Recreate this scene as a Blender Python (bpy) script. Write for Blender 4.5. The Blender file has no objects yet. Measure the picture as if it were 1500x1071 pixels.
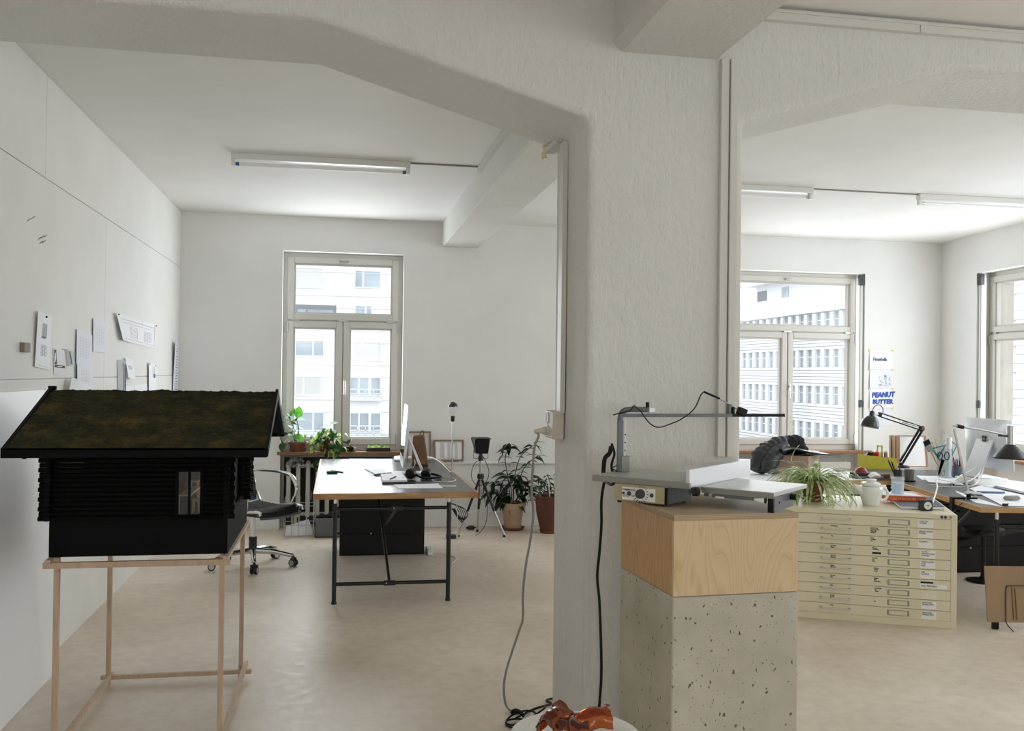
import bpy, bmesh, math, random
from mathutils import Vector, Matrix, Euler, Quaternion
random.seed(7)
C = bpy.context.scene.collection
SC = bpy.context.scene
PI = math.pi
V = Vector

# ------------------------------------------------------------------ camera
EYE = 1.58
F_PX = 1378.0
def cam_axes(yaw=0.18294, pitch=0.00847, roll=0.01314):
    fwd = V((math.sin(yaw), math.cos(yaw), 0)); right = V((math.cos(yaw), -math.sin(yaw), 0)); up = V((0, 0, 1))
    f2 = fwd*math.cos(pitch) + up*math.sin(pitch)
    u2 = up*math.cos(pitch) - fwd*math.sin(pitch)
    r3 = right*math.cos(roll) + u2*math.sin(roll)
    u3 = u2*math.cos(roll) - right*math.sin(roll)
    return r3, u3, f2
CR, CU, CF = cam_axes()
cd = bpy.data.cameras.new('camera')
cd.sensor_fit = 'HORIZONTAL'; cd.sensor_width = 36.0; cd.lens = F_PX/1500*36.0
cd.clip_start = 0.05; cd.clip_end = 500
cam = bpy.data.objects.new('camera', cd); C.objects.link(cam)
cam.matrix_world = Matrix(((CR.x, CU.x, -CF.x, 0), (CR.y, CU.y, -CF.y, 0), (CR.z, CU.z, -CF.z, EYE), (0, 0, 0, 1)))
SC.camera = cam

# ------------------------------------------------------------------ sky, exposure
w = bpy.data.worlds.new('overcast_sky'); SC.world = w; w.use_nodes = True
bg = w.node_tree.nodes['Background']
bg.inputs['Color'].default_value = (0.94, 0.975, 1.0, 1); bg.inputs['Strength'].default_value = 1.0
SC.view_settings.view_transform = 'Standard'; SC.view_settings.look = 'None'
SC.view_settings.gamma = 1.0; SC.view_settings.use_curve_mapping = False
SC.view_settings.exposure = 1.16
SC.cycles.max_bounces = 14; SC.cycles.diffuse_bounces = 9; SC.cycles.glossy_bounces = 4
SC.cycles.transmission_bounces = 6; SC.cycles.transparent_max_bounces = 12
SC.cycles.sample_clamp_indirect = 6.0

def window_boost_lamp(name, loc, direction, wx, wz, power, portal=False):
    l = bpy.data.lights.new(name, 'AREA'); l.shape = 'RECTANGLE'; l.size = wx; l.size_y = wz
    l.energy = power; l.color = (0.9, 0.96, 1.0)
    if portal: l.cycles.is_portal = True
    o = bpy.data.objects.new(name, l); C.objects.link(o); o.location = loc
    o.rotation_euler = V(direction).to_track_quat('-Z', 'Y').to_euler()
    return o
# added area lamps that strengthen the sky's light at each window opening (back wall, right wall, and the windows behind the photographer)
DAY = 4.4
for nm, loc, dr, wx, wz, k in (('daylight_boost', (0.03, 9.70, 1.77), (0, -1, 0), 1.05, 1.85, 1.9), ('daylight_boost', (5.0, 9.70, 1.77), (0, -1, 0), 1.5, 1.85, 1.05),
        ('daylight_boost', (6.66, 8.04, 1.77), (-0.996, 0.088, 0), 1.6, 1.8, 1.22), ('daylight_boost', (6.45, 5.57, 1.77), (-0.996, 0.088, 0), 1.6, 1.8, 1.22),
        ('daylight_boost', (6.12, 1.93, 1.77), (-0.996, 0.088, 0), 2.2, 1.8, 0.55), ('daylight_boost', (5.80, -1.65, 1.77), (-0.996, 0.088, 0), 2.4, 1.8, 0.5),
        ('daylight_boost', (-0.05, -4.27, 1.77), (0, 1, 0), 2.1, 1.8, 0.52), ('daylight_boost', (3.05, -4.27, 1.77), (0, 1, 0), 2.5, 1.8, 0.42)):
    window_boost_lamp(nm, loc, dr, wx, wz, DAY*wx*wz*k)


# pixel of the 1500x1071 photograph -> a point on a plane of the room
def ray(px, py): return CR*((px-750)/F_PX) + CU*(-(py-535.5)/F_PX) + CF
def pY(px, py, y):
    d = ray(px, py); return V((0, 0, EYE)) + d*(y/d.y)
def pZ(px, py, z):
    d = ray(px, py); return V((0, 0, EYE)) + d*((z-EYE)/d.z)
def pX(px, py, x):
    d = ray(px, py); return V((0, 0, EYE)) + d*(x/d.x)

# ------------------------------------------------------------------ materials
def lin(c):
    c = c/255.0
    return c/12.92 if c <= 0.04045 else ((c+0.055)/1.055)**2.4
def rgb(r, g, b): return (lin(r), lin(g), lin(b), 1)
def mat(name, col, rough=0.5, metal=0.0, var=None, bump=None, spec=None, coat=0.0, sub=0.0, stretch=None, col2=None):
    m = bpy.data.materials.new(name); m.use_nodes = True
    nt = m.node_tree; b = nt.nodes['Principled BSDF']
    b.inputs['Base Color'].default_value = rgb(*col); b.inputs['Roughness'].default_value = rough
    b.inputs['Metallic'].default_value = metal
    if spec is not None: b.inputs['Specular IOR Level'].default_value = spec
    if coat: b.inputs['Coat Weight'].default_value = coat; b.inputs['Coat Roughness'].default_value = 0.15
    vec = None
    if var or bump:
        tc = nt.nodes.new('ShaderNodeTexCoord'); mp = nt.nodes.new('ShaderNodeMapping')
        nt.links.new(tc.outputs['Object'], mp.inputs['Vector'])
        if stretch: mp.inputs['Scale'].default_value = stretch
        vec = mp.outputs['Vector']
    if var:
        sc, amt = var
        n = nt.nodes.new('ShaderNodeTexNoise'); n.inputs['Scale'].default_value = sc; n.inputs['Detail'].default_value = 6
        nt.links.new(vec, n.inputs['Vector'])
        r = nt.nodes.new('ShaderNodeValToRGB')
        r.color_ramp.elements[0].position = 0.3; r.color_ramp.elements[1].position = 0.7
        c1 = rgb(*col); c2 = rgb(*(col2 if col2 else [max(0, c*(1-amt)) for c in col]))
        r.color_ramp.elements[0].color = c2; r.color_ramp.elements[1].color = c1
        nt.links.new(n.outputs['Fac'], r.inputs['Fac']); nt.links.new(r.outputs['Color'], b.inputs['Base Color'])
    if bump:
        sc, st = bump
        n2 = nt.nodes.new('ShaderNodeTexNoise'); n2.inputs['Scale'].default_value = sc; n2.inputs['Detail'].default_value = 5
        nt.links.new(vec, n2.inputs['Vector'])
        bp = nt.nodes.new('ShaderNodeBump'); bp.inputs['Strength'].default_value = st; bp.inputs['Distance'].default_value = 0.02
        nt.links.new(n2.outputs['Fac'], bp.inputs['Height']); nt.links.new(bp.outputs['Normal'], b.inputs['Normal'])
    return m

def glass_mat(name, tint=(1, 1, 1), ior=1.45, frost=0.0):
    m = bpy.data.materials.new(name); m.use_nodes = True; nt = m.node_tree
    nt.nodes.remove(nt.nodes['Principled BSDF']); out = nt.nodes['Material Output']
    t = nt.nodes.new('ShaderNodeBsdfTransparent'); t.inputs['Color'].default_value = (*tint, 1)
    g = nt.nodes.new('ShaderNodeBsdfGlossy'); g.inputs['Roughness'].default_value = 0.02
    fr = nt.nodes.new('ShaderNodeFresnel'); fr.inputs['IOR'].default_value = ior
    mx = nt.nodes.new('ShaderNodeMixShader')
    ge = nt.nodes.new('ShaderNodeNewGeometry'); sb = nt.nodes.new('ShaderNodeMath'); sb.operation = 'SUBTRACT'; sb.use_clamp = True   # reflect on the outer faces only
    nt.links.new(fr.outputs['Fac'], sb.inputs[0]); nt.links.new(ge.outputs['Backfacing'], sb.inputs[1]); nt.links.new(sb.outputs[0], mx.inputs['Fac']); nt.links.new(t.outputs['BSDF'], mx.inputs[1]); nt.links.new(g.outputs['BSDF'], mx.inputs[2])
    sh = mx.outputs['Shader']
    if frost:
        df = nt.nodes.new('ShaderNodeBsdfDiffuse'); df.inputs['Color'].default_value = (*tint, 1); m2 = nt.nodes.new('ShaderNodeMixShader'); m2.inputs['Fac'].default_value = frost
        nt.links.new(sh, m2.inputs[1]); nt.links.new(df.outputs['BSDF'], m2.inputs[2]); sh = m2.outputs['Shader']
    nt.links.new(sh, out.inputs['Surface'])
    return m

def leaf_mat(name, c1, c2, rough=0.4, trans=0.35):
    m = bpy.data.materials.new(name); m.use_nodes = True; nt = m.node_tree
    b = nt.nodes['Principled BSDF']; out = nt.nodes['Material Output']
    b.inputs['Roughness'].default_value = rough
    tc = nt.nodes.new('ShaderNodeTexCoord'); n = nt.nodes.new('ShaderNodeTexNoise'); n.inputs['Scale'].default_value = 30
    nt.links.new(tc.outputs['Object'], n.inputs['Vector'])
    r = nt.nodes.new('ShaderNodeValToRGB'); r.color_ramp.elements[0].position = 0.42; r.color_ramp.elements[1].position = 0.58
    r.color_ramp.elements[0].color = rgb(*c1); r.color_ramp.elements[1].color = rgb(*c2)
    nt.links.new(n.outputs['Fac'], r.inputs['Fac']); nt.links.new(r.outputs['Color'], b.inputs['Base Color'])
    t = nt.nodes.new('ShaderNodeBsdfTranslucent'); nt.links.new(r.outputs['Color'], t.inputs['Color'])
    mx = nt.nodes.new('ShaderNodeMixShader'); mx.inputs['Fac'].default_value = trans
    nt.links.new(b.outputs['BSDF'], mx.inputs[1]); nt.links.new(t.outputs['BSDF'], mx.inputs[2])
    nt.links.new(mx.outputs['Shader'], out.inputs['Surface'])
    return m

def plaster(name, col, big, fine, amt, rough=0.75):
    m = mat(name, col, rough, var=(1.3, 0.04))
    nt = m.node_tree; b = nt.nodes['Principled BSDF']
    tc = nt.nodes.new('ShaderNodeTexCoord'); mp = nt.nodes.new('ShaderNodeMapping'); mp.inputs['Scale'].default_value = (1, 1, 0.45)
    nt.links.new(tc.outputs['Object'], mp.inputs['Vector'])
    n1 = nt.nodes.new('ShaderNodeTexNoise'); n1.inputs['Scale'].default_value = big; n1.inputs['Detail'].default_value = 4
    n2 = nt.nodes.new('ShaderNodeTexNoise'); n2.inputs['Scale'].default_value = fine; n2.inputs['Detail'].default_value = 8; n2.inputs['Roughness'].default_value = 0.65
    for n in (n1, n2): nt.links.new(mp.outputs['Vector'], n.inputs['Vector'])
    mth = nt.nodes.new('ShaderNodeMath'); mth.operation = 'MULTIPLY_ADD'; mth.inputs[1].default_value = 0.6
    nt.links.new(n1.outputs['Fac'], mth.inputs[0]); nt.links.new(n2.outputs['Fac'], mth.inputs[2])
    bp = nt.nodes.new('ShaderNodeBump'); bp.inputs['Strength'].default_value = amt; bp.inputs['Distance'].default_value = 0.03
    nt.links.new(mth.outputs[0], bp.inputs['Height']); nt.links.new(bp.outputs['Normal'], b.inputs['Normal'])
    return m

M = {}
M['wall'] = plaster('white_painted_wall', (232, 232, 230), 3, 30, 0.05)
M['rough'] = plaster('rough_white_plaster', (224, 223, 218), 9, 38, 0.55)
M['ceil'] = plaster('white_ceiling_paint', (234, 233, 230), 2.5, 20, 0.06)
M['board'] = mat('primed_wall_board', (232, 231, 227), 0.7, var=(2, 0.03), bump=(60, 0.03))
M['white'] = mat('white_lacquer', (226, 226, 223), 0.35)
M['frame'] = mat('white_window_frame', (208, 206, 200), 0.4)
M['whiteboard'] = mat('white_panel_board', (238, 239, 240), 0.45)
M['glass'] = glass_mat('window_glass')
M['paper'] = mat('white_paper', (240, 241, 245), 0.7)
M['paper2'] = mat('cool_white_paper', (226, 229, 238), 0.7)
M['ink'] = mat('grey_ink', (90, 92, 100), 0.7)
M['inklight'] = mat('pale_ink', (196, 199, 212), 0.7)
M['blue'] = mat('blue_print', (38, 82, 175), 0.6)
M['darkblue'] = mat('dark_blue_print', (52, 78, 130), 0.6)
M['tape'] = mat('yellow_masking_tape', (226, 208, 140), 0.6)
M['black'] = mat('black_paint', (6, 6, 7), 0.5, spec=0.3)
M['blackmatte'] = mat('matt_black_stain', (5, 5, 6), 0.75, spec=0.15)
M['housecard'] = mat('black_stained_board', (5, 5, 7), 0.62, spec=0.13)
M['blacksteel'] = mat('black_powder_coat', (16, 16, 17), 0.38)
M['blackplastic'] = mat('black_plastic', (20, 20, 21), 0.4)
M['blackfabric'] = mat('black_fabric', (16, 16, 18), 0.9, bump=(300, 0.2))
M['lino'] = mat('black_linoleum', (38, 38, 40), 0.26, spec=0.55, bump=(260, 0.015), var=(6, 0.1))
M['lino2'] = mat('grey_linoleum', (78, 79, 82), 0.35, var=(5, 0.1))
M['edge'] = mat('oak_edge_banding', (190, 146, 98), 0.5, var=(7, 0.16), stretch=(1, 1, 8))
M['sill'] = mat('brown_sill_wood', (150, 104, 70), 0.45, var=(8, 0.2), stretch=(1, 8, 8))
M['chrome'] = mat('polished_chrome', (225, 226, 228), 0.08, 1.0)
M['steel'] = mat('brushed_steel', (190, 190, 188), 0.3, 1.0)
M['alu'] = mat('anodised_aluminium', (200, 201, 202), 0.35, 0.9)
M['alupale'] = mat('pale_aluminium', (214, 216, 219), 0.36, 0.55)
M['greymetal'] = mat('grey_painted_metal', (104, 106, 108), 0.4, 0.3)
M['softwood'] = mat('bare_softwood', (206, 178, 152), 0.6, var=(10, 0.12), stretch=(4, 4, 0.7))
M['terracotta'] = mat('pale_terracotta', (196, 168, 140), 0.8, var=(9, 0.1))
M['terra2'] = mat('brown_terracotta', (128, 78, 58), 0.65, var=(9, 0.15))
M['terra3'] = mat('dark_glazed_terracotta', (112, 60, 44), 0.4, var=(5, 0.25))
M['soil'] = mat('potting_soil', (48, 38, 30), 0.95, bump=(90, 0.6))
M['cream'] = mat('cream_enamel', (222, 213, 184), 0.38, var=(3, 0.03))
M['creamdark'] = mat('dark_joint', (88, 80, 62), 0.7)
M['bronze'] = mat('grey_label_frame', (150, 148, 138), 0.35, 0.6)
M['edge2'] = mat('light_oak_edge', (206, 164, 114), .5, var=(7, .12), stretch=(1, 1, 8)); M['cream2'] = mat('aged_label', (222, 216, 196), .7)
M['card'] = mat('label_card', (232, 232, 228), 0.7)
M['porcelain'] = mat('white_porcelain', (232, 234, 230), 0.15, coat=0.4)
M['orange'] = mat('orange_book_cloth', (208, 92, 38), 0.6)
M['greybook'] = mat('slate_grey_book_cover', (88, 92, 104), 0.6)
M['cardboard'] = mat('brown_cardboard', (168, 146, 128), 0.85, var=(7, 0.06))
M['kraft'] = mat('kraft_board', (166, 138, 108), 0.75, var=(6, 0.06))
M['bag'] = mat('brown_bag_leather', (126, 88, 58), 0.7, var=(9, 0.2))
M['puffer'] = mat('dark_puffer_nylon', (42, 46, 49), 0.42, bump=(35, 0.15))
M['crate'] = mat('grey_plastic_crate', (120, 121, 122), 0.5)
M['yellow'] = mat('mustard_yellow_tin', (186, 176, 44), 0.4)
M['red'] = mat('dark_red_plastic', (132, 38, 38), 0.4)
M['brightred'] = mat('red_plastic', (190, 48, 50), 0.45)
M['greencap'] = mat('green_plastic', (22, 110, 58), 0.4)
M['bluecloth'] = mat('blue_mesh_cloth', (38, 76, 150), 0.7)
M['greycup'] = mat('grey_stoneware', (104, 104, 98), 0.7)
M['beige'] = mat('beige_plastic', (206, 200, 188), 0.45)
M['cord'] = mat('grey_cord', (150, 146, 138), 0.55)
M['whitecord'] = mat('white_cord', (222, 222, 220), 0.5)
M['panelbeige'] = mat('beige_device_housing', (176, 164, 130), 0.5)
M['darkmetal'] = mat('dark_grey_metal', (66, 67, 70), 0.5, 0.2)
M['screen'] = mat('dark_glass_screen', (14, 15, 17), 0.05, spec=0.8)
M['keyboard'] = mat('pale_keys', (220, 221, 224), 0.5)
M['clear'] = glass_mat('clear_glassware', (0.975, 0.985, 0.99), 1.4)
M['tumbler'] = glass_mat('cloudy_tumbler_glass', (0.95, 0.97, 0.98), 1.4, .22)
M['water'] = glass_mat('bluish_water', (0.72, 0.84, 0.95), 1.33, .35)
M['acryl'] = glass_mat('clear_acrylic', (0.9, 0.93, 0.95), 1.45)
M['bluegreen'] = glass_mat('teal_acrylic', (0.45, 0.68, 0.74), 1.4)
M['facade'] = mat('white_facade', (226, 227, 228), 0.8)
M['facade2'] = mat('pale_facade_cladding', (219, 222, 224), 0.8)
M['facadegrey'] = mat('grey_window_surround', (120, 124, 130), 0.6)
M['pane'] = mat('facade_glass', (172, 186, 197), 0.12, spec=0.6, var=(0.35, 0.3))
M['blind'] = mat('facade_blind', (206, 208, 206), 0.7, var=(0.5, 0.05))
M['pillarstone'] = mat('weathered_concrete_pier', (206, 202, 192), 0.85, var=(3, 0.12), bump=(20, 0.3))
M['ground'] = mat('street_asphalt', (150, 150, 148), 0.9)
M['radiator'] = mat('radiator_enamel', (196, 194, 184), 0.4)
M['mirrorbulb'] = mat('black_mirror_bulb', (18, 18, 20), 0.08, spec=0.8)
M['amber'] = None
M['dry'] = leaf_mat('silver_dry_leaf', (168, 172, 168), (112, 118, 114), 0.6, 0.2)
M['leafbright'] = leaf_mat('bright_green_leaf', (88, 140, 52), (62, 116, 40), 0.4, 0.35)
M['leafmid'] = leaf_mat('mid_green_leaf', (52, 92, 38), (38, 76, 32), 0.35, 0.3)
M['leafdark'] = leaf_mat('dark_green_leaf', (38, 62, 36), (28, 48, 28), 0.35, 0.2)
M['leafvar'] = leaf_mat('variegated_leaf', (70, 120, 40), (196, 210, 130), 0.35, 0.4)
M['blade'] = leaf_mat('striped_spider_leaf', (226, 230, 198), (164, 186, 116), 0.4, 0.3)
M['bladegreen'] = leaf_mat('green_spider_leaf', (184, 202, 136), (130, 160, 84), 0.4, 0.3)
M['stem'] = mat('plant_stem', (62, 78, 44), 0.6)

def amber(nm, c):
    m = bpy.data.materials.new(nm); m.use_nodes = True; b = m.node_tree.nodes['Principled BSDF']
    b.inputs['Base Color'].default_value = rgb(*c); b.inputs['Roughness'].default_value = 0.04
    b.inputs['Transmission Weight'].default_value = 0.95; b.inputs['IOR'].default_value = 1.5
    b.inputs['Coat Weight'].default_value = 0.0
    return m
M['amber'] = amber('amber_glass', (206, 104, 30)); M['amberdark'] = amber('brown_amber_glass', (150, 68, 24))

def floor_mat():
    m = mat('cast_beige_floor', (204, 188, 169), 0.42, spec=0.5, bump=(70, 0.02)); nt = m.node_tree; b = nt.nodes['Principled BSDF']
    tc = nt.nodes.new('ShaderNodeTexCoord')
    n1 = nt.nodes.new('ShaderNodeTexNoise'); n1.inputs['Scale'].default_value = 1.1; n1.inputs['Detail'].default_value = 8; n1.inputs['Distortion'].default_value = 0.6
    n2 = nt.nodes.new('ShaderNodeTexNoise'); n2.inputs['Scale'].default_value = 14; n2.inputs['Detail'].default_value = 8
    r1 = nt.nodes.new('ShaderNodeValToRGB'); r1.color_ramp.elements[0].position = 0.35; r1.color_ramp.elements[1].position = 0.68
    r1.color_ramp.elements[0].color = rgb(208, 193, 175); r1.color_ramp.elements[1].color = rgb(227, 215, 199)
    r2 = nt.nodes.new('ShaderNodeValToRGB'); r2.color_ramp.elements[0].position = 0.3; r2.color_ramp.elements[1].position = 0.62
    r2.color_ramp.elements[0].color = (0.86, 0.85, 0.83, 1); r2.color_ramp.elements[1].color = (1, 1, 1, 1)
    vo = nt.nodes.new('ShaderNodeTexVoronoi'); vo.inputs['Scale'].default_value = 5.5
    r3 = nt.nodes.new('ShaderNodeValToRGB'); r3.color_ramp.elements[0].position = 0.025; r3.color_ramp.elements[1].position = 0.05
    r3.color_ramp.elements[0].color = (0.62, 0.6, 0.57, 1); r3.color_ramp.elements[1].color = (1, 1, 1, 1)
    for n in (n1, n2, vo): nt.links.new(tc.outputs['Object'], n.inputs['Vector'])
    nt.links.new(n1.outputs['Fac'], r1.inputs['Fac']); nt.links.new(n2.outputs['Fac'], r2.inputs['Fac']); nt.links.new(vo.outputs['Distance'], r3.inputs['Fac'])
    a = nt.nodes.new('ShaderNodeMixRGB'); a.blend_type = 'MULTIPLY'; a.inputs['Fac'].default_value = 1
    c = nt.nodes.new('ShaderNodeMixRGB'); c.blend_type = 'MULTIPLY'; c.inputs['Fac'].default_value = 1
    nt.links.new(r1.outputs['Color'], a.inputs[1]); nt.links.new(r2.outputs['Color'], a.inputs[2])
    nt.links.new(a.outputs[0], c.inputs[1]); nt.links.new(r3.outputs['Color'], c.inputs[2])
    nt.links.new(c.outputs[0], b.inputs['Base Color'])
    rr = nt.nodes.new('ShaderNodeMapRange'); rr.inputs[3].default_value = 0.3; rr.inputs[4].default_value = 0.55
    nt.links.new(n2.outputs['Fac'], rr.inputs[0]); nt.links.new(rr.outputs[0], b.inputs['Roughness'])
    return m
M['floor'] = floor_mat()

def concrete_mat():
    m = mat('pitted_concrete', (186, 182, 168), 0.85); nt = m.node_tree; b = nt.nodes['Principled BSDF']
    tc = nt.nodes.new('ShaderNodeTexCoord')
    n1 = nt.nodes.new('ShaderNodeTexNoise'); n1.inputs['Scale'].default_value = 5; n1.inputs['Detail'].default_value = 10
    r1 = nt.nodes.new('ShaderNodeValToRGB'); r1.color_ramp.elements[0].position = 0.3; r1.color_ramp.elements[1].position = 0.7
    nt.links.new(tc.outputs['Object'], n1.inputs['Vector'])
    r1.color_ramp.elements[0].color = rgb(168, 163, 148); r1.color_ramp.elements[1].color = rgb(190, 185, 170)
    mp = nt.nodes.new('ShaderNodeMapping'); mp.inputs['Scale'].default_value = (1, 1, 0.8)
    wn = nt.nodes.new('ShaderNodeTexNoise'); wn.inputs['Scale'].default_value = 60; wn.inputs['Detail'].default_value = 2
    ad = nt.nodes.new('ShaderNodeMixRGB'); ad.blend_type = 'ADD'; ad.inputs['Fac'].default_value = 0.018
    nt.links.new(tc.outputs['Object'], mp.inputs['Vector']); nt.links.new(tc.outputs['Object'], wn.inputs['Vector'])
    nt.links.new(mp.outputs['Vector'], ad.inputs[1]); nt.links.new(wn.outputs['Color'], ad.inputs[2])
    def pits(scale, lo, hi):
        vo = nt.nodes.new('ShaderNodeTexVoronoi'); vo.inputs['Scale'].default_value = scale; vo.inputs['Randomness'].default_value = 1
        nt.links.new(ad.outputs[0], vo.inputs['Vector'])
        r = nt.nodes.new('ShaderNodeValToRGB'); r.color_ramp.elements[0].position = lo; r.color_ramp.elements[1].position = hi
        r.color_ramp.elements[0].color = (0, 0, 0, 1); r.color_ramp.elements[1].color = (1, 1, 1, 1)
        nt.links.new(vo.outputs['Distance'], r.inputs['Fac']); return r.outputs['Color']
    p1 = pits(34, 0.11, 0.15); p2 = pits(85, 0.06, 0.14)
    mn = nt.nodes.new('ShaderNodeMixRGB'); mn.blend_type = 'MULTIPLY'; mn.inputs['Fac'].default_value = 1
    nt.links.new(p1, mn.inputs[1]); nt.links.new(p2, mn.inputs[2])
    rr = nt.nodes.new('ShaderNodeValToRGB'); rr.color_ramp.elements[0].color = (0.3, 0.29, 0.27, 1); rr.color_ramp.elements[1].color = (1, 1, 1, 1)
    nt.links.new(mn.outputs[0], rr.inputs['Fac'])
    a = nt.nodes.new('ShaderNodeMixRGB'); a.blend_type = 'MULTIPLY'; a.inputs['Fac'].default_value = 1
    nt.links.new(n1.outputs['Fac'], r1.inputs['Fac']); nt.links.new(r1.outputs['Color'], a.inputs[1]); nt.links.new(rr.outputs['Color'], a.inputs[2])
    nt.links.new(a.outputs[0], b.inputs['Base Color'])
    bp = nt.nodes.new('ShaderNodeBump'); bp.inputs['Strength'].default_value = 0.7; bp.inputs['Distance'].default_value = 0.006
    nt.links.new(mn.outputs[0], bp.inputs['Height']); nt.links.new(bp.outputs['Normal'], b.inputs['Normal'])
    return m
M['concrete'] = concrete_mat()

def ply_mat(name, c1, c2, vert=(6, 6, 1.2)):
    m = mat(name, c1, 0.5); nt = m.node_tree; b = nt.nodes['Principled BSDF']
    tc = nt.nodes.new('ShaderNodeTexCoord'); mp = nt.nodes.new('ShaderNodeMapping'); mp.inputs['Scale'].default_value = vert
    nt.links.new(tc.outputs['Object'], mp.inputs['Vector'])
    n = nt.nodes.new('ShaderNodeTexNoise'); n.inputs['Scale'].default_value = 1.0; n.inputs['Detail'].default_value = 1.5; n.inputs['Distortion'].default_value = 0.3
    nt.links.new(mp.outputs['Vector'], n.inputs['Vector'])
    mu = nt.nodes.new('ShaderNodeMath'); mu.operation = 'MULTIPLY'; mu.inputs[1].default_value = 22
    fr = nt.nodes.new('ShaderNodeMath'); fr.operation = 'FRACT'
    nt.links.new(n.outputs['Fac'], mu.inputs[0]); nt.links.new(mu.outputs[0], fr.inputs[0])
    r = nt.nodes.new('ShaderNodeValToRGB'); e = r.color_ramp.elements
    e[0].position = 0.0; e[0].color = rgb(*c2); e[1].position = 0.3; e[1].color = rgb(*c1)
    e.new(0.86).color = rgb(*[(a*2+b_)/3 for a, b_ in zip(c1, c2)])
    nt.links.new(fr.outputs[0], r.inputs['Fac']); nt.links.new(r.outputs['Color'], b.inputs['Base Color'])
    return m
M['ply'] = ply_mat('birch_plywood', (208, 184, 147), (193, 165, 126))
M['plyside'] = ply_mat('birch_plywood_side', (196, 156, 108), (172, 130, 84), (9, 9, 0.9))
M['plytop'] = mat('plywood_top', (186, 168, 138), 0.55, var=(4, 0.08), stretch=(1, 4, 1))

def moss_mat():
    m = mat('dry_moss', (40, 42, 22), 0.95, spec=0.1, bump=(60, 0.9)); nt = m.node_tree; b = nt.nodes['Principled BSDF']
    tc = nt.nodes.new('ShaderNodeTexCoord')
    n = nt.nodes.new('ShaderNodeTexNoise'); n.inputs['Scale'].default_value = 7; n.inputs['Detail'].default_value = 12
    n.inputs['Roughness'].default_value = 0.82; n.inputs['Lacunarity'].default_value = 2.4
    nt.links.new(tc.outputs['Object'], n.inputs['Vector'])
    r = nt.nodes.new('ShaderNodeValToRGB'); e = r.color_ramp.elements
    e[0].position = 0.36; e[0].color = rgb(36, 38, 28); e[1].position = 0.62; e[1].color = rgb(88, 74, 42)
    e.new(0.5).color = rgb(56, 55, 36); e.new(0.70).color = rgb(122, 108, 74)
    nt.links.new(n.outputs['Fac'], r.inputs['Fac']); nt.links.new(r.outputs['Color'], b.inputs['Base Color'])
    return m
M['moss'] = moss_mat()

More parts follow.
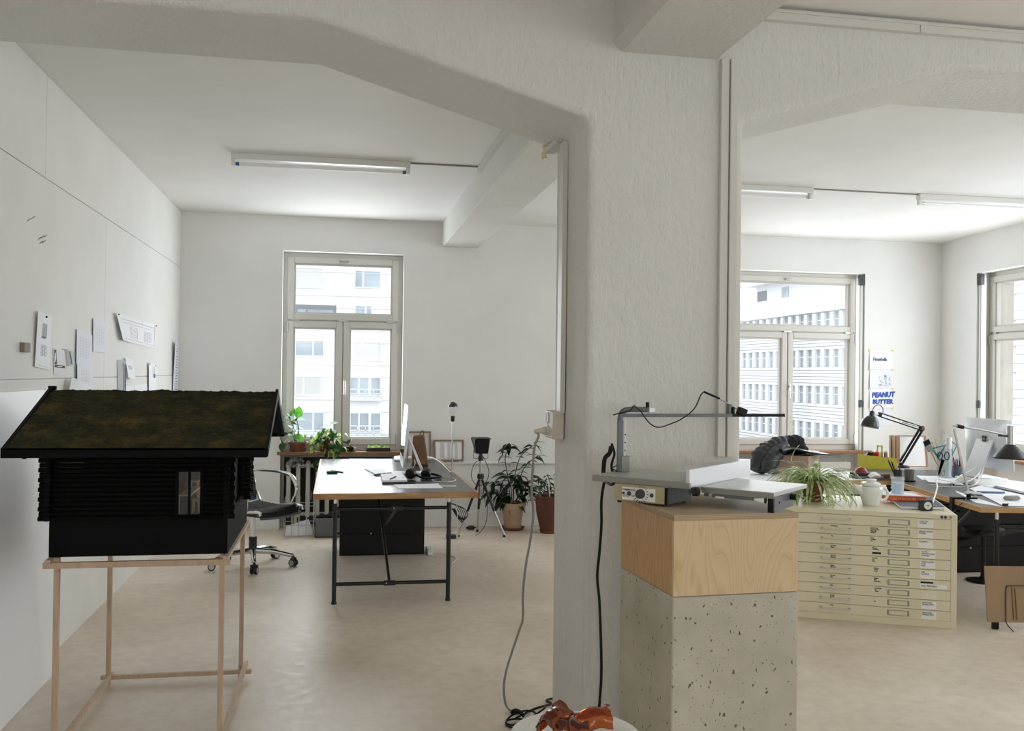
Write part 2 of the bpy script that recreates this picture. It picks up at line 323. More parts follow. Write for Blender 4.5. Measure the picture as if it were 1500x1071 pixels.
# ------------------------------------------------------------------ mesh builder
class MB:
    def __init__(s): s.v = []; s.f = []; s.m = []; s.cur = 0
    def add(s, vs, fs):
        n = len(s.v); s.v += [V(p) for p in vs]
        for f in fs: s.f.append([i+n for i in f]); s.m.append(s.cur)
        return s
    def box(s, x0, x1, y0, y1, z0, z1):
        return s.add([(x0, y0, z0), (x1, y0, z0), (x1, y1, z0), (x0, y1, z0), (x0, y0, z1), (x1, y0, z1), (x1, y1, z1), (x0, y1, z1)],
                     [(0, 3, 2, 1), (4, 5, 6, 7), (0, 1, 5, 4), (1, 2, 6, 5), (2, 3, 7, 6), (3, 0, 4, 7)])
    def obox(s, c, a, b, d):           # centre and three half-axes
        c, a, b, d = V(c), V(a), V(b), V(d)
        return s.add([c-a-b-d, c+a-b-d, c+a+b-d, c-a+b-d, c-a-b+d, c+a-b+d, c+a+b+d, c-a+b+d],
                     [(0, 3, 2, 1), (4, 5, 6, 7), (0, 1, 5, 4), (1, 2, 6, 5), (2, 3, 7, 6), (3, 0, 4, 7)])
    def bar(s, p0, p1, wd, ht, up=(0, 0, 1)):   # rectangular bar between two points
        p0, p1 = V(p0), V(p1); d = (p1-p0); L = d.length; d.normalize(); up = V(up)
        if abs(d.dot(up)) > 0.98: up = V((1, 0, 0)) if abs(d.x) < 0.9 else V((0, 1, 0))
        sd = d.cross(up).normalized(); u2 = sd.cross(d).normalized()
        return s.obox((p0+p1)/2, d*(L/2), sd*(wd/2), u2*(ht/2))
    def prism(s, poly, vec):           # poly: list of 3d points, extruded along vec
        n = len(poly); a = [V(p) for p in poly]; b = [p+V(vec) for p in a]
        fs = [list(range(n))[::-1], list(range(n, 2*n))] + [(i, (i+1) % n, (i+1) % n+n, i+n) for i in range(n)]
        return s.add(a+b, fs)
    def tube(s, pts, r, seg=8, closed=False, cap=True):
        pts = [V(p) for p in pts]; n = len(pts)
        rs = r if isinstance(r, (list, tuple)) else [r]*n
        rings = []; prev = None
        for i, p in enumerate(pts):
            if closed: t = pts[(i+1) % n]-pts[i-1]
            else: t = pts[min(i+1, n-1)]-pts[max(i-1, 0)]
            if t.length < 1e-9: t = V((0, 0, 1))
            t.normalize()
            if prev is None:
                a = V((0, 0, 1)) if abs(t.z) < 0.9 else V((1, 0, 0))
                u = t.cross(a).normalized()
            else:
                u = prev - t*prev.dot(t)
                if u.length < 1e-6: u = t.cross(V((0, 0, 1)))
                u.normalize()
            prev = u; w_ = t.cross(u)
            rings.append([p + (u*math.cos(2*PI*k/seg)+w_*math.sin(2*PI*k/seg))*rs[i] for k in range(seg)])
        vs = [q for rg in rings for q in rg]; fs = []
        for i in range(n if closed else n-1):
            j = (i+1) % n
            for k in range(seg): fs.append((i*seg+k, i*seg+(k+1) % seg, j*seg+(k+1) % seg, j*seg+k))
        if cap and not closed: fs += [list(range(seg))[::-1], [(n-1)*seg+k for k in range(seg)]]
        return s.add(vs, fs)
    def cyl(s, p0, p1, r0, r1=None, seg=14):
        return s.tube([p0, p1], [r0, r0 if r1 is None else r1], seg)
    def lathe(s, c, prof, seg=24, axis=None):
        c = V(c); vs = []; fs = []; n = len(prof)
        q = V((0, 0, 1)).rotation_difference(V(axis).normalized()) if axis else None
        for (r, z) in prof:
            for k in range(seg):
                p = V((r*math.cos(2*PI*k/seg), r*math.sin(2*PI*k/seg), z))
                if q: p = q @ p
                vs.append(c+p)
        for i in range(n-1):
            for k in range(seg): fs.append((i*seg+k, i*seg+(k+1) % seg, (i+1)*seg+(k+1) % seg, (i+1)*seg+k))
        fs += [list(range(seg))[::-1], [(n-1)*seg+k for k in range(seg)]]
        return s.add(vs, fs)
    def ball(s, c, r, seg=16, rings=10, sq=(1, 1, 1), a0=0, a1=1):
        c = V(c); prof = []
        vs = []; fs = []
        for i in range(rings+1):
            th = PI*(a0+(a1-a0)*i/rings)
            for k in range(seg):
                ph = 2*PI*k/seg
                vs.append(c+V((sq[0]*r*math.sin(th)*math.cos(ph), sq[1]*r*math.sin(th)*math.sin(ph), sq[2]*r*math.cos(th))))
        for i in range(rings):
            for k in range(seg): fs.append((i*seg+k, (i+1)*seg+k, (i+1)*seg+(k+1) % seg, i*seg+(k+1) % seg))
        return s.add(vs, fs)
    def sheet(s, p00, p10, p11, p01, th=0.0015, curl=0.0, nu=6, nv=6, nrm=None, fn=None):
        p00, p10, p11, p01 = map(V, (p00, p10, p11, p01))
        nr = V(nrm).normalized() if nrm else (p10-p00).cross(p01-p00).normalized()
        a = []; b = []
        for j in range(nv+1):
            for i in range(nu+1):
                u, v = i/nu, j/nv
                p = (p00*(1-u)+p10*u)*(1-v)+(p01*(1-u)+p11*u)*v
                off = fn(u, v) if fn else curl*(2*abs(u-0.5))**2
                a.append(p+nr*(off+th)); b.append(p+nr*off)
        n = len(a); fs = []; I = lambda i, j: j*(nu+1)+i
        for j in range(nv):
            for i in range(nu):
                q = (I(i, j), I(i+1, j), I(i+1, j+1), I(i, j+1)); fs.append(q); fs.append(tuple(k+n for k in q[::-1]))
        rim = [I(i, 0) for i in range(nu)]+[I(nu, j) for j in range(nv)]+[I(i, nv) for i in range(nu, 0, -1)]+[I(0, j) for j in range(nv, 0, -1)]
        for k in range(len(rim)):
            x, y = rim[k], rim[(k+1) % len(rim)]; fs.append((x, x+n, y+n, y))
        return s.add(a+b, fs)
    def mesh(s, name, mats, off=None, flat=False, ang=35):
        me = bpy.data.meshes.new(name)
        vs = [v-off for v in s.v] if off is not None else s.v
        me.from_pydata([tuple(v) for v in vs], [], s.f)
        for m_ in (mats if isinstance(mats, (list, tuple)) else [mats]): me.materials.append(m_)
        me.polygons.foreach_set('material_index', s.m)
        bm = bmesh.new(); bm.from_mesh(me); bmesh.ops.recalc_face_normals(bm, faces=bm.faces); bm.to_mesh(me); bm.free()
        if not flat:
            me.polygons.foreach_set('use_smooth', [True]*len(me.polygons))
            me.set_sharp_from_angle(angle=math.radians(ang))
        me.update(); return me
    def build(s, name, mats, parent=None, bevel=0, world=True, at=None, flat=False, seg=2, ang=35):
        # geometry is given in room coordinates; it is stored relative to its parent's base
        base = WM.get(parent.name) if parent is not None else None
        if base is not None and world:
            inv = base.inverted(); s.v = [inv @ v for v in s.v]
        off = V(at) if (at is not None and parent is None) else None
        o = bpy.data.objects.new(name, s.mesh(name, mats, off, flat, ang)); C.objects.link(o)
        if off is not None: o.location = off
        if parent is not None:
            o.parent = parent; WM[o.name] = base
        else: WM[o.name] = Matrix.Translation(off) if off is not None else Matrix.Identity(4)
        if bevel:
            bv = o.modifiers.new('bevel', 'BEVEL'); bv.width = bevel; bv.segments = seg; bv.limit_method = 'ANGLE'; bv.angle_limit = math.radians(40)
            bv.harden_normals = False
        return o
WM = {}
def thing(name, label, cat, loc=(0, 0, 0), rotz=0, group=None):
    o = bpy.data.objects.new(name, None); C.objects.link(o); o.location = loc; o.rotation_euler = (0, 0, rotz)
    o.empty_display_size = 0.1
    WM[o.name] = Matrix.Translation(V(loc)) @ Matrix.Rotation(rotz, 4, 'Z')
    o['label'] = label; o['category'] = cat
    if group: o['group'] = group
    return o
def tag(o, label, cat, group=None):
    o['label'] = label; o['category'] = cat
    if group: o['group'] = group
    return o
def struct(o): o['kind'] = 'structure'; return o
def sempty(name, loc=(0, 0, 0)):
    o = bpy.data.objects.new(name, None); C.objects.link(o); o.location = loc; WM[o.name] = Matrix.Translation(V(loc)); o['kind'] = 'structure'; return o
def text(name, body, size, pos, xdir, updir, m, parent, align='LEFT', bold=0.0, ysc=1.0):
    cu = bpy.data.curves.new('t', 'FONT'); cu.body = body; cu.size = size; cu.align_x = align; cu.offset = bold; cu.space_line = 0.95
    cu.resolution_u = 2
    t = bpy.data.objects.new('t', cu); C.objects.link(t)
    bpy.context.view_layer.update()
    me = bpy.data.meshes.new_from_object(t.evaluated_get(bpy.context.evaluated_depsgraph_get()))
    bpy.data.objects.remove(t)
    x = V(xdir).normalized(); u = V(updir).normalized(); n = x.cross(u); p = V(pos)
    base = WM.get(parent.name); inv = base.inverted() if base is not None else Matrix.Identity(4)
    for v in me.vertices:
        q = p + x*v.co.x + u*v.co.y*ysc + n*v.co.z
        v.co = inv @ q
    me.materials.clear(); me.materials.append(m)
    o = bpy.data.objects.new(name, me); C.objects.link(o); o.parent = parent; WM[o.name] = base
    return o
def curve_pts(pts, n=6):               # Catmull-Rom through the points
    pts = [V(p) for p in pts]; out = []
    for i in range(len(pts)-1):
        p0 = pts[max(i-1, 0)]; p1 = pts[i]; p2 = pts[i+1]; p3 = pts[min(i+2, len(pts)-1)]
        for k in range(n):
            t = k/n
            out.append(0.5*((2*p1)+(p2-p0)*t+(2*p0-5*p1+4*p2-p3)*t*t+(3*p1-p0-3*p2+p3)*t**3))
    out.append(pts[-1]); return out

# ================================================================== THE ROOM
CEIL = 3.12; YB = 9.61; XL = -1.525; YP0 = 3.65; YP1 = 4.22; YN = -4.2
RW0 = V((6.72, YB)); RWD = V((0.0880, 0.9961)); RWN = V((-0.9961, 0.0880))   # right wall: corner, direction, inward normal
def rw(s, n=0.0, z=0.0):
    p = RW0 + RWD*s - RWN*n; return V((p.x, p.y, z))
S_NEAR = -13.9
def slab(poly, z0, z1): return MB().prism([(x, y, z0) for x, y in poly], (0, 0, z1-z0))
pr = rw(S_NEAR)
outline = [(XL-0.1, YN), (pr.x+0.1, YN), (6.9, YB+0.2), (XL-0.1, YB+0.2)]
struct(slab(outline, -0.2, 0.0).build('floor', M['floor']))
struct(slab([(XL-0.3, YN-0.3), (pr.x+0.3, YN-0.3), (7.3, YB+0.42), (XL-0.3, YB+0.42)], CEIL, CEIL+0.3).build('ceiling', M['ceil']))

def holed_wall(name, at, u0, u1, z0, z1, th, holes, mats, niches=(), outer=0.2):
    """at(u, depth, z) -> point; holes: (u0,u1,z0,z1) cut right through; niches: (u0,u1,z0,z1,depth) recessed from the room side"""
    b = MB()
    def blk(a0, a1, c0, c1, d0, d1):
        if a1-a0 < 1e-4 or c1-c0 < 1e-4: return
        b.add([at(a0, d0, c0), at(a1, d0, c0), at(a1, d1, c0), at(a0, d1, c0), at(a0, d0, c1), at(a1, d0, c1), at(a1, d1, c1), at(a0, d1, c1)],
              [(0, 3, 2, 1), (4, 5, 6, 7), (0, 1, 5, 4), (1, 2, 6, 5), (2, 3, 7, 6), (3, 0, 4, 7)])
    for lay, (d0, d1) in enumerate(((0, th-outer), (th-outer, th))):
        b.cur = lay
        u = u0
        for h in sorted(holes):
            blk(u, h[0], z0, z1, d0, d1)
            blk(h[0], h[1], h[3], z1, d0, d1)
            dd = 0
            for n in niches:
                if abs(n[0]-h[0]) < 0.3: dd = n[4]
            blk(h[0], h[1], z0, h[2], max(d0, dd) if lay == 0 else d0, d1)
            u = h[1]
        blk(u, u1, z0, z1, d0, d1)
    return struct(b.build(name, mats))
REC = 0.14
at_back = lambda u, d, z: V((u, YB+d, z))
at_right = lambda u, d, z: rw(u, d, z)
at_front = lambda u, d, z: V((u, YN-d, z))
def ux(px, py=520): return pY(px, py, YB+REC).x
W1 = (pY(413, 500, YB+0.02).x, pY(589.5, 500, YB+0.08).x, 0.755, 2.775)
W2 = (pY(1050, 500, YB+0.05).x, pY(1266.5, 500, YB).x, 0.755, 2.745)
W3 = (-2.45, -0.69, 0.78, 2.71)     # along the right wall
W4 = (-4.95, -3.15, 0.78, 2.71)
W5 = (-8.9, -6.5, 0.78, 2.75); W6 = (-12.6, -10.0, 0.78, 2.75)
th = 0.42
holed_wall('wall_back', at_back, XL-0.3, 6.72, -0.2, CEIL, th, [W1, W2], [M['wall'], M['pillarstone']], niches=[(*W1[:2], 0, 0.75, 0.2), (*W2[:2], 0, 0.75, 0.2)])
holed_wall('wall_right', at_right, S_NEAR, 0.42, -0.2, CEIL, th, [W3, W4, W5, W6], [M['wall'], M['pillarstone']], niches=[(*W3[:2], 0, 0.75, 0.2), (*W4[:2], 0, 0.75, 0.2)])
F1 = (-1.2, 1.1, 0.75, 2.75); F2 = (1.7, 4.4, 0.75, 2.75)
holed_wall('wall_front', at_front, XL-0.3, pr.x+0.5, -0.2, CEIL, th, [F1, F2], [M['wall'], M['pillarstone']])

# left wall with its boards
wl = struct(MB().box(XL-0.3, XL-0.02, YN, YB+0.1, -0.2, CEIL).build('wall_left', M['wall']))
g = 0.0022
for (y0, y1, z0, z1) in ((YN, 1.4, 0.0, 1.52), (1.4, 4.0, 0.0, 1.52), (4.0, 6.62, 0.0, 1.52), (6.62, YB, 0.0, 1.52),
                         (YN, 1.4, 1.52, 2.575), (1.4, 4.0, 1.52, 2.575), (4.0, 6.62, 1.52, 2.575), (6.62, YB, 1.52, 2.575),
                         (YN, 1.4, 2.575, CEIL), (1.4, 5.3, 2.575, CEIL), (5.3, YB, 2.575, CEIL)):
    MB().box(XL-0.02, XL, y0+g, y1-g, z0+(g if z0 else 0), z1-g).build('wall_board', M['board'], wl)

# ------------------------------------------------------------------ windows
def make_window(name, at, h, mull, trans, both=False, rail=None):
    u0, u1, v0, v1 = h; root = sempty(name, at((u0+u1)/2, REC+0.03, v0))
    d0, d1 = REC, REC+0.075
    def bx(b, a0, a1, c0, c1, e0=d0, e1=d1):
        b.add([at(a0, e0, c0), at(a1, e0, c0), at(a1, e1, c0), at(a0, e1, c0), at(a0, e0, c1), at(a1, e0, c1), at(a1, e1, c1), at(a0, e1, c1)],
              [(0, 3, 2, 1), (4, 5, 6, 7), (0, 1, 5, 4), (1, 2, 6, 5), (2, 3, 7, 6), (3, 0, 4, 7)])
    def ring(b, a0, a1, c0, c1, t, e0, e1):
        bx(b, a0, a0+t, c0, c1, e0, e1); bx(b, a1-t, a1, c0, c1, e0, e1); bx(b, a0+t, a1-t, c0, c0+t, e0, e1); bx(b, a0+t, a1-t, c1-t, c1, e0, e1)
    f = MB(); t = 0.052
    bx(f, u0, u0+t, v0, v1, d0, d1); bx(f, u1-t, u1, v0, v1, d0, d1); bx(f, u0+t, u1-t, v0, v0+.085, d0, d1); bx(f, u0+t, u1-t, v1-t, v1, d0, d1); bx(f, u0+t, u1-t, trans-0.03, trans+0.03, d0+.005, d1); bx(f, mull-.03, mull+.03, v0+.086, trans-.031, d0+.005, d1)
    f.build('window_frame', M['frame'], root, bevel=0.004)
    for (a0, a1, c0, c1) in ((u0+t-.01, u1-t+.01, trans+.006, v1-t+.01), (u0+t-.01, mull-.004, v0+.075, trans-.006), (mull+.004, u1-t+.01, v0+.075, trans-.006)):
        s = MB(); st = 0.064; ring(s, a0, a1, c0, c1, st, d0-0.018, d1-0.01)
        so = s.build('sash', M['frame'], root, bevel=0.006)
        gb = MB(); ring(gb, a0+st-0.001, a1-st+0.001, c0+st-0.001, c1-st+0.001, 0.016, d0+0.012, d1-0.02)
        gb.build('glazing_bead', M['frame'], so)
        p = MB(); bx(p, a0+st-.004, a1-st+.004, c0+st-.004, c1-st+.004, d0+0.03, d0+0.036)
        p.build('pane', M['glass'], so)
    # handle on the right-hand sash's meeting stile, hinges, top catch
    hb = MB(); zc = v0+0.72
    bx(hb, mull+.012, mull+.034, zc-.035, zc+.035, d0-.028, d0-.018)
    hb.cyl(at(mull+.023, d0-.028, zc), at(mull+.023, d0-.062, zc), .009)
    hb.tube([at(mull+.023, d0-.058, zc+.008), at(mull+.024, d0-.062, zc-.05), at(mull+.025, d0-.055, zc-.13)], [.010, .009, .007])
    hb.build('handle', M['steel'], root)
    cb = MB(); um = (u0+u1)/2; bx(cb, um-.05, um+.05, v1-.082, v1-.064, d0-.034, d0-.018); cb.cyl(at(um-.03, d0-.03, v1-.073), at(um-.03, d0-.05, v1-.073), .012)
    cb.build('catch', M['steel'], root, bevel=0.004)
    for (uu, vv) in ((u0+.045, trans-.07), (u1-.045, trans-.07), (u0+.045, v0+.14), (u1-.045, v0+.14)):
        MB().cyl(at(uu, d0-.022, vv-.05), at(uu, d0-.022, vv+.05), .009, seg=8).build('hinge', M['steel'], root)
    for uu in (u0+.12, um, u1-.12):
        z_ = MB(); bx(z_, uu-.045, uu+.045, trans-.006, trans+.008, d0-.024, d0-.014); z_.build('lock_plate', M['steel'], root)
    if rail:
        for (a0, a1) in rail:
            z_ = MB(); bx(z_, a0, a1, v0+.02, v1, .02, .075); bx(z_, (a0+a1)/2-.01, (a0+a1)/2+.01, v0+.02, v1, .012, .02)
            z_.build('shutter_rail', M['greymetal2'], root)
            z_ = MB(); bx(z_, a0-.006, a1+.012, v1-.13, v1-.012, .0, .05); bx(z_, a0, a1, v0+.5, v0+.58, 0, .03); z_.build('belt_roller', M['darkmetal'], root, bevel=.006)
    return root
M['greymetal2'] = mat('grey_shutter_rail', (206, 206, 202), 0.45)
make_window('window_1', at_back, W1, (W1[0]+W1[1])/2-.002, 2.09)
make_window('window_2', at_back, W2, pY(1153, 500, YB+REC).x, 2.085, rail=[(W2[1]-.06, W2[1]-.012)])
make_window('window_3', at_right, W3, (W3[0]+W3[1])/2, 2.07, rail=[(W3[1]-.06, W3[1]-.012)])
make_window('window_4', at_right, W4, (W4[0]+W4[1])/2, 2.07)
make_window('window_5', at_right, W5, (W5[0]+W5[1])/2, 2.07)
make_window('window_6', at_right, W6, (W6[0]+W6[1])/2, 2.07)
make_window('window_7', at_front, F1, (F1[0]+F1[1])/2, 2.07)
make_window('window_8', at_front, F2, (F2[0]+F2[1])/2, 2.07)
# wooden sill boards (trim) and wall ledges
def sill(name, at, u0, u1, z):
    b = MB(); P = [at(u0, -.035, z), at(u1, -.035, z), at(u1, REC-.003, z), at(u0, REC-.003, z)]
    return struct(b.prism(P, (0, 0, .03)).build(name, M['sill'], bevel=.004))
sill('trim_1', at_back, W1[0]-.03, W1[1]+.03, .742)
sill('trim_2', at_back, W2[0]-.03, pY(1277, 666, YB-.03).x, .742)
sill('trim_3', at_right, W3[0]-.05, W3[1]+.05, .757)
# heating pipe ledge and base of the back wall, between the window niche and the beam
struct(MB().cyl((W1[1]+.07, YB-.018, .655), (W2[0]-.05, YB-.018, .648), .016).build('trim_4', M['wall']))
for k, (a, b) in enumerate(((XL, W1[0]), (W1[1], W2[0]), (W2[1], 6.7))):
    struct(MB().box(a, b, YB-.02, YB+.0, 0, .15).build(['baseboard_back', 'baseboard_middle', 'baseboard_corner'][k], M['wall'], bevel=.004))

# ------------------------------------------------------------------ partition with two chamfered openings and the pillar
poly = [(XL, 2.925), (-0.095, 2.92), (0.975, 2.61), (0.985, -0.1), (1.648, -0.1), (1.64, 2.64), (2.64, 2.925), (4.1, 2.925), (5.1, 2.64), (5.1, -.1), (6.9, -.1), (6.9, CEIL+.05), (XL, CEIL+.05)]
pm = MB().prism([(x, YP0, z) for x, z in poly], (0, YP1-YP0, 0))
pw = struct(pm.build('wall_middle', M['rough'], bevel=.028, seg=3, flat=False))
# beams
def beam(name, x0, x1, y0, y1, z0, ch):
    p = [(x0, y0, CEIL), (x0, y0, z0+ch), (x0+ch, y0, z0), (x1-ch*.3, y0, z0), (x1, y0, z0+ch*.3), (x1, y0, CEIL)]
    return struct(MB().prism(p, (0, y1-y0, 0)).build(name, M['rough']))
beam('ceiling_beam', 1.075, 1.525, YN, YP0, 2.885, .035)
beam('ceiling_beam', 1.03, 1.405, YP1, YB, 2.868, .012)
# cable ducts
struct(MB().box(1.53, 1.565, YP0-.022, YP0, 1.25, 2.885).build('trim_5', M['frame'], bevel=.003))
struct(MB().box(1.568, 1.60, YP0-.03, YP0, 1.25, 2.885).build('trim_6', M['frame'], bevel=.003))
d_ = MB(); d_.box(1.62, 2.42, YP0-.03, YP0, 3.058, 3.105); d_.box(2.424, 4.6, YP0-.03, YP0, 3.058, 3.105); d_.box(1.62, 4.6, YP0-.036, YP0-.03, 3.09, 3.1)
struct(d_.build('trim_7', M['frame']))
struct(MB().box(0.953, 0.975, 3.985, 4.06, 1.41, 2.60).build('trim_8', M['frame'], bevel=.003))
struct(MB().bar(pY(823, 206, 4.06), pY(805, 222, 4.19), .05, .022).build('trim_10', M['frame']))
# duct on the side of the far beam and the thin run feeding the lamp
struct(MB().box(1.0, 1.03, YP1, 6.93, 3.075, 3.115).build('trim_9', M['frame']))
# dab of dried foam hanging where the duct meets the soffit
fb = MB()
for i in range(9): fb.ball(pY(800+random.uniform(-5, 5), 222+random.uniform(-9, 12), 4.21), random.uniform(.006, .013), 8, 6)
tag(fb.build('foam_dab', mat('yellowed_foam', (222, 210, 172), .8)), 'yellowed dab of dried foam where the duct meets the soffit', 'foam')

# ------------------------------------------------------------------ buildings outside
struct(MB().box(-80, 140, 12, 200, -12.3, -12).build('ground', M['ground']))
FY = 72.0
bA = thing('apartment_building', 'white apartment block with balconies seen through the left window', 'building', (2, FY+5, -12))
def fx(px, py): q = pY(px, py, FY); return q.x, q.z
MB().box(fx(180, 500)[0], fx(840, 500)[0], FY, FY+12, -12, 13.5).build('wall', M['facade'], bA)
rows = [((431, 390, 475, 423, 'blind'), (519, 394.5, 558.6, 423, 'win')),
        ((431, 446, 492, 482, 'dark'), (519, 446, 545.6, 482, 'win')),
        ((432, 497, 475, 523, 'win'), (519, 499, 559, 529, 'blindgrey')),
        ((432, 549, 475, 580, 'blindgrey'), (512, 551, 558, 581, 'balc')),
        ((432, 602, 475, 632, 'win'), (512, 603, 558, 634, 'balc')),
        ((432, 655, 475, 685, 'win'), (512, 656, 558, 687, 'balc'))]
for rws in rows:
    for dx in (-178, 0, 178):
        for (x0, y0, x1, y1, kind) in rws:
            a0, zt = fx(x0, y0); a1, zb = fx(x1, y1); a0 += dx*FY/F_PX; a1 += dx*FY/F_PX
            fr = MB(); t = .09 if kind != 'dark' else .22
            fr.box(a0, a0+t, FY-.06, FY, zb, zt); fr.box(a1-t, a1, FY-.06, FY, zb, zt); fr.box(a0+t, a1-t, FY-.06, FY, zt-t*1.4, zt); fr.box(a0+t, a1-t, FY-.06, FY, zb, zb+t)
            if kind != 'blind':
                mx = a0+(a1-a0)*(.33 if dx == 0 and kind == 'win' and y0 < 420 else .62 if kind == 'win' else .3); fr.box(mx-.06, mx+.06, FY-.055, FY, zb+t, zt-t*1.4)
                if kind == 'balc': fr.box(a0+(a1-a0)*.64-.1, a0+(a1-a0)*.64+.1, FY-.055, FY, zb+t, zt-t*1.4)
            wf = fr.build('window_frame', M['facadegrey'] if kind == 'dark' else M['facade2'], bA)
            MB().box(a0, a1, FY-.03, FY, zb, zt).build('pane', M['blind'] if kind.startswith('blind') else M['pane'], wf)
            if kind == 'balc':
                rb = MB()
                for q in range(3): rb.box(a0-.05, a1+.05, FY-.5, FY-.44, zb-.15+q*.33, zb-.08+q*.33)
                for q in range(5): rb.box(a0+(a1-a0)*q/4-.03, a0+(a1-a0)*q/4+.03, FY-.5, FY-.44, zb-.2, zb+.55)
                rb.box(a0-.05, a1+.05, FY-.5, FY, zb-.3, zb-.2)
                rb.build('balcony_railing', M['facade2'], bA)
for yy in (377, 431, 484, 536, 589, 642):
    a0, z0 = fx(200, yy-6); a1, _ = fx(830, yy); 
    MB().box(a0, a1, FY-.05, FY, z0-.05, z0+.02).build('floor_ledge', M['blind'], bA)
    MB().box(a0, a1, FY-.05, FY, z0-.95, z0-.9).build('floor_ledge', M['blind'], bA)
# long office building on the right, running away from the camera
BX = 38.0
bB = thing('office_building', 'long white office building with rows of strip windows', 'building', (BX+6, 80, -12))
MB().box(BX+.3, BX+14, 63, 101, -12, 7.62).build('wall', M['facade'], bB)
pitch = 1.4; proto = None
def instance(src, parent, loc):
    o = src.copy(); C.objects.link(o); o.location = loc; o.parent = parent; return o
for k in range(5):
    zt = 3.81+2.95*(k-3)+2.95; zb = zt-1.38
    if zt > 7.4: continue
    # spandrel bands made of narrow horizontal boards
    sp = MB(); nb = 5
    for q in range(nb+1):
        z0 = zb-1.57+q*1.57/(nb+1); sp.box(BX+(.02 if q % 2 else .05), BX+.3, 63, 101, z0+.02, z0+1.57/(nb+1)-.02)
    so = sp.build('spandrel_boards', M['facade2'], bB); so['kind'] = 'stuff'
    n = 0; y = 64.0
    while y < 100:
        yy = y
        if proto is None:
            fr = MB(); zc = zb
            fr.box(BX, BX+.3, yy+.92, yy+1.4, zb, zt); fr.box(BX+.16, BX+.3, yy, yy+.06, zb, zt); fr.box(BX+.18, BX+.3, yy, yy+.92, zb+.78, zb+.84)
            proto = fr.build('window_pier', M['facade'], bB); pp = MB().box(BX+.22, BX+.28, yy, yy+.92, zb, zt).build('pane', M['pane'], proto)
            py0, pz0 = yy, zb
        else:
            o = instance(proto, bB, (0, yy-py0, zb-pz0)); instance(pp, o, (0, 0, 0))
        y += pitch
MB().box(BX-.1, BX+.5, 62.8, 101.2, 6.85, 7.62).build('cornice', M['facade'], bB)
pp2 = MB()
for i in range(20): pp2.box(BX+.2, BX+.26, 63+i*1.9, 63+i*1.9+1.84, 7.64, 8.5)
pp2.build('roof_parapet', M['facade2'], bB)
MB().box(BX+3, BX+12, 64, 88, 7.62, 10.5).build('penthouse', M['facade2'], bB)
MB().box(BX+2, BX+12.5, 63.5, 89.5, 10.5, 10.8).build('penthouse_roof', M['facade'], bB)
MB().box(BX+2.95, BX+3.0, 85.6, 87.6, 8.3, 10.0).build('window', M['facadegrey'], bB)
MB().box(BX+2.95, BX+3.0, 81, 82.4, 8.3, 10.0).build('window', M['pane'], bB)
MB().cyl((BX+1, 95, 7.6), (BX+1, 95, 12.5), .05).build('roof_mast', M['facade2'], bB)
# panel-clad wing seen through the right-hand window
bC = thing('clad_building', 'white building clad in wide pale panels outside the right window', 'building', (46, 46, -12))
cu_ = V((.83, -.56, 0)); cn = V((-.56, -.83, 0)); o0 = V((31, 41, 0))
def clad(a, d, z): return o0+cu_*a-cn*d+V((0, 0, z))
MB().prism([clad(0, .1, -12), clad(26, .1, -12), clad(26, 8, -12), clad(0, 8, -12)], (0, 0, 34)).build('wall', M['facade2'], bC)
cp = MB()
for j in range(60):
    for i in range(9):
        a0 = i*2.8+(1.4 if j % 3 == 0 else 0); z0 = -6+j*.42
        cp.add([clad(a0, 0, z0), clad(a0+2.76, 0, z0), clad(a0+2.76, .1, z0), clad(a0, .1, z0), clad(a0, 0, z0+.4), clad(a0+2.76, 0, z0+.4), clad(a0+2.76, .1, z0+.4), clad(a0, .1, z0+.4)],
               [(4, 5, 6, 7), (0, 1, 5, 4), (1, 2, 6, 5), (3, 0, 4, 7)])
o = cp.build('cladding_panels', M['facade'], bC); o['kind'] = 'stuff'

# ------------------------------------------------------------------ ceiling lamps
def batten(x0, x1, y, label, hot=True):
    t = thing('fluorescent_batten', label, 'ceiling light', ((x0+x1)/2, y, CEIL), 0, None)
    MB().box(x0, x1, y-.03, y+.03, CEIL-.045, CEIL).build('housing', M['white'], t, bevel=.004)
    for xe in (x0, x1):
        s = 1 if xe == x0 else -1
        MB().box(min(xe, xe+s*.03), max(xe, xe+s*.03), y-.018, y+.018, CEIL-.092, CEIL-.045).build('lamp_holder', M['white'], t, bevel=.003)
        MB().cyl((xe+s*.03, y, CEIL-.075), (xe+s*.055, y, CEIL-.075), .0135).build('tube_cap', M['tubecap'] if hot else M['steel'], t)
    MB().cyl((x0+.055, y, CEIL-.075), (x1-.055, y, CEIL-.075), .013).build('tube', M['tube'], t)
    return t
M['tube'] = mat('unlit_fluorescent_tube', (240, 241, 241), .12, spec=.7); M['tubecap'] = mat('blue_tube_cap', (58, 92, 150), .4)
batten(-.765, .50, 6.92, 'unlit fluorescent tube on ceiling of left bay, with blue end caps')
batten(2.5, 3.775, 7.08, 'unlit fluorescent tube half hidden behind the pillar', False)
batten(4.73, 6.0, 7.08, 'unlit fluorescent tube on the ceiling at right edge of photo', False)
tag(MB().tube([(.5, 6.92, CEIL-.006), (1.0, 6.92, CEIL-.006)], .006).build('lamp_cable', M['cord']), 'thin cable run from left ceiling tube to the beam', 'cable')
tag(MB().tube([(3.775, 7.08, CEIL-.006), (4.73, 7.08, CEIL-.006)], .006).build('lamp_cable', M['cord']), 'thin cable linking the two right ceiling tubes', 'cable')

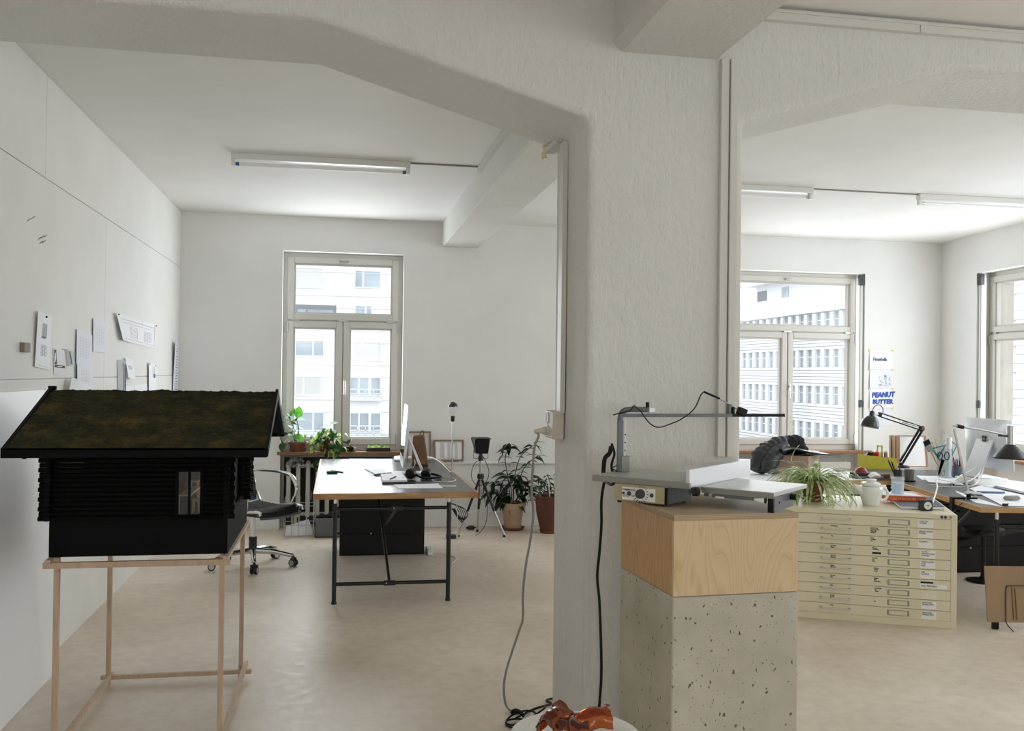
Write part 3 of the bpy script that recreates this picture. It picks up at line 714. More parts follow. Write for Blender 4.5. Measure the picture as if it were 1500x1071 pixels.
# ================================================================== LEFT BAY
# ------------------------------------------------------------------ chalet model on its stick stand
ST = thing('stick_stand', 'thin softwood stick stand carrying the black chalet model', 'stand', (-.78, 4.56, 0))
lx0, lx1 = -1.118, -.468; ly0, ly1 = 4.13, 5.01
for (x, y) in ((lx0, ly0), (lx1, ly0), (lx0+.01, ly1), (lx1, ly1)):
    MB().box(x-.0105, x+.0105, y-.0105, y+.0105, 0, .80).build('leg', M['softwood'], ST)
MB().box(-1.165, -.435, ly0-.0315, ly0-.0105, .762, .786).build('rail', M['softwood'], ST)
MB().box(-1.165, -.435, ly1+.0105, ly1+.0315, .762, .786).build('rail', M['softwood'], ST)
MB().box(lx0-.0315, lx0-.0105, ly0-.06, ly1+.06, .787, .803).build('rail', M['softwood'], ST)
MB().box(lx1+.0105, lx1+.0315, ly0-.06, ly1+.06, .787, .803).build('rail', M['softwood'], ST)
MB().box(lx0-.02, lx1+.055, ly1-.0315, ly1-.0105, .028, .048).build('rail', M['softwood'], ST)
MB().box(lx0+.0105, lx0+.0315, ly0-.04, ly1+.03, .03, .05).build('rail', M['softwood'], ST)
MB().box(lx1+.0105, lx1+.0315, ly0-.04, ly1+.05, .05, .07).build('rail', M['softwood'], ST)

H = thing('chalet_model', 'black wooden chalet model with mossy roof on thin stick stand', 'model', (-.8, 4.56, .803))
bx0, bx1, by0, by1 = -1.152, -.448, 4.13, 5.0
MB().box(bx0, bx1, by0, by1, .803, .953).build('plinth', M['housecard'], H, bevel=.001)
lz = [.953+i*.0198 for i in range(15)]
def log(b, p0, p1, h):
    p0, p1 = V(p0), V(p1); d = (p1-p0).normalized(); s = d.cross(V((0, 0, 1)))
    c = .0055; r = .013; hh = h/2-.0008
    prof = [(-r+c, -hh), (r-c, -hh), (r, -hh+c), (r, hh-c), (r-c, hh), (-r+c, hh), (-r, hh-c), (-r, -hh+c)]
    b.prism([p0+s*a+V((0, 0, z)) for a, z in prof], p1-p0)
for i in range(14):
    z = lz[i]+.0099; off = .004*(i % 2); win = .969 < z < 1.153
    segs = [(-1.19+off, -.657), (-.55, -.418-off)] if win else [(-1.19+off, -.418-off)]
    for a, b_ in segs:
        q = MB(); log(q, (a, 4.118, z), (b_, 4.118, z), .0198); q.build('log', M['blackmatte'], H)
    for xx, o_ in ((-.452, 1), (-1.148, -1)):
        sg = [(4.075+off, 4.34 if o_ > 0 else 4.2), (4.68, 5.05-off)] if .975 < z < 1.19 else [(4.075+off, 5.05-off)]
        for a, b_ in sg:
            q = MB(); log(q, (xx, a, z+.004), (xx, b_, z+.004), .0198); q.build('log', M['blackmatte'], H)
    q = MB(); log(q, (-1.19+off, 5.0, z), (-.418-off, 5.0, z), .0198); q.build('log', M['blackmatte'], H)
    q = MB(); log(q, (-.47, 4.72, z), (-.405-off, 4.72, z), .0198); q.build('log_end', M['blackmatte'], H)
# gables, window, inner lining
for xx in (-.458, -1.142):
    MB().prism([(xx, 4.11, 1.228), (xx, 5.01, 1.228), (xx, 4.56, 1.43)], (.016, 0, 0)).build('gable', M['blackmatte'], H)
wf = MB(); wf.box(-.66, -.648, 4.105, 4.135, .962, 1.16); wf.box(-.559, -.547, 4.105, 4.135, .962, 1.16); wf.box(-.648, -.559, 4.105, 4.135, .962, .97); wf.box(-.648, -.559, 4.105, 4.135, 1.152, 1.16); wf.box(-.607, -.600, 4.105, 4.135, .97, 1.152)
wfo = wf.build('window_frame', M['blackmatte'], H)
MB().box(-.648, -.607, 4.119, 4.121, .97, 1.152).build('pane', M['glass'], wfo)
MB().box(-.600, -.559, 4.119, 4.121, .97, 1.152).build('pane', M['glass'], wfo)
lining = mat('grey_weathered_lining', (150, 143, 132), .8, var=(30, .12))
MB().box(-1.12, -.47, 4.14, 4.975, .953, .957).build('inner_floor', lining, H)
pi_ = 0
for k in range(24):
    x0 = -1.12+k*.0272; MB().box(x0+.0008, x0+.0264, 4.70, 4.706+.001*(k % 2), .957, 1.225).build('lining_board', lining, H)
# roof
def slope(y0, z0, y1, z1, name, mt, up, nx=110, ny=50, x0=-1.27, x1=-.285):
    b = MB(); n = V((0, -(z1-z0), (y1-y0))).normalized()
    if n.z < 0: n = -n
    import mathutils
    vs = []; fs = []
    for j in range(ny+1):
        for i in range(nx+1):
            u, v = i/nx, j/ny
            p = V((x0+(x1-x0)*u, y0+(y1-y0)*v, z0+(z1-z0)*v))
            nz = mathutils.noise.noise(p*30)*.6+mathutils.noise.noise(p*85)*.6+mathutils.noise.noise(p*9)*.5
            e = min(1, min(u, 1-u)*40, v*18+.15)
            vs.append(p+n*(up+.0085*nz*e))
    for j in range(ny):
        for i in range(nx): fs.append((j*(nx+1)+i, j*(nx+1)+i+1, (j+1)*(nx+1)+i+1, (j+1)*(nx+1)+i))
    b.add(vs, fs)
    return b.build(name, mt, H, ang=60)
slope(3.955, 1.262, 4.565, 1.478, 'moss_cover', M['moss'], .002)
slope(5.165, 1.262, 4.555, 1.478, 'moss_cover', M['moss'], .002, 60, 24)
for (ya, za, yb_, zb_) in ((3.955, 1.25, 4.56, 1.466), (5.165, 1.25, 4.56, 1.466)):
    b = MB(); b.prism([(-1.272, ya, za), (-1.272, yb_, zb_), (-1.272, yb_, zb_-.016), (-1.272, ya, za-.016)], (.99, 0, 0)); b.build('roof_deck', M['blackmatte'], H)
    for xx in (-1.28, -.286):
        b = MB(); s_ = -1 if ya < yb_ else 1
        b.prism([(xx, ya+s_*.012, za-.022), (xx, ya+s_*.012, za+.012), (xx, yb_, zb_+.026), (xx, yb_, zb_-.02)], (.012, 0, 0)); b.build('bargeboard', M['housecard'], H)
MB().box(-1.278, -.278, 3.935, 3.953, 1.226, 1.256).build('eave_board', M['housecard'], H, bevel=.002)
MB().box(-1.278, -.278, 5.167, 5.185, 1.226, 1.256).build('eave_board', M['housecard'], H, bevel=.002)
MB().cyl((-1.284, 4.56, 1.488), (-1.25, 4.56, 1.488), .009).build('ridge_end', M['housecard'], H)
for yy, zz in ((4.12, 1.268), (4.56, 1.425), (5.0, 1.268)):
    MB().box(-1.26, -.30, yy-.012, yy+.012, zz-.03, zz-.008).build('purlin', M['blackmatte'], H)
for k in range(9):
    MB().bar((-1.2+k*.1, 3.96, 1.226), (-1.2+k*.1, 4.16, 1.297), .014, .012).build('rafter', M['blackmatte'], H)
MB().tube(curve_pts([(-.30, 5.14, 1.235), (-.285, 5.13, 1.20), (-.265, 5.15, 1.185)]), .0025, 6).build('gutter_hook', M['blacksteel'], H)
# tiny furniture seen through the model's window
mini = mat('pale_limewood', (226, 206, 170), .6)
def mini_table(x0, x1, y0, y1, z0, z1, label, name='miniature_table', cat='miniature furniture', th=.006):
    t = thing(name, label, cat, ((x0+x1)/2, (y0+y1)/2, z0))
    MB().box(x0, x1, y0, y1, z1-th, z1).build('top', mini, t)
    for (x, y) in ((x0+.005, y0+.006), (x1-.005, y0+.006), (x0+.005, y1-.006), (x1-.005, y1-.006)):
        MB().cyl((x, y, z1-th), (x+(.003 if x > (x0+x1)/2 else -.003), y, z0), .0032, seg=6).build('leg', mini, t)
    return t
mini_table(pY(261, 725, 4.25).x, pY(279, 725, 4.25).x, 4.25, 4.57, .957, pY(270, 725, 4.25).z, 'miniature wooden table behind the chalet model window')
mini_table(pY(277, 704, 4.62).x, pY(291, 704, 4.62).x, 4.6, 4.66, .957, pY(285, 704, 4.62).z, 'miniature high side table at the back of the chalet model', 'miniature_table')
mini_table(pY(282, 731, 4.27).x, pY(293, 731, 4.27).x, 4.25, 4.30, .957, pY(287, 731, 4.27).z, 'miniature stool beside the long table inside the chalet model', 'miniature_stool', th=.005)

# ------------------------------------------------------------------ white panel leaning on the left wall
p0 = pZ(0, 1067, 0); p1 = pZ(88, 981, 0)
pb = MB(); yA, yZ = 3.45, p1.y; xb = p1.x-.01; xt = XL+.002
pb.prism([(xb, yA, 0), (xb-.018, yA, 0), (xt, yA, 1.462), (xt+.018, yA, 1.464)], (0, yZ-yA, 0))
tag(pb.build('leaning_board', M['whiteboard'], bevel=.0015), 'large white board leaning on the left wall behind the chalet model', 'board')
# fold of clear sheet peeping above the model roof
q = MB(); q.sheet(pX(98, 585, XL+.03), pX(130, 585, XL+.03), pX(126, 566, XL+.02), pX(101, 553, XL+.02), .001, fn=lambda u, v: .02*math.sin(3*u)+.015*v)
tag(q.build('tracing_sheet', mat('greyish_tracing_paper', (205, 206, 206), .5)), 'curled tracing sheet pinned to left wall just above the model roof', 'paper')

# ------------------------------------------------------------------ sheets pinned to the left wall
def wall_sheet(name, label, quad, curl=0.0, fn=None, prints=(), m='paper', n0=.003, cat='paper', pins=()):
    P = [pX(px, py, XL+n0) for px, py in quad]     # tl, tr, br, bl
    for p in P: p.x = XL+n0
    b = MB(); b.sheet(P[3], P[2], P[1], P[0], .0012, curl, 6, 6, nrm=(1, 0, 0), fn=fn)
    o = b.build(name, M[m]); tag(o, label, cat)
    f = fn if fn else (lambda u, v: curl*(2*abs(u-.5))**2)
    def at(u, v):                                   # v measured down from the top edge
        p = (P[0]*(1-u)+P[1]*u)*(1-v)+(P[3]*(1-u)+P[2]*u)*v
        return V((XL+n0+f(u, 1-v)+.0014, p.y, p.z))
    k = 0
    for (mm, rects) in prints:
        pb = MB()
        for (u0, v0, u1, v1) in rects:
            pb.add([at(u0, v1), at(u1, v1), at(u1, v0), at(u0, v0)], [(0, 1, 2, 3)])
        pb.build('print', M[mm], o)
    for (u, v) in pins:
        c = at(u, v); MB().ball(c+V((.003, 0, 0)), .006, 8, 6).build('pin', M['blackplastic'], o)
    return o
random.seed(3)
def lines(u0, u1, v0, v1, n, t=.006, jit=.0):
    return [(u0, v0+(v1-v0)*i/n, u1-random.random()*jit, v0+(v1-v0)*i/n+t) for i in range(n+1)]
def grid(u0, u1, v0, v1, nu, nv, tu=.012, tv=.006):
    return [(u0+(u1-u0)*i/nu, v0, u0+(u1-u0)*i/nu+tu, v1) for i in range(nu+1)]+[(u0, v0+(v1-v0)*i/nv, u1, v0+(v1-v0)*i/nv+tv) for i in range(nv+1)]
wall_sheet('wall_print', 'tall white sheet with two small grey floor plans, leftmost on the wall', [(52, 455), (76, 463), (72, 542), (49, 537)], fn=lambda u, v: .012*(1-u)*(.5+v*.5),
           prints=[('ink', grid(.36, .66, .19, .44, 4, 14, .02, .008)+grid(.33, .7, .58, .77, 3, 8, .015, .006)+[(.32, .42, .6, .46)]), ('inklight', lines(.1, .9, .955, .96, 1))], pins=[(.55, .06)])
wc = MB(); wc.obox(pX(37, 509, XL+.012)+V((.0, 0, 0)), (.011, 0, 0), (0, .045, 0), (0, 0, .024)); o = wc.build('wood_sample', mat('taupe_wood_sample', (158, 142, 128), .7, var=(9, .15)), bevel=.002)
tag(o, 'small taupe wood sample pinned near the left edge of wall', 'sample')
wall_sheet('wall_photo', 'narrow folded photo strip pinned below the tall floor plan sheet', [(78, 510), (88, 513), (88, 550), (79, 549)], fn=lambda u, v: .035*u*(1-v*.4), prints=[('bag', [(.05, .62, .9, .72)]), ('ink', [(.05, .05, .25, .6)])])
wall_sheet('wall_swatch', 'bunch of grey fabric swatches hanging beside the folded photo strip', [(91, 511), (101, 514), (103, 536), (96, 536)], fn=lambda u, v: .03*abs(math.sin(6*u)), prints=[('ink', [(.15, .1, .3, .9), (.5, .2, .62, .95)])], m='paper2')
wall_sheet('wall_print', 'upper of two joined pale pencil drawings on left wall', [(111, 482), (136, 491), (135, 538), (110, 533)], fn=lambda u, v: .006*(1-u), prints=[('inklight', grid(.2, .75, .2, .75, 3, 7, .02, .008))], m='paper2')
wall_sheet('wall_print', 'lower of two joined pale pencil drawings, cut off by the model roof', [(111, 533), (136, 536), (136, 590), (111, 590)], fn=lambda u, v: .008*(1-u), prints=[('inklight', grid(.25, .7, .15, .6, 3, 5, .02, .008))], n0=.006, m='paper2')
wall_sheet('wall_print', 'pale drawing pinned upper right of the two joined pencil sheets', [(135, 466), (157, 472), (155, 517), (135, 515)], fn=lambda u, v: .006*(1-u), prints=[('inklight', grid(.25, .75, .2, .75, 3, 6, .02, .008))], m='paper2')
wall_sheet('wall_plan', 'wide plan sheet with red border line and curled left edge', [(166, 458), (229, 476), (227, 510), (174, 498)], fn=lambda u, v: .1*max(0, .35-u)**1.2*(1-v*.35), m='paper',
           prints=[('ink', [(.08, .16, .97, .17), (.08, .28, .97, .287), (.1, .9, .97, .907), (.3, .02, .305, .1), (.62, .02, .625, .1)]+grid(.28, .48, .38, .8, 5, 7, .005, .006)+grid(.66, .86, .42, .82, 4, 8, .004, .006)), ('red', [(.955, .02, .965, .96)])], pins=[(.04, .04), (.985, .05)])
wall_sheet('wall_note', 'white note with a small sketch over a stack of clipped papers', [(181, 524), (192, 527), (192, 556), (181, 553)], fn=lambda u, v: .02*(1-v)+.012, prints=[('inklight', [(.2, .35, .7, .55)])])
wall_sheet('wall_papers', 'stack of curled clipped papers left of the small sketch note', [(172, 527), (180, 529), (180, 582), (173, 582)], fn=lambda u, v: .03*abs(math.sin(7*u)), prints=[('ink', [(.3, .05, .36, .95), (.6, .1, .66, .9)])], m='paper2')
wall_sheet('wall_print', 'white sheet with blue diagram, right of the clipped papers', [(216, 531), (229, 534), (229, 582), (216, 582)], fn=lambda u, v: .01*(1-u), prints=[('darkblue', [(.6, .3, .85, .42), (.7, .1, .75, .3)]), ('ink', [(.1, .02, .2, .06), (.85, .02, .95, .07), (.5, .1, .53, .4)])])
wall_sheet('wall_print', 'low wide paper strip just above the roof ridge of the model', [(181, 566), (214, 562), (214, 584), (181, 584)], fn=lambda u, v: .006, prints=[('inklight', [(.4, .2, .43, .45)])])
wall_sheet('wall_list', 'long narrow printed list hanging near the window corner', [(252, 500), (261, 503), (261, 590), (252, 590)], fn=lambda u, v: .03*(1-u)*(v), m='paper2', prints=[('ink', [(.35+.1*(i % 2), .05+i*.045, .85-.2*(i % 3 == 0), .062+i*.045) for i in range(20)])])
# pencil tally marks and small hooks
tm = MB()
for i, (x, y) in enumerate(((58, 349), (62, 347), (66, 346), (60, 355), (64, 354), (42, 322), (48, 319))):
    a = pX(x-2, y+2, XL+.001); b_ = pX(x+3, y-2, XL+.001); a.x = b_.x = XL+.001; tm.bar(a, b_, .001, .004)
tm.build('pencil_mark', M['ink'], wl)

# ------------------------------------------------------------------ swivel chair
cx, cy = -.655, 7.86; th_ = math.radians(-40)
CH = thing('office_chair', 'chrome swivel chair with ribbed black seat behind the chalet model', 'chair', (cx, cy, 0), th_)
base = WM[CH.name]
def loc(x, y, z): return base @ V((x, y, z))
for k in range(5):
    a = math.radians(-83+72*k)-th_
    e = loc(.33*math.cos(a), .33*math.sin(a), .085); h0 = loc(0, 0, .125)
    b = MB(); b.tube([h0, h0*.5+e*.5+V((0, 0, .012)), e], [.026, .021, .016], 10); b.build('base_arm', M['chrome'], CH)
    cs = MB(); d = V((math.cos(a+th_+1.2), math.sin(a+th_+1.2), 0)); c0 = V((e.x, e.y, .03))
    cs.cyl(c0-d*.026, c0-d*.006, .03, seg=16); cs.cyl(c0+d*.006, c0+d*.026, .03, seg=16); cs.cyl(c0+V((0, 0, .0)), c0+V((0, 0, .06)), .009)
    cs.tube([c0+V((0, 0, .03))-d*.028, c0+V((0, 0, .036)), c0+V((0, 0, .03))+d*.028], .012, 8)
    co = cs.build('caster', M['blackplastic'], CH)
    rm = MB(); rm.cyl(c0+d*.0262, c0+d*.0275, .022, seg=16); rm.cyl(c0-d*.0275, c0-d*.0262, .022, seg=16); rm.build('hub_cap', M['steel'], co)
MB().cyl(loc(0, 0, .10), loc(0, 0, .235), .032).build('column_sleeve', M['blackplastic'], CH)
MB().cyl(loc(0, 0, .235), loc(0, 0, .41), .017).build('gas_column', M['chrome'], CH)
m_ = MB(); m_.obox(loc(.02, 0, .425), base.to_3x3() @ V((.13, 0, 0)), base.to_3x3() @ V((0, .07, 0)), (0, 0, .022)); m_.cyl(loc(.02, .07, .40), loc(.02, .1, .40), .03); m_.build('tilt_mechanism', M['blackplastic'], CH, bevel=.01)
# seat: ribbed pad with a waterfall front, backrest curving up
prof = []
def seat_profile(s):   # s 0..1 front to back
    x = .30-.48*s; z = .478+.02*(1-abs(2*s-1))*-1
    if s < .15: z -= (.15-s)**2*1.8
    return x, z
sv = []; sf = []; nr_ = 12; nw = 6
for i in range(nr_*2+1):
    s = i/(nr_*2); x, z = seat_profile(s); bump = .020 if i % 2 else 0
    for j in range(nw+1):
        y = -.225+.45*j/nw; sv.append(loc(x, y, z+bump-.012*(1-(2*abs(j/nw-.5))**2)))
for i in range(nr_*2):
    for j in range(nw): a = i*(nw+1)+j; sf.append((a, a+1, a+nw+2, a+nw+1))
n_ = len(sv); sv2 = [p-V((0, 0, .018)) for p in sv]; 
b = MB(); b.add(sv+sv2, sf+[tuple(q+n_ for q in f[::-1]) for f in sf]+[(i*(nw+1), (i+1)*(nw+1), (i+1)*(nw+1)+n_, i*(nw+1)+n_) for i in range(nr_*2)]+[(i*(nw+1)+nw, i*(nw+1)+nw+n_, (i+1)*(nw+1)+nw+n_, (i+1)*(nw+1)+nw) for i in range(nr_*2)]+[(j, j+n_, j+1+n_, j+1) for j in range(nw)])
M['chairblack'] = mat('black_ribbed_leather', (30, 30, 32), .2, spec=.9)
b.build('seat', M['chairblack'], CH, ang=20)
bv = []; bf = []
for i in range(61):
    s = i/60; x = -.185-.13*s-.05*s*s+.03*math.sin(PI*s); z = .50+.50*s; bump = .006 if i % 2 else 0
    for j in range(nw+1):
        y = -.22+.44*j/nw; c_ = 1-(2*abs(j/nw-.5))**2
        bv.append(loc(x+bump-.025*c_, y, z))
for i in range(60):
    for j in range(nw): a = i*(nw+1)+j; bf.append((a, a+1, a+nw+2, a+nw+1))
n_ = len(bv); bv2 = [p-(base.to_3x3() @ V((.018, 0, 0))) for p in bv]
b = MB(); b.add(bv+bv2, bf+[tuple(q+n_ for q in f[::-1]) for f in bf]+[(i*(nw+1), (i+1)*(nw+1), (i+1)*(nw+1)+n_, i*(nw+1)+n_) for i in range(60)]+[(i*(nw+1)+nw, i*(nw+1)+nw+n_, (i+1)*(nw+1)+nw+n_, (i+1)*(nw+1)+nw) for i in range(60)])
b.build('backrest', M['chairblack'], CH, ang=20)
for sd in (-1, 1):
    y = sd*.238
    pts = [loc(.315, y, .455), loc(.28, y, .482), loc(.06, y, .468), loc(-.12, y, .478), loc(-.18, y, .52), loc(-.27, y, .75), loc(-.345, y, 1.0)]
    MB().tube(curve_pts(pts), .012, 8).build('side_rail', M['chrome'], CH)
    pts = [loc(-.27, y+sd*.01, .725), loc(-.2, y+sd*.03, .735), loc(.0, y+sd*.045, .735), loc(.13, y+sd*.045, .715), loc(.20, y+sd*.04, .64), loc(.205, y+sd*.03, .57), loc(.17, y+sd*.012, .482)]
    cp_ = curve_pts(pts); nn = len(cp_)
    MB().tube(cp_, [.009+.008*max(0, math.sin(PI*min(1, max(0, (i/nn-.25)/.6)))) for i in range(nn)], 8).build('armrest', M['chrome'], CH)
b = MB(); b.sheet(loc(-.175, -.2, .497), loc(-.175, .2, .497), loc(-.215, .2, .58), loc(-.215, -.2, .58), .003, nrm=base.to_3x3() @ V((1, 0, .2)), fn=lambda u, v: .012*math.sin(5*u)+.006)
b.build('lumbar_cloth', M['bluecloth'], CH)

# ------------------------------------------------------------------ trestle desk
DZ = .757
D = thing('trestle_desk', 'long desk with black linoleum top on black steel trestle frame', 'desk', (.41, 7.7, 0))
dx0, dx1, dy0, dy1 = -.140, .955, 6.45, 8.98
MB().box(dx0+.004, dx1-.004, dy0+.004, dy1-.004, DZ-.038, DZ).build('tabletop', M['lino'], D)
for (a0, a1, b0, b1) in ((dx0, dx1, dy0-.012, dy0+.004), (dx0, dx1, dy1-.004, dy1+.012), (dx0-.012, dx0+.004, dy0+.03, dy1), (dx1-.004, dx1+.012, dy0+.03, dy1)):
    MB().box(a0, a1, b0, b1, DZ-.04, DZ-.0015).build('edge_strip', M['edge'], D, bevel=.001)
for a0 in (dx0-.012, dx1-.045): MB().box(a0, a0+.057, dy0-.013, dy0+.03, DZ-.0405, DZ-.001).build('corner_block', mat('darker_oak_corner', (166, 116, 74), .5), D, bevel=.001)
def trestle(yf, yb, x0, x1, parent, ztop, rails=True):
    for yy in (yf, yb):
        for xx in (x0, x1):
            lg = MB().cyl((xx, yy, .012), (xx, yy, ztop-.075), .0155).build('leg', M['blacksteel'], parent)
            MB().cyl((xx, yy, ztop-.075), (xx, yy, ztop-.04), .011).build('height_screw', M['chrome'], lg)
            MB().cyl((xx, yy, 0), (xx, yy, .014), .019).build('foot_cap', M['blackplastic'], lg)
        MB().cyl((x0, yy, .133), (x1, yy, .133), .0125).build('rail', M['blacksteel'], parent)
        MB().cyl((x0, yy, ztop-.112), (x1, yy, ztop-.112), .0125).build('rail', M['blacksteel'], parent)
    xm = (x0+x1)/2
    for xo, z0, z1 in ((-.015, .133, ztop-.112), (.03, ztop-.112, .133)):
        br = MB().cyl((xm+xo, yf, z0), (xm+xo-.02, yb, z1), .011).build('brace', M['blacksteel'], parent)
        for yy, zz in ((yf, z0), (yb, z1)):
            MB().box(xm+xo-.04, xm+xo+.04, yy-.014, yy+.014, zz-.0145, zz+.0145).build('clamp', M['blacksteel'], br)
            MB().cyl((xm+xo-.022, yy-.018, zz), (xm+xo-.022, yy+.018, zz), .005, seg=8).build('bolt', M['steel'], br)
trestle(6.505, 8.55, -.004, .772, D, DZ)

def onD(px, py, z=DZ): return pZ(px, py, z)
def pen(name, label, p0, p1, r, m, cap=None, cat='pen'):
    p0, p1 = V(p0), V(p1); d = (p1-p0)
    o = MB().tube([p0, p0+d*.08, p0+d*.9, p1], [r*.5, r, r, r*.7], 8).build(name, M[m]); tag(o, label, cat)
    if cap: MB().tube([p0+d*.62, p1+d*.02], [r*1.12, r*1.12], 8).build('cap', M[cap], o)
    return o
a = onD(478, 694); b_ = onD(494, 693.5); a.z = b_.z = DZ+.011
pen('marker_pen', 'fat green marker pen lying on the left of the black desk', a, b_, .011, 'greencap', 'greencap')
a = onD(485, 690.5); b_ = onD(503.5, 693); a.z = b_.z = DZ+.006
pen('ballpoint_pen', 'thin black pen behind the green marker on the desk', a, b_, .006, 'blackplastic')
def flat(name, label, quad, th, m, cat, z=DZ, bevel=0):
    P = [pZ(px, py, z) for px, py in quad]; o = MB().prism(P, (0, 0, th)).build(name, M[m], bevel=bevel); return tag(o, label, cat)
flat('paper_sheet', 'white sheet lying at the far edge of the black desk', [(513, 675), (512, 672.2), (567, 672.5), (568, 676)], .0015, 'paper', 'paper')
flat('paper_sheet', 'pale sheet in middle of the black desk near the stylus', [(545, 698), (534, 687), (562, 686.5), (573, 696)], .0012, 'paper', 'paper')
a = onD(534, 687.5); b_ = onD(549, 695.5); a.z = b_.z = DZ+.006
pen('stylus', 'slim dark stylus lying across the pale sheet on the desk', a, b_, .0035, 'blackplastic')
a = onD(548, 698); b_ = onD(572, 695); a.z = b_.z = DZ+.010
pen('cutter_knife', 'black craft knife lying before the pad on the desk', a, b_, .008, 'blackplastic', 'steel', 'knife')
nb = thing('note_pad', 'thick white note pad with dark base on the desk', 'note pad', tuple(onD(577, 706)))
P = [onD(560, 709), onD(557.5, 699), onD(590, 698.5), onD(596.5, 708)]
MB().prism(P, (0, 0, .012)).build('pad_base', M['darkmetal'], nb); MB().prism([p+V((0, 0, .012)) for p in P], (0, 0, .013)).build('pages', M['paper'], nb)
a = onD(571, 702, DZ+.03); b_ = onD(580, 698, DZ+.03)
pen('pencil_stub', 'short grey pencil stub lying on the white note pad', a, b_, .0045, 'ink')
flat('paper_sheet', 'long white envelope near the front edge of the desk', [(584, 716), (576.5, 710.5), (642, 709), (649, 715.5)], .003, 'paper', 'envelope')
flat('steel_ruler', 'narrow grey ruler beside the white envelope on the desk', [(648, 713.2), (645, 711.2), (668, 711), (669, 713)], .0015, 'steel', 'ruler')
kb = thing('keyboard', 'slim pale keyboard below the left computer screen', 'keyboard', tuple(onD(590, 691)))
kx0, kx1, ky0, ky1 = .395, .525, 7.36, 7.78
MB().box(kx0, kx1, ky0, ky1, DZ, DZ+.008).build('body', M['alu'], kb, bevel=.003)
k_ = MB()
for i in range(5):
    for j in range(14): k_.box(kx0+.006+i*.0242, kx0+.027+i*.0242, ky0+.008+j*.029, ky0+.034+j*.029, DZ+.008, DZ+.0105)
o = k_.build('keys', M['keyboard'], kb); o['kind'] = 'stuff'
# computer seen almost edge-on
def imac(name, label, origin, rotz, wd, ht, tilt=.08, foot=.2):
    t = thing(name, label, 'computer', origin, rotz); B = WM[t.name]
    L = lambda x, y, z: B @ V((x, y, z))            # screen faces +x, width along y
    def P(x, y, z): return L(x-(z)*tilt*.0+.0, y, z)
    z0 = .075; z1 = z0+ht
    # body: flat front, bulging back
    ny, nz = 10, 8; vs = []; fs = []
    for j in range(nz+1):
        for i in range(ny+1):
            u, v = i/ny, j/nz; bul = (1-(2*u-1)**2)*(1-(2*v-1)**2)
            vs.append(L(-.006-.034*math.sqrt(max(0, bul))-(v-.5)*tilt*ht, wd*(u-.5), z0+ht*v))
    for j in range(nz+1):
        for i in range(ny+1):
            u, v = i/ny, j/nz; vs.append(L(0-(v-.5)*tilt*ht, wd*(u-.5), z0+ht*v))
    n = (ny+1)*(nz+1); I = lambda i, j: j*(ny+1)+i
    for j in range(nz):
        for i in range(ny):
            q = (I(i, j), I(i+1, j), I(i+1, j+1), I(i, j+1)); fs.append(q); fs.append(tuple(k+n for k in q[::-1]))
    rim = [I(i, 0) for i in range(ny)]+[I(ny, j) for j in range(nz)]+[I(i, nz) for i in range(ny, 0, -1)]+[I(0, j) for j in range(nz, 0, -1)]
    for k in range(len(rim)): a, b = rim[k], rim[(k+1) % len(rim)]; fs.append((a, a+n, b+n, b))
    MB().add(vs, fs).build('housing', M['alupale'], t, ang=50)
    fz = z0+.075
    def F(y, z, d=.001): return L(d-((z-z0)/ht-.5)*tilt*ht, y, z)
    MB().add([F(-wd/2+.003, fz), F(wd/2-.003, fz), F(wd/2-.003, z1-.003), F(-wd/2+.003, z1-.003)], [(0, 1, 2, 3)]).build('screen_glass', M['screen'], t)
    sh = MB(); ww = .095
    sh.prism([L(-.03, -ww, .32), L(-.045, -ww, .30), L(-.17, -ww, .008), L(-.16, -ww, .0), L(.02, -ww, .0), L(.02, -ww, .006), L(-.15, -ww, .009), L(-.036, -ww, .285)], B.to_3x3() @ V((0, 2*ww, 0)))
    so = sh.build('stand', M['alupale'], t, bevel=.002)
    MB().cyl(L(-.115, 0, .13), L(-.109, 0, .128), .024, seg=18).build('cable_port', M['darkmetal'], so)
    return t, L
im1, L1 = imac('desktop_computer', 'white desktop computer seen edge-on on the left desk', (.535, 7.70, DZ), PI-.03, .65, .48)
MB().add([L1(.0025+.012, -.30, .20), L1(.0025+.012, .30, .20), L1(.0025-.018, .30, .545), L1(.0025-.018, -.30, .545)], [(0, 1, 2, 3)])
hp = thing('headphones', 'black over-ear headphones lying on the desk by the computer', 'headphones', tuple(onD(615, 700)))
c = onD(612, 702); e1 = c+V((-.055, -.02, .045)); e2 = c+V((.075, .12, .03))
for e, dd in ((e1, V((.5, .75, .1))), (e2, V((.3, .8, .5)))):
    dd = dd.normalized(); cu_b = MB().tube([e-dd*.026, e-dd*.018, e+dd*.018, e+dd*.026], [.026, .041, .041, .03], 18).build('ear_cup', M['blackplastic'], hp)
    MB().tube([e-dd*.036, e-dd*.026], [.03, .036], 16).build('ear_pad', M['blackfabric'], cu_b)
MB().tube(curve_pts([e1+V((.0, .03, .01)), c+V((.03, -.06, .018)), c+V((.13, -.06, .016)), c+V((.18, .02, .016)), c+V((.15, .12, .02)), e2+V((.0, .03, 0))]), .009, 8).build('headband', M['blackfabric'], hp)
tag(MB().tube(curve_pts([onD(599, 690, DZ+.004), onD(606, 684, DZ+.03), onD(608, 676, DZ+.05), onD(603, 668, DZ+.05)], 8), .0025, 6).build('headphone_cable', M['cord']), 'thin cable rising from the headphones behind the computer', 'cable')
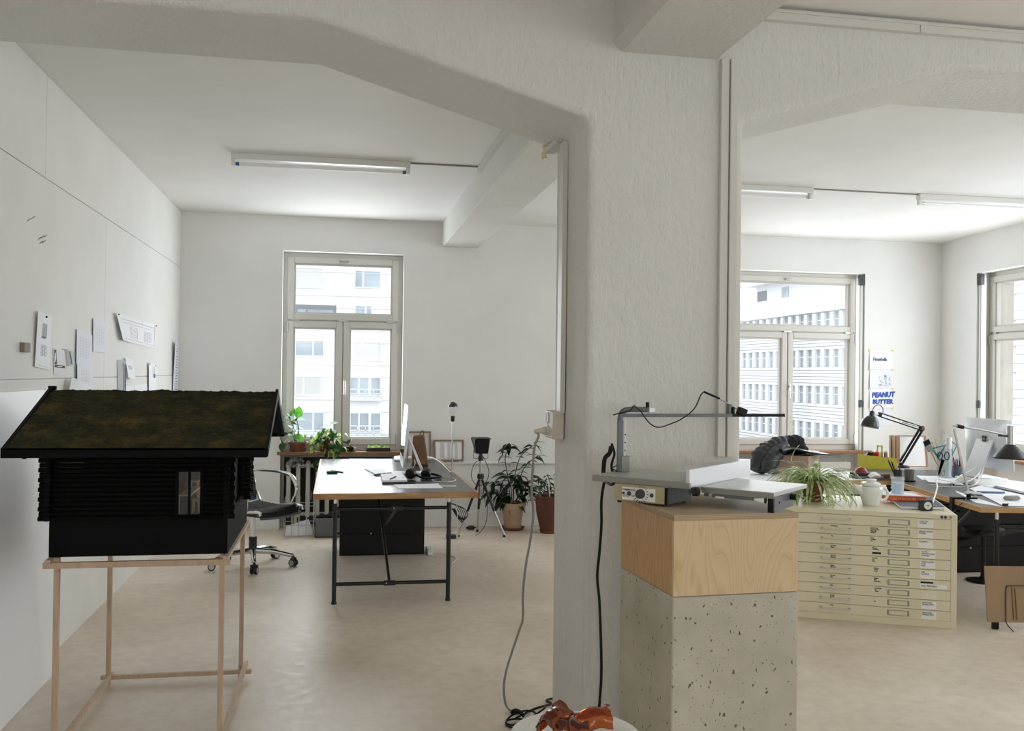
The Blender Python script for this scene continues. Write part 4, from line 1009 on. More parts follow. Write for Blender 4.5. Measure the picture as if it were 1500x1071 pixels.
tag(MB().tube(curve_pts([onD(635, 705, DZ+.003), onD(633, 700, DZ+.003), onD(645, 699, DZ+.003), onD(664, 701, DZ+.003), onD(667, 704, DZ+.003), onD(655, 706, DZ+.003), onD(635, 705, DZ+.003)], 8), .0028, 6).build('white_cable', M['whitecord']), 'white cable lying in a loop on the black desk top', 'cable')
tag(MB().tube(curve_pts([onD(618, 668, DZ+.02), onD(634, 671, DZ+.006), onD(646, 678, DZ+.006), onD(659, 691, DZ+.004), onD(664.5, 695, DZ+.0), (1.02, 8.0, .4), (1.05, 8.15, .03)], 8), .004, 6).build('white_cable', M['whitecord']), 'white cable running off the right edge of the desk to the floor', 'cable')
# brown bag and white roll behind the computer
bg_ = onD(611, 681); bt = thing('paper_bag', 'brown leather bag standing behind the computer on the left desk', 'bag', tuple(bg_))
b = MB(); x, y, z = bg_; b.add([(x-.05, y-.05, z), (x+.10, y-.05, z), (x+.10, y+.08, z), (x-.05, y+.08, z), (x-.04, y-.01, z+.26), (x+.06, y-.01, z+.27), (x+.06, y+.03, z+.27), (x-.04, y+.03, z+.26)], [(0, 3, 2, 1), (4, 5, 6, 7), (0, 1, 5, 4), (1, 2, 6, 5), (2, 3, 7, 6), (3, 0, 4, 7)])
b.build('body', M['bag'], bt, bevel=.012); MB().tube(curve_pts([(x+.02, y+.01, z+.265), (x+.035, y, z+.30), (x+.055, y, z+.295), (x+.055, y+.01, z+.265)]), .004, 6).build('loop', M['bag'], bt)
a = onD(598, 671, DZ+.03); b_ = onD(632, 671.5, DZ+.03)
tag(MB().cyl(a, b_, .016).build('paper_roll', M['paper']), 'thin white paper roll at the back of the left desk', 'paper roll')
flat('paper_sheet', 'crumpled white tissue left of the brown bag on desk', [(578, 676), (577, 671.5), (588, 670), (590, 676)], .02, 'paper', 'tissue', bevel=.008)

# ------------------------------------------------------------------ under and behind the desk
cb_ = thing('under_desk_cabinet', 'black low cabinet standing under the trestle desk', 'cabinet', (.4, 8.3, 0))
MB().box(.035, .76, 8.185, 8.50, 0, .60).build('body', M['black'], cb_, bevel=.003)
MB().box(.06, .735, 8.175, 8.185, .02, .185).build('plinth_panel', M['black'], cb_, bevel=.002)
MB().box(.06, .735, 8.175, 8.185, .20, .585).build('door', M['black'], cb_, bevel=.002)
MB().cyl((.30, 8.165, .19), (.30, 8.176, .19), .006, seg=8).build('knob', M['steel'], cb_)
ps = thing('power_strip', 'white power strip on the floor right of black cabinet', 'power strip', tuple(pZ(629, 812, 0)))
x, y, z = pZ(629, 812, 0); MB().box(x-.02, x+.03, y-.05, y+.15, 0, .045).build('body', M['white'], ps, bevel=.006)
for i in range(3): MB().cyl((x+.03, y-.02+i*.05, .024), (x+.034, y-.02+i*.05, .024), .017, seg=14).build('socket', M['beige'], ps)
tag(MB().tube(curve_pts([(x+.03, y+.02, .01), pZ(655, 812, .006), pZ(668, 818, .006), pZ(662, 826, .006)], 8), .004, 6).build('white_cable', M['whitecord']), 'white cable curling on the floor beside the desk leg', 'cable')
tag(MB().tube(curve_pts([pZ(624, 783, .006), pZ(640, 781, .006), pZ(664, 781, .006), pZ(684, 774, .006)], 8), .004, 6).build('white_cable', M['whitecord']), 'pale cable on the floor between desk leg and tripod', 'cable')
# radiator in the niche
R = thing('radiator', 'old cream column radiator below the left window', 'radiator', (.05, 9.70, 0))
for i in range(11):
    x = -.47+i*.095
    b = MB()
    for yy in (9.655, 9.735): b.tube([(x, yy, .12), (x, yy, .16), (x, yy, .60), (x, yy, .64)], [.012, .021, .021, .012], 8)
    b.tube([(x, 9.65, .63), (x, 9.695, .655), (x, 9.74, .63)], .024, 8); b.tube([(x, 9.65, .135), (x, 9.74, .135)], .024, 8)
    b.build('column', M['radiator'], R)
MB().cyl((-.5, 9.695, .625), (.52, 9.695, .625), .018).build('header_pipe', M['radiator'], R)
MB().cyl((-.5, 9.695, .14), (.52, 9.695, .14), .018).build('header_pipe', M['radiator'], R)
for xx in (-.40, .42): MB().cyl((xx, 9.70, 0), (xx, 9.70, .13), .016).build('foot', M['radiator'], R)
MB().box(-.52, .56, 9.77, 9.80, .02, .70).build('niche_shade_sheet', mat('niche_shade_dark', (66, 64, 60), .8), R)  # dark sheet added to paint the shade inside the niche
# wire basket with paper, grey crate
q = pZ(437, 788, 0); wbx = thing('wire_basket', 'wire basket filled with white paper in front of the radiator', 'basket', tuple(q))
x0, x1, y0, y1 = pZ(416, 787, 0).x, pZ(459, 787, 0).x, q.y, q.y+.24
for i in range(5):
    x = x0+(x1-x0)*i/4
    MB().tube(curve_pts([(x, y0, .01), (x, y0, .2), (x, y0, .36+.05*(i == 3))], 3), .0035, 6).build('wire', M['steel'], wbx)
    MB().tube([(x, y1, .01), (x, y1, .36)], .0035, 6).build('wire', M['steel'], wbx)
for z in (.015, .12, .3): MB().tube([(x0, y0, z), (x1, y0, z), (x1, y1, z), (x0, y1, z)], .0035, 6, closed=True).build('hoop', M['steel'], wbx)
MB().tube(curve_pts([(x0+.2, y0, .36), (x0+.2, y0-.01, .44), (x0+.245, y0-.01, .44), (x0+.245, y0, .36)], 3), .003, 6).build('handle', M['steel'], wbx)
pp_ = MB()
for i in range(6): pp_.sheet((x0+.01+.01*i, y0+.02+i*.03, .02), (x1-.01, y0+.02+i*.03, .02), (x1-.02-.006*i, y0+.03+i*.03,   .10+.010*i), (x0+.02, y0+.025+i*.03, .11-.005*i), .004, fn=lambda u, v: .012*math.sin(4*u+i))
tag(pp_.build('waste_paper', M['paper']), 'crumpled white paper filling the wire basket', 'paper')
q = pZ(480, 788, 0); cr = thing('plastic_crate', 'grey plastic crate under the desk beside the wire basket', 'crate', tuple(q))
x0, x1, y0, y1 = pZ(461, 787, 0).x, pZ(461, 787, 0).x+.32, q.y+.02, q.y+.26
b = MB()
for (a0, a1, c0, c1) in ((x0, x1, y0, y0+.008), (x0, x1, y1-.008, y1), (x0, x0+.008, y0, y1), (x1-.008, x1, y0, y1)): b.box(a0, a1, c0, c1, .0, .18)
b.box(x0, x1, y0, y1, 0, .008); b.build('shell', M['crate'], cr)
b = MB()
for i in range(6): b.box(x0+.01+i*(x1-x0-.03)/5, x0+.018+i*(x1-x0-.03)/5, y0-.006, y0, .01, .15)
b.box(x0-.006, x1+.006, y0-.008, y0, .15, .182); b.build('rib', M['crate'], cr)
b = MB()
for i in range(14): b.ball((x0+.03+random.random()*(x1-x0-.06), y0+.03+random.random()*(y1-y0-.06), .13+random.random()*.06), .03+random.random()*.012, 8, 6)
tag(b.build('black_cloth', M['blackfabric']), 'black crumpled cloth piled in the grey plastic crate', 'cloth')

# ------------------------------------------------------------------ lamp, projector on tripod, frames
lp = thing('bulb_lamp', 'slim rod lamp with half-black mirror bulb behind the desk', 'lamp', (1.085, 8.95, 0))
MB().lathe((1.085, 8.95, 0), [(.001, 0), (.05, 0), (.05, .03), (.02, .036), (.001, .036)], 24).build('base', M['blacksteel'], lp)
ztop = pY(662, 617, 8.95).z
MB().cyl((1.085, 8.95, .015), (1.085, 8.95, ztop), .0065).build('pole', M['steel'], lp)
MB().lathe((1.085, 8.95, ztop-.005), [(.001, 0), (.014, 0), (.019, .012), (.02, .055), (.001, .055)], 18).build('socket', M['blackplastic'], lp)
zb = ztop+.055
b = MB(); b.lathe((1.085, 8.95, zb), [(.013, 0), (.018, .012), (.034, .035), (.0455, .065), (.047, .082)], 24); b.build('bulb_glass', M['clear'], lp)
b = MB(); b.ball((1.085, 8.95, zb+.082), .0475, 24, 8, (1, 1, 1), 0, .5); b.build('mirror_cap', M['mirrorbulb'], lp)
TY = 9.0
tp = thing('camera_tripod', 'black and silver tripod with a hooded projector lamp on top', 'tripod', (1.39, TY, 0))
hub = pY(704, 697, TY); feet = [pZ(671, 787, .0), pZ(739, 787, .0), pZ(699, 779, .0)]
for ft in feet:
    t0 = hub+(ft-hub)*.06; md = hub+(ft-hub)*.58
    lg = MB().cyl(t0, md, .0125).build('leg', M['blacksteel'], tp)
    MB().cyl(md, ft+V((0, 0, .02)), .009).build('leg_tube', M['steel'], lg); MB().cyl(ft+(hub-ft)*.035, ft+V((0, 0, .0)), .013, seg=10).build('rubber_foot', M['blackplastic'], lg)
MB().lathe((hub.x, hub.y, hub.z-.03), [(.001, 0), (.03, 0), (.036, .02), (.03, .05), (.001, .05)], 16).build('leg_hub', M['blackplastic'], tp)
head = pY(704, 671, TY)
MB().cyl((hub.x, hub.y, hub.z-.22), head, .012).build('centre_column', M['steel'], tp)
MB().lathe((head.x, head.y, head.z-.02), [(.001, 0), (.026, 0), (.028, .03), (.018, .05), (.02, .07), (.001, .075)], 16).build('tripod_head', M['blackplastic'], tp)
sl = thing('stage_lamp', 'black hooded lamp box clamped on the tripod', 'lamp', (head.x, TY, head.z+.05))
q0 = pY(693, 664, TY); q1 = pY(716, 643, TY); xa, xb, za, zb_ = q0.x, q1.x, q0.z, q1.z
b = MB(); b.add([(xa+.02, TY-.07, za), (xb-.015, TY-.07, za), (xb-.015, TY+.07, za), (xa+.02, TY+.07, za), (xa, TY-.09, zb_), (xb, TY-.09, zb_), (xb, TY+.09, zb_), (xa, TY+.09, zb_)], [(0, 3, 2, 1), (4, 5, 6, 7), (0, 1, 5, 4), (1, 2, 6, 5), (2, 3, 7, 6), (3, 0, 4, 7)])
b.build('lamp_body', M['black'], sl, bevel=.006)
b = MB(); b.add([(xa-.012, TY-.13, zb_-.075), (xa-.006, TY-.13, zb_-.075), (xa-.006, TY+.1, zb_+.0), (xa-.012, TY+.1, zb_), (xa+.004, TY-.13, zb_+.012), (xb+.004, TY-.13, zb_+.012), (xb+.004, TY+.1, zb_+.012), (xa+.004, TY+.1, zb_+.012), (xa+.004, TY-.13, zb_+.006), (xb+.004, TY-.13, zb_+.006), (xb+.004, TY+.1, zb_+.006), (xa+.004, TY+.1, zb_+.006)],
  [(4, 5, 6, 7), (8, 11, 10, 9), (4, 8, 9, 5), (5, 9, 10, 6), (6, 10, 11, 7), (7, 11, 8, 4), (0, 4, 7, 3), (1, 2, 7, 4), (0, 1, 4), (3, 7, 2)])
b.build('hood', M['black'], sl)
MB().tube(curve_pts([(xa+.01, TY, (za+zb_)/2), (xa+.005, TY, za-.035), (xa+.02, TY, za-.05), (xb-.02, TY, za-.05), (xb-.005, TY, za-.035), (xb-.01, TY, (za+zb_)/2)], 4), .005, 6).build('yoke', M['steel'], sl)
MB().cyl((head.x, TY, head.z+.045), (head.x, TY, za+.0), .03).build('neck', M['black'], sl)
tag(MB().tube(curve_pts([(head.x+.02, TY-.05, za-.03), pY(716, 690, TY-.07), pY(712, 706, TY-.06), pY(701, 712, TY-.06), pY(692, 703, TY-.07), pY(691, 690, TY-.07), pY(697, 677, TY-.06), pY(708, 674, TY-.05)], 6), .0035, 6).build('black_cable', M['blackplastic']), 'black cable looped around the tripod head', 'cable')
tag(MB().tube(curve_pts([pY(712, 712, TY-.07), pY(714, 735, TY-.06), pY(712, 765, TY-.1), pY(703, 780, TY-.12), pZ(697, 784, .01)], 6), .0035, 6).build('black_cable', M['blackplastic']), 'black cable hanging from the tripod down to the floor', 'cable')
b = MB()
for i in range(5): b.tube(curve_pts([pY(661, 738, 8.7), pY(668+i*3, 741+i, 8.7), pY(677+i*2, 765-i*2, 8.7), pY(670+i, 758, 8.72), pY(662+i, 745, 8.7)], 5), .004, 6, closed=False)
tag(b.build('cable_bundle', M['blackplastic']), 'bundle of black cables hanging behind the right desk leg', 'cable')
q = pZ(690, 776, 0); b = MB(); b.box(q.x-.03, q.x+.03, q.y-.02, q.y+.02, 0, .04); b.box(q.x+.03, q.x+.05, q.y-.008, q.y+.008, .012, .028); b.box(q.x-.05, q.x-.03, q.y-.01, q.y+.01, .01, .03)
tag(b.build('plug_adapter', M['blackplastic'], bevel=.005), 'black plug adapter on the floor behind the tripod', 'plug')
def picture(name, label, quad, y0, y1, prints, inner='paper', fm='softwood2', th=.018, fw=.016):
    # quad tl,tr,br,bl in pixels; bottom rests at depth y0, top leans back to y1
    P = [pY(px, py, y1 if i < 2 else y0) for i, (px, py) in enumerate(quad)]
    t = thing(name, label, 'picture', tuple((P[2]+P[3])/2)); n = (P[1]-P[0]).cross(P[3]-P[0]).normalized()
    if n.y > 0: n = -n
    def at(u, v): return (P[0]*(1-u)+P[1]*u)*(1-v)+(P[3]*(1-u)+P[2]*u)*v
    W_ = (P[1]-P[0]).length; Hh = (P[3]-P[0]).length; fu, fv = fw/W_, fw/Hh
    b = MB()
    for (u0, v0, u1, v1) in ((0, 0, 1, fv), (0, 1-fv, 1, 1), (0, fv, fu, 1-fv), (1-fu, fv, 1, 1-fv)):
        b.prism([at(u0, v0), at(u1, v0), at(u1, v1), at(u0, v1)], n*th)
    b.build('frame', M[fm], t)
    MB().prism([at(fu, fv)+n*.004, at(1-fu, fv)+n*.004, at(1-fu, 1-fv)+n*.004, at(fu, 1-fv)+n*.004], n*.004).build('print_sheet', M[inner], t)
    for mm, rects in prints:
        b = MB()
        for (u0, v0, u1, v1) in rects: b.add([at(u0, v0)+n*.0085, at(u1, v0)+n*.0085, at(u1, v1)+n*.0085, at(u0, v1)+n*.0085], [(0, 1, 2, 3)])
        b.build('print', M[mm], t)
    return t
M['softwood2'] = mat('grey_brown_frame', (134, 112, 92), .55); M['mount'] = mat('grey_mount', (206, 205, 200), .7)
picture('framed_drawing', 'taller framed pale drawing on wall ledge behind computer', [(596, 632), (631, 632), (631, 673), (596, 673)], YB-.035, YB-.012, [('inklight', [(.25, .15, .9, .92)])], 'mount')
picture('framed_drawing', 'wider framed photo print on the wall ledge behind bulb lamp', [(635, 644.5), (679, 644.5), (679, 675.5), (636, 675.5)], YB-.035, YB-.012, [('mount', [(.2, .12, .8, .9)]), ('paper', [(.35, .15, .45, .88), (.55, .2, .7, .85)]), ('inklight', [(.25, .3, .33, .8), (.47, .25, .53, .85)])], 'paper')

# ================================================================== PLANTS
def leaf_mesh(name, L, W, m, curl=.25, fold=.18, shape='ovate', n=6):
    vs = []; fs = []
    for i in range(n+1):
        t = i/n
        if shape == 'ovate': wd = W*math.sin(PI*min(1, t**.75))**.8
        elif shape == 'lance': wd = W*math.sin(PI*t**.6)**1.0
        else: wd = W*(1-t**3)*(.5+.5*min(1, t*5))
        if i == n: wd = .0004
        if i == 0: wd = .0015
        ang = curl*t*2; x = L*(math.sin(ang)/(curl*2) if abs(curl) > 1e-3 else t); z = -L*((1-math.cos(ang))/(curl*2) if abs(curl) > 1e-3 else 0)
        vs += [(x, -wd, z+wd*fold), (x, 0, z), (x, wd, z+wd*fold)]
    for i in range(n):
        for j in range(2): a = i*3+j; fs.append((a, a+1, a+4, a+3))
    me = bpy.data.meshes.new(name); me.from_pydata(vs, [], fs); me.materials.append(m)
    me.polygons.foreach_set('use_smooth', [True]*len(fs)); return me
def put_leaf(me, parent, pos, d, scale=1, roll=0, name='leaf'):
    o = bpy.data.objects.new(name, me); C.objects.link(o); o.parent = parent
    x = V(d).normalized(); up = V((0, 0, 1)); 
    if abs(x.z) > .97: up = V((0, 1, 0))
    y = up.cross(x).normalized(); z = x.cross(y)
    R3 = Matrix((x, y, z)).transposed() @ Matrix.Rotation(roll, 3, 'X')
    m4 = Matrix.Translation(V(pos)) @ R3.to_4x4() @ Matrix.Scale(scale, 4)
    o.matrix_local = WM[parent.name].inverted() @ m4
    return o
def pot(t, c, r0, r1, h, m, rim=.02, saucer=None, seg=26):
    c = V(c); z0 = .012 if saucer else 0
    MB().lathe(c, [(.001, z0), (r0, z0), (r0+(r1-r0)*(h-rim)/h, z0+h-rim), (r1+.006, z0+h-rim), (r1+.008, z0+h), (r1-.006, z0+h), (r1-.012, z0+h-.02), (.001, z0+h-.022)], seg).build('pot', m, t)
    MB().lathe(c, [(.001, z0+h-.024), (r1-.01, z0+h-.02), (.001, z0+h-.012)], seg).build('soil', M['soil'], t)
    if saucer: MB().lathe(c, [(.001, 0), (saucer*.85, 0), (saucer, .028), (saucer-.008, .028), (saucer*.8, .012), (.001, .012)], seg).build('saucer', M['terra2'], t)
SZ = .772
random.seed(11)
# bowl with upright rubbery leaves
c = pY(436, 662, 9.665); c.z = SZ; t = thing('potted_plant', 'bright green upright plant in shallow clay bowl on window sill', 'plant', tuple(c))
pot(t, c, .065, .092, .085, M['terra2'], saucer=.085)
lm = [leaf_mesh('leaf_big', .115, .040, M['leafbright']), leaf_mesh('leaf_mid', .105, .037, M['leafmid'])]
stems = MB()
tips = [(437, 606, 0, .15, 1.0, 0), (420, 611, .5, -.7, .3, 1), (427, 612, 0, -.3, .7, 1), (438, 615, 0, .9, .35, 0), (424, 618, 1, -.8, .1, 1), (439, 626, 0, 1, .05, 0), (433, 621, 1, .6, -.1, 1), (427, 626, 1, .4, -.2, 1), (421, 630, 1, -.6, -.4, 1),
        (436, 640, 0, .5, -.3, 0), (418, 645, 1, -.6, -.6, 1), (413, 655, 1, -.2, -1, 1), (430, 633, 1, .7, .3, 1), (425, 636, 1, -.5, .2, 1), (416, 636, 1, -.9, -.1, 1), (431, 617, 1, .2, .6, 1), (428, 604, 1, .1, .9, 0)]
for i, (px, py, k, dx, dz, mi) in enumerate(tips):
    p = pY(px, py, 9.56 if px < 424 else 9.64+random.uniform(-.05, .05)); d = V((dx, random.uniform(-.4, .2), dz)).normalized()
    put_leaf(lm[mi], t, p-d*.045, d, random.uniform(.8, 1.15), random.uniform(-.6, .6))
for (px, py) in ((430, 600), (424, 612), (437, 622), (420, 632)):
    a = V((c.x+random.uniform(-.03, .03), c.y, SZ+.085)); e = pY(px, py, 9.65); stems.tube(curve_pts([a, (a+e)/2+V((.01, 0, .03)), e], 5), .004, 6)
stems.build('stem', M['stem'], t)
# variegated trailing plant
c = pY(479, 661, 9.665); c.z = SZ; t = thing('potted_plant', 'variegated trailing plant in brown pot on window sill by desk', 'plant', tuple(c))
pot(t, c, .065, .088, .135, M['terra3'], saucer=.085)
lv = [leaf_mesh('leaf_var', .08, .033, M['leafvar'], .5), leaf_mesh('leaf_var2', .075, .03, M['leafmid'], .5), leaf_mesh('leaf_var3', .08, .033, M['leafbright'], .4)]
for i in range(64):
    a = random.uniform(0, 2*PI); r = random.uniform(.03, .15); 
    px = 480+random.gauss(0, 11); py = random.uniform(624, 652)-abs(px-480)*-.35
    p = pY(px, py, 9.63-random.uniform(0, .09)); d = V((math.copysign(1, px-480)*random.uniform(.1, .8), random.uniform(-.8, .2), random.uniform(-1, .3)))
    put_leaf(lv[i % 3 if py < 640 else i % 2], t, p, d, random.uniform(.75, 1.15), random.uniform(-.7, .7))
put_leaf(leaf_mesh('leaf_top', .1, .035, M['leafmid'], .2), t, pY(482, 622, 9.64), (.9, -.2, .35), 1, .4)
put_leaf(lv[2], t, pY(481, 624, 9.63), (-.8, -.2, .15), 1.1, .2)
for (px, py) in ((476, 660), (482, 664), (487, 661), (490, 668), (478, 667), (495, 672), (484, 655), (488, 655), (497, 654), (494, 661)):
    put_leaf(lv[(px+py) % 2], t, pY(px, py-4, 9.56), V((random.uniform(-.5, .5), -.3, -1)), random.uniform(.8, 1.1), random.uniform(-.6, .6))
vn = MB()
for pts in ([(480, 642), (474, 650), (480, 668)], [(482, 642), (492, 655), (494, 672)], [(480, 641), (468, 640), (461, 648)], [(484, 641), (500, 640), (501, 655)]):
    vn.tube(curve_pts([pY(x, y, 9.62 if i < 1 else 9.555) for i, (x, y) in enumerate(pts)], 5), .0028, 5)
vn.build('vine', M['leafmid'], t)
# small dark plant at the end of that group
c = pY(511, 661, 9.66); c.z = SZ; t = thing('potted_plant', 'small dark round-leaved plant right of variegated plant on sill', 'plant', tuple(c))
pot(t, c, .03, .04, .05, M['terra3'])
ld = leaf_mesh('leaf_dark', .085, .038, M['leafdark'])
for (px, py, dx, dz) in ((508, 655, .9, -.25), (506, 650, -.5, .5), (510, 651, .2, .9), (512, 655, .9, .1), (505, 656, -.8, -.2), (514, 657, .7, -.4)):
    put_leaf(ld, t, pY(px, py, 9.63), (dx, -.4, dz), random.uniform(.8, 1.05), random.uniform(-.6, .6))
# seed tray
a = pY(537, 663, 9.62); b_ = pY(571.5, 663, 9.62); t = thing('seed_tray', 'flat black seed tray with green shoots on the window sill', 'tray', ((a.x+b_.x)/2, 9.68, SZ))
MB().box(a.x, b_.x, 9.6, 9.74, SZ, SZ+.04).build('tray', M['blackplastic'], t, bevel=.004)
mb = MB()
for i in range(120): 
    p = V((random.uniform(a.x+.012, b_.x-.012), random.uniform(9.61, 9.73), SZ+.04)); mb.add([p+V((-.007, 0, 0)), p+V((.007, 0, 0)), p+V((random.uniform(-.01, .01), 0, random.uniform(.012, .028)))], [(0, 1, 2)])
o = mb.build('shoots', M['leafvar'], t); o['kind'] = 'stuff'
# silver dried foliage and a little green sprig on the radiator
c = pY(434, 683, 9.6); t = thing('dried_plant', 'silvery dried leaves lying on top of the radiator', 'plant', (c.x, 9.68, .66))
ls = leaf_mesh('leaf_dry', .06, .022, M['dry'], .8, .3)
for i in range(44):
    p = pY(random.uniform(424, 443), random.uniform(669, 684), 9.6+random.uniform(0, .12)); put_leaf(ls, t, p, (random.uniform(-1, 1), random.uniform(-1, .3), random.uniform(-.8, .6)), random.uniform(.6, 1.1), random.uniform(-1.5, 1.5))
MB().tube(curve_pts([(c.x-.06, 9.68, .672), (c.x, 9.66, .69), (c.x+.07, 9.68, .675)]), .005, 6).build('stem', M['dry'], t)
t = thing('trailing_sprig', 'green sprig hanging over the radiator beside the desk corner', 'plant', tuple(pY(464, 680, 9.6)))
for (px, py) in ((460, 676), (464, 678), (467, 675), (462, 682), (466, 684)): put_leaf(lv[1], t, pY(px, py, 9.6), (random.uniform(-1, 1), -.5, random.uniform(-1, .2)), .8, random.uniform(-.8, .8))
MB().tube(curve_pts([pY(467, 668, 9.6), pY(465, 676, 9.6), pY(463, 683, 9.6)]), .003, 5).build('stem', M['leafmid'], t)

# big floor plant in pale pot
c = pZ(752.5, 777, 0); c.y += .06; t = thing('floor_plant', 'tall dark leafy plant in pale terracotta pot by back wall', 'plant', tuple(c))
pot(t, c, .082, .118, .262, M['terracotta'], rim=.055, saucer=.125)
la = [leaf_mesh('leaf_lance', .13, .026, M['leafdark'], .45, .25, 'lance'), leaf_mesh('leaf_lance2', .11, .024, M['leafmid'], .35, .25, 'lance')]
st = MB(); Yp = c.y
stalks = [[(748, 735), (744, 700), (740, 670), (748, 655)], [(752, 735), (754, 700), (762, 670), (780, 653)], [(757, 735), (762, 700), (772, 680), (788, 668)], [(745, 735), (735, 712), (725, 706)],
          [(755, 735), (768, 712), (777, 704)], [(747, 735), (733, 725), (712, 722)], [(750, 735), (748, 712), (740, 695)], [(757, 735), (774, 722), (785, 715)], [(752, 735), (752, 715), (756, 698)], [(744, 735), (728, 718), (722, 722)], [(754, 735), (764, 720), (766, 705)]]
for si, pts in enumerate(stalks):
    dy = random.uniform(-.1, .1); P = curve_pts([pY(x, y, Yp+dy*i/3) for i, (x, y) in enumerate(pts)], 6); st.tube(P, .005, 6)
    tall = si < 3; n = len(P)
    for k in range(max(3, n//(3 if tall else 2)), n, 2):
        for sgn in (-1, 1):
            tg = (P[min(k+1, n-1)]-P[k-1]).normalized(); side = V((sgn*.9, random.uniform(-.7, .5), random.uniform(-.6, .1)))
            put_leaf(la[random.random() < (.25)], t, P[k], tg*.35+side, random.uniform(.55, .8) if tall and k < n-4 else random.uniform(.8, 1.15), random.uniform(-.5, .5))
for i in range(58):
    px = random.gauss(752, 17); py = random.uniform(694, 738); p = pY(px, py, Yp+random.uniform(-.12, .1))
    put_leaf(la[i % 5 == 0], t, p, (math.copysign(1, px-752)*random.uniform(.1, .9), random.uniform(-.7, .4), random.uniform(-1, .15)), random.uniform(.8, 1.2), random.uniform(-.5, .5))
for (px, py) in ((716, 722), (709, 722), (702, 726), (722, 726), (728, 728), (736, 735), (713, 729), (745, 738), (755, 740)):
    put_leaf(la[0], t, pY(px+8, py-2, Yp-.06), (-.7, -.3, -.55), random.uniform(.9, 1.25), random.uniform(-.5, .5))
for (px, py, dx, dz) in ((742, 650, -.7, -.7), (746, 649, -.2, -.9), (748, 650, .6, -.2), (745, 652, -.9, -.3), (782, 651, .9, -.5), (786, 667, .9, -.5), (740, 665, -.9, -.4), (781, 650, .6, .4)):
    put_leaf(la[0], t, pY(px, py, Yp), (dx, -.4, dz), 1.1, random.uniform(-.3, .3))
st.build('stem', M['stem'], t)
# second floor plant half behind the pillar
c = pZ(807, 782, 0); c.y += .08; t = thing('floor_plant', 'leafy plant in dark brown pot half hidden behind the pillar', 'plant', tuple(c))
b = MB(); b.lathe(c, [(.001, .012), (.085, .012), (.11, .10), (.135, .22), (.142, .345), (.15, .35), (.15, .37), (.135, .37), (.13, .34), (.001, .335)], 28); b.build('pot', M['terra3'], t)
MB().lathe(c, [(.001, 0), (.09, 0), (.1, .028), (.09, .028), (.001, .012)], 24).build('saucer', M['terra2'], t)
MB().lathe(c, [(.001, .336), (.128, .342), (.001, .35)], 20).build('soil', M['soil'], t)
pt = MB(); pt.lathe((c.x, c.y, c.z+.13), [(.1235, 0), (.131, .06), (.138, .10)], 28); 
st = MB()
for pts in ([(806, 728), (800, 712), (794, 702)], [(808, 728), (806, 710), (802, 695)], [(810, 728), (816, 705), (820, 690)], [(803, 728), (793, 718), (788, 712)]):
    P = curve_pts([pY(x, y, c.y) for x, y in pts], 6); st.tube(P, .004, 6)
    for k in range(3, len(P), 2):
        for sgn in (-1, 1): put_leaf(la[random.random() < .4], t, P[k], (sgn*.9, random.uniform(-.7, .4), random.uniform(-.4, .5)), random.uniform(.45, .75), random.uniform(-.5, .5))
for i in range(22):
    p = pY(random.uniform(788, 815), random.uniform(698, 726), c.y+random.uniform(-.1, .08)); put_leaf(la[i % 3 == 0], t, p, (random.uniform(-1, .6), random.uniform(-.8, .2), random.uniform(-.6, .6)), random.uniform(.45, .75), random.uniform(-.6, .6))
st.build('stem', M['stem'], t)
MB().tube(curve_pts([pY(789, 696, c.y-.16), pY(796, 694, c.y-.16), pY(802, 701, c.y-.16), pY(804, 712, c.y-.16), pY(805, 728, c.y-.1)], 5), .0055, 6).build('support_hoop', M['whitecord'], t)

# ================================================================== RIGHT BAY
# ------------------------------------------------------------------ flat file cabinet
ca = V((3.867, 5.344, 0)); ca_e = V((.9012, -.4334, 0)); ca_d = V((.4334, .9012, 0)); CW, CD, CHh = 1.16, .80, .72
FC = thing('flat_file_cabinet', 'cream metal flat file cabinet with ten shallow labelled drawers', 'cabinet', tuple(ca), math.atan2(ca_e.y, ca_e.x))
def fc(s, d, z): return ca-ca_e*s+ca_d*d+V((0, 0, z))     # s: from the right edge to the left, d: into depth
def fcbox(b, s0, s1, d0, d1, z0, z1):
    b.obox((fc((s0+s1)/2, (d0+d1)/2, (z0+z1)/2)), ca_e*abs(s1-s0)/2, ca_d*abs(d1-d0)/2, V((0, 0, (z1-z0)/2))); return b
def fcs(px, py):                                           # pixel -> s along the cabinet front
    d = ray(px, py); n = V((ca_d.x, ca_d.y, 0)); t_ = (n.dot(ca))/(n.dot(d)); p = V((0, 0, EYE))+d*t_; return (ca-p).dot(ca_e), p.z
b = MB(); fcbox(b, 0, CW, .004, CD, .045, CHh-.003); fcbox(b, 0, CW, .0, CD, 0, .045); fcbox(b, 0, .036, -.0, .01, .045, CHh); fcbox(b, CW-.036, CW, 0, .01, .045, CHh)
b.build('carcass', M['cream'], FC, bevel=.0015)
fcbox(MB(), 0, CW, -.002, CD, CHh-.03, CHh).build('top_panel', M['cream'], FC, bevel=.003)
fcbox(MB(), .036, CW-.036, .003, .0045, .04, CHh-.03).build('joint_shadow_gap', M['creamdark'], FC)
sH0, _ = fcs(1245, 760); sH1, _ = fcs(1204, 757); sL0, _ = fcs(1331.5, 770); sL1, _ = fcs(1302, 764); sC0, _ = fcs(1367, 770); sC1, _ = fcs(1345.5, 766); sM, _ = fcs(1275, 775); sT, _ = fcs(1216, 772)
cards = ['KARTON\nPAPIERE', 'BROSCHÜREN\nPAPIER', 'KLEINE LI', 'FLYER /\nEINLADUNGS\nKARTEN', 'VISITKARTEN\nIS ER\nBAR', 'A4F\nGLARUS', 'ALU NEWEN', '.', 'DRUCKER\nPAPIER/TEST', 'DRUCKER\nPAPIER/TEST']
dh = (CHh-.03-.045)/10
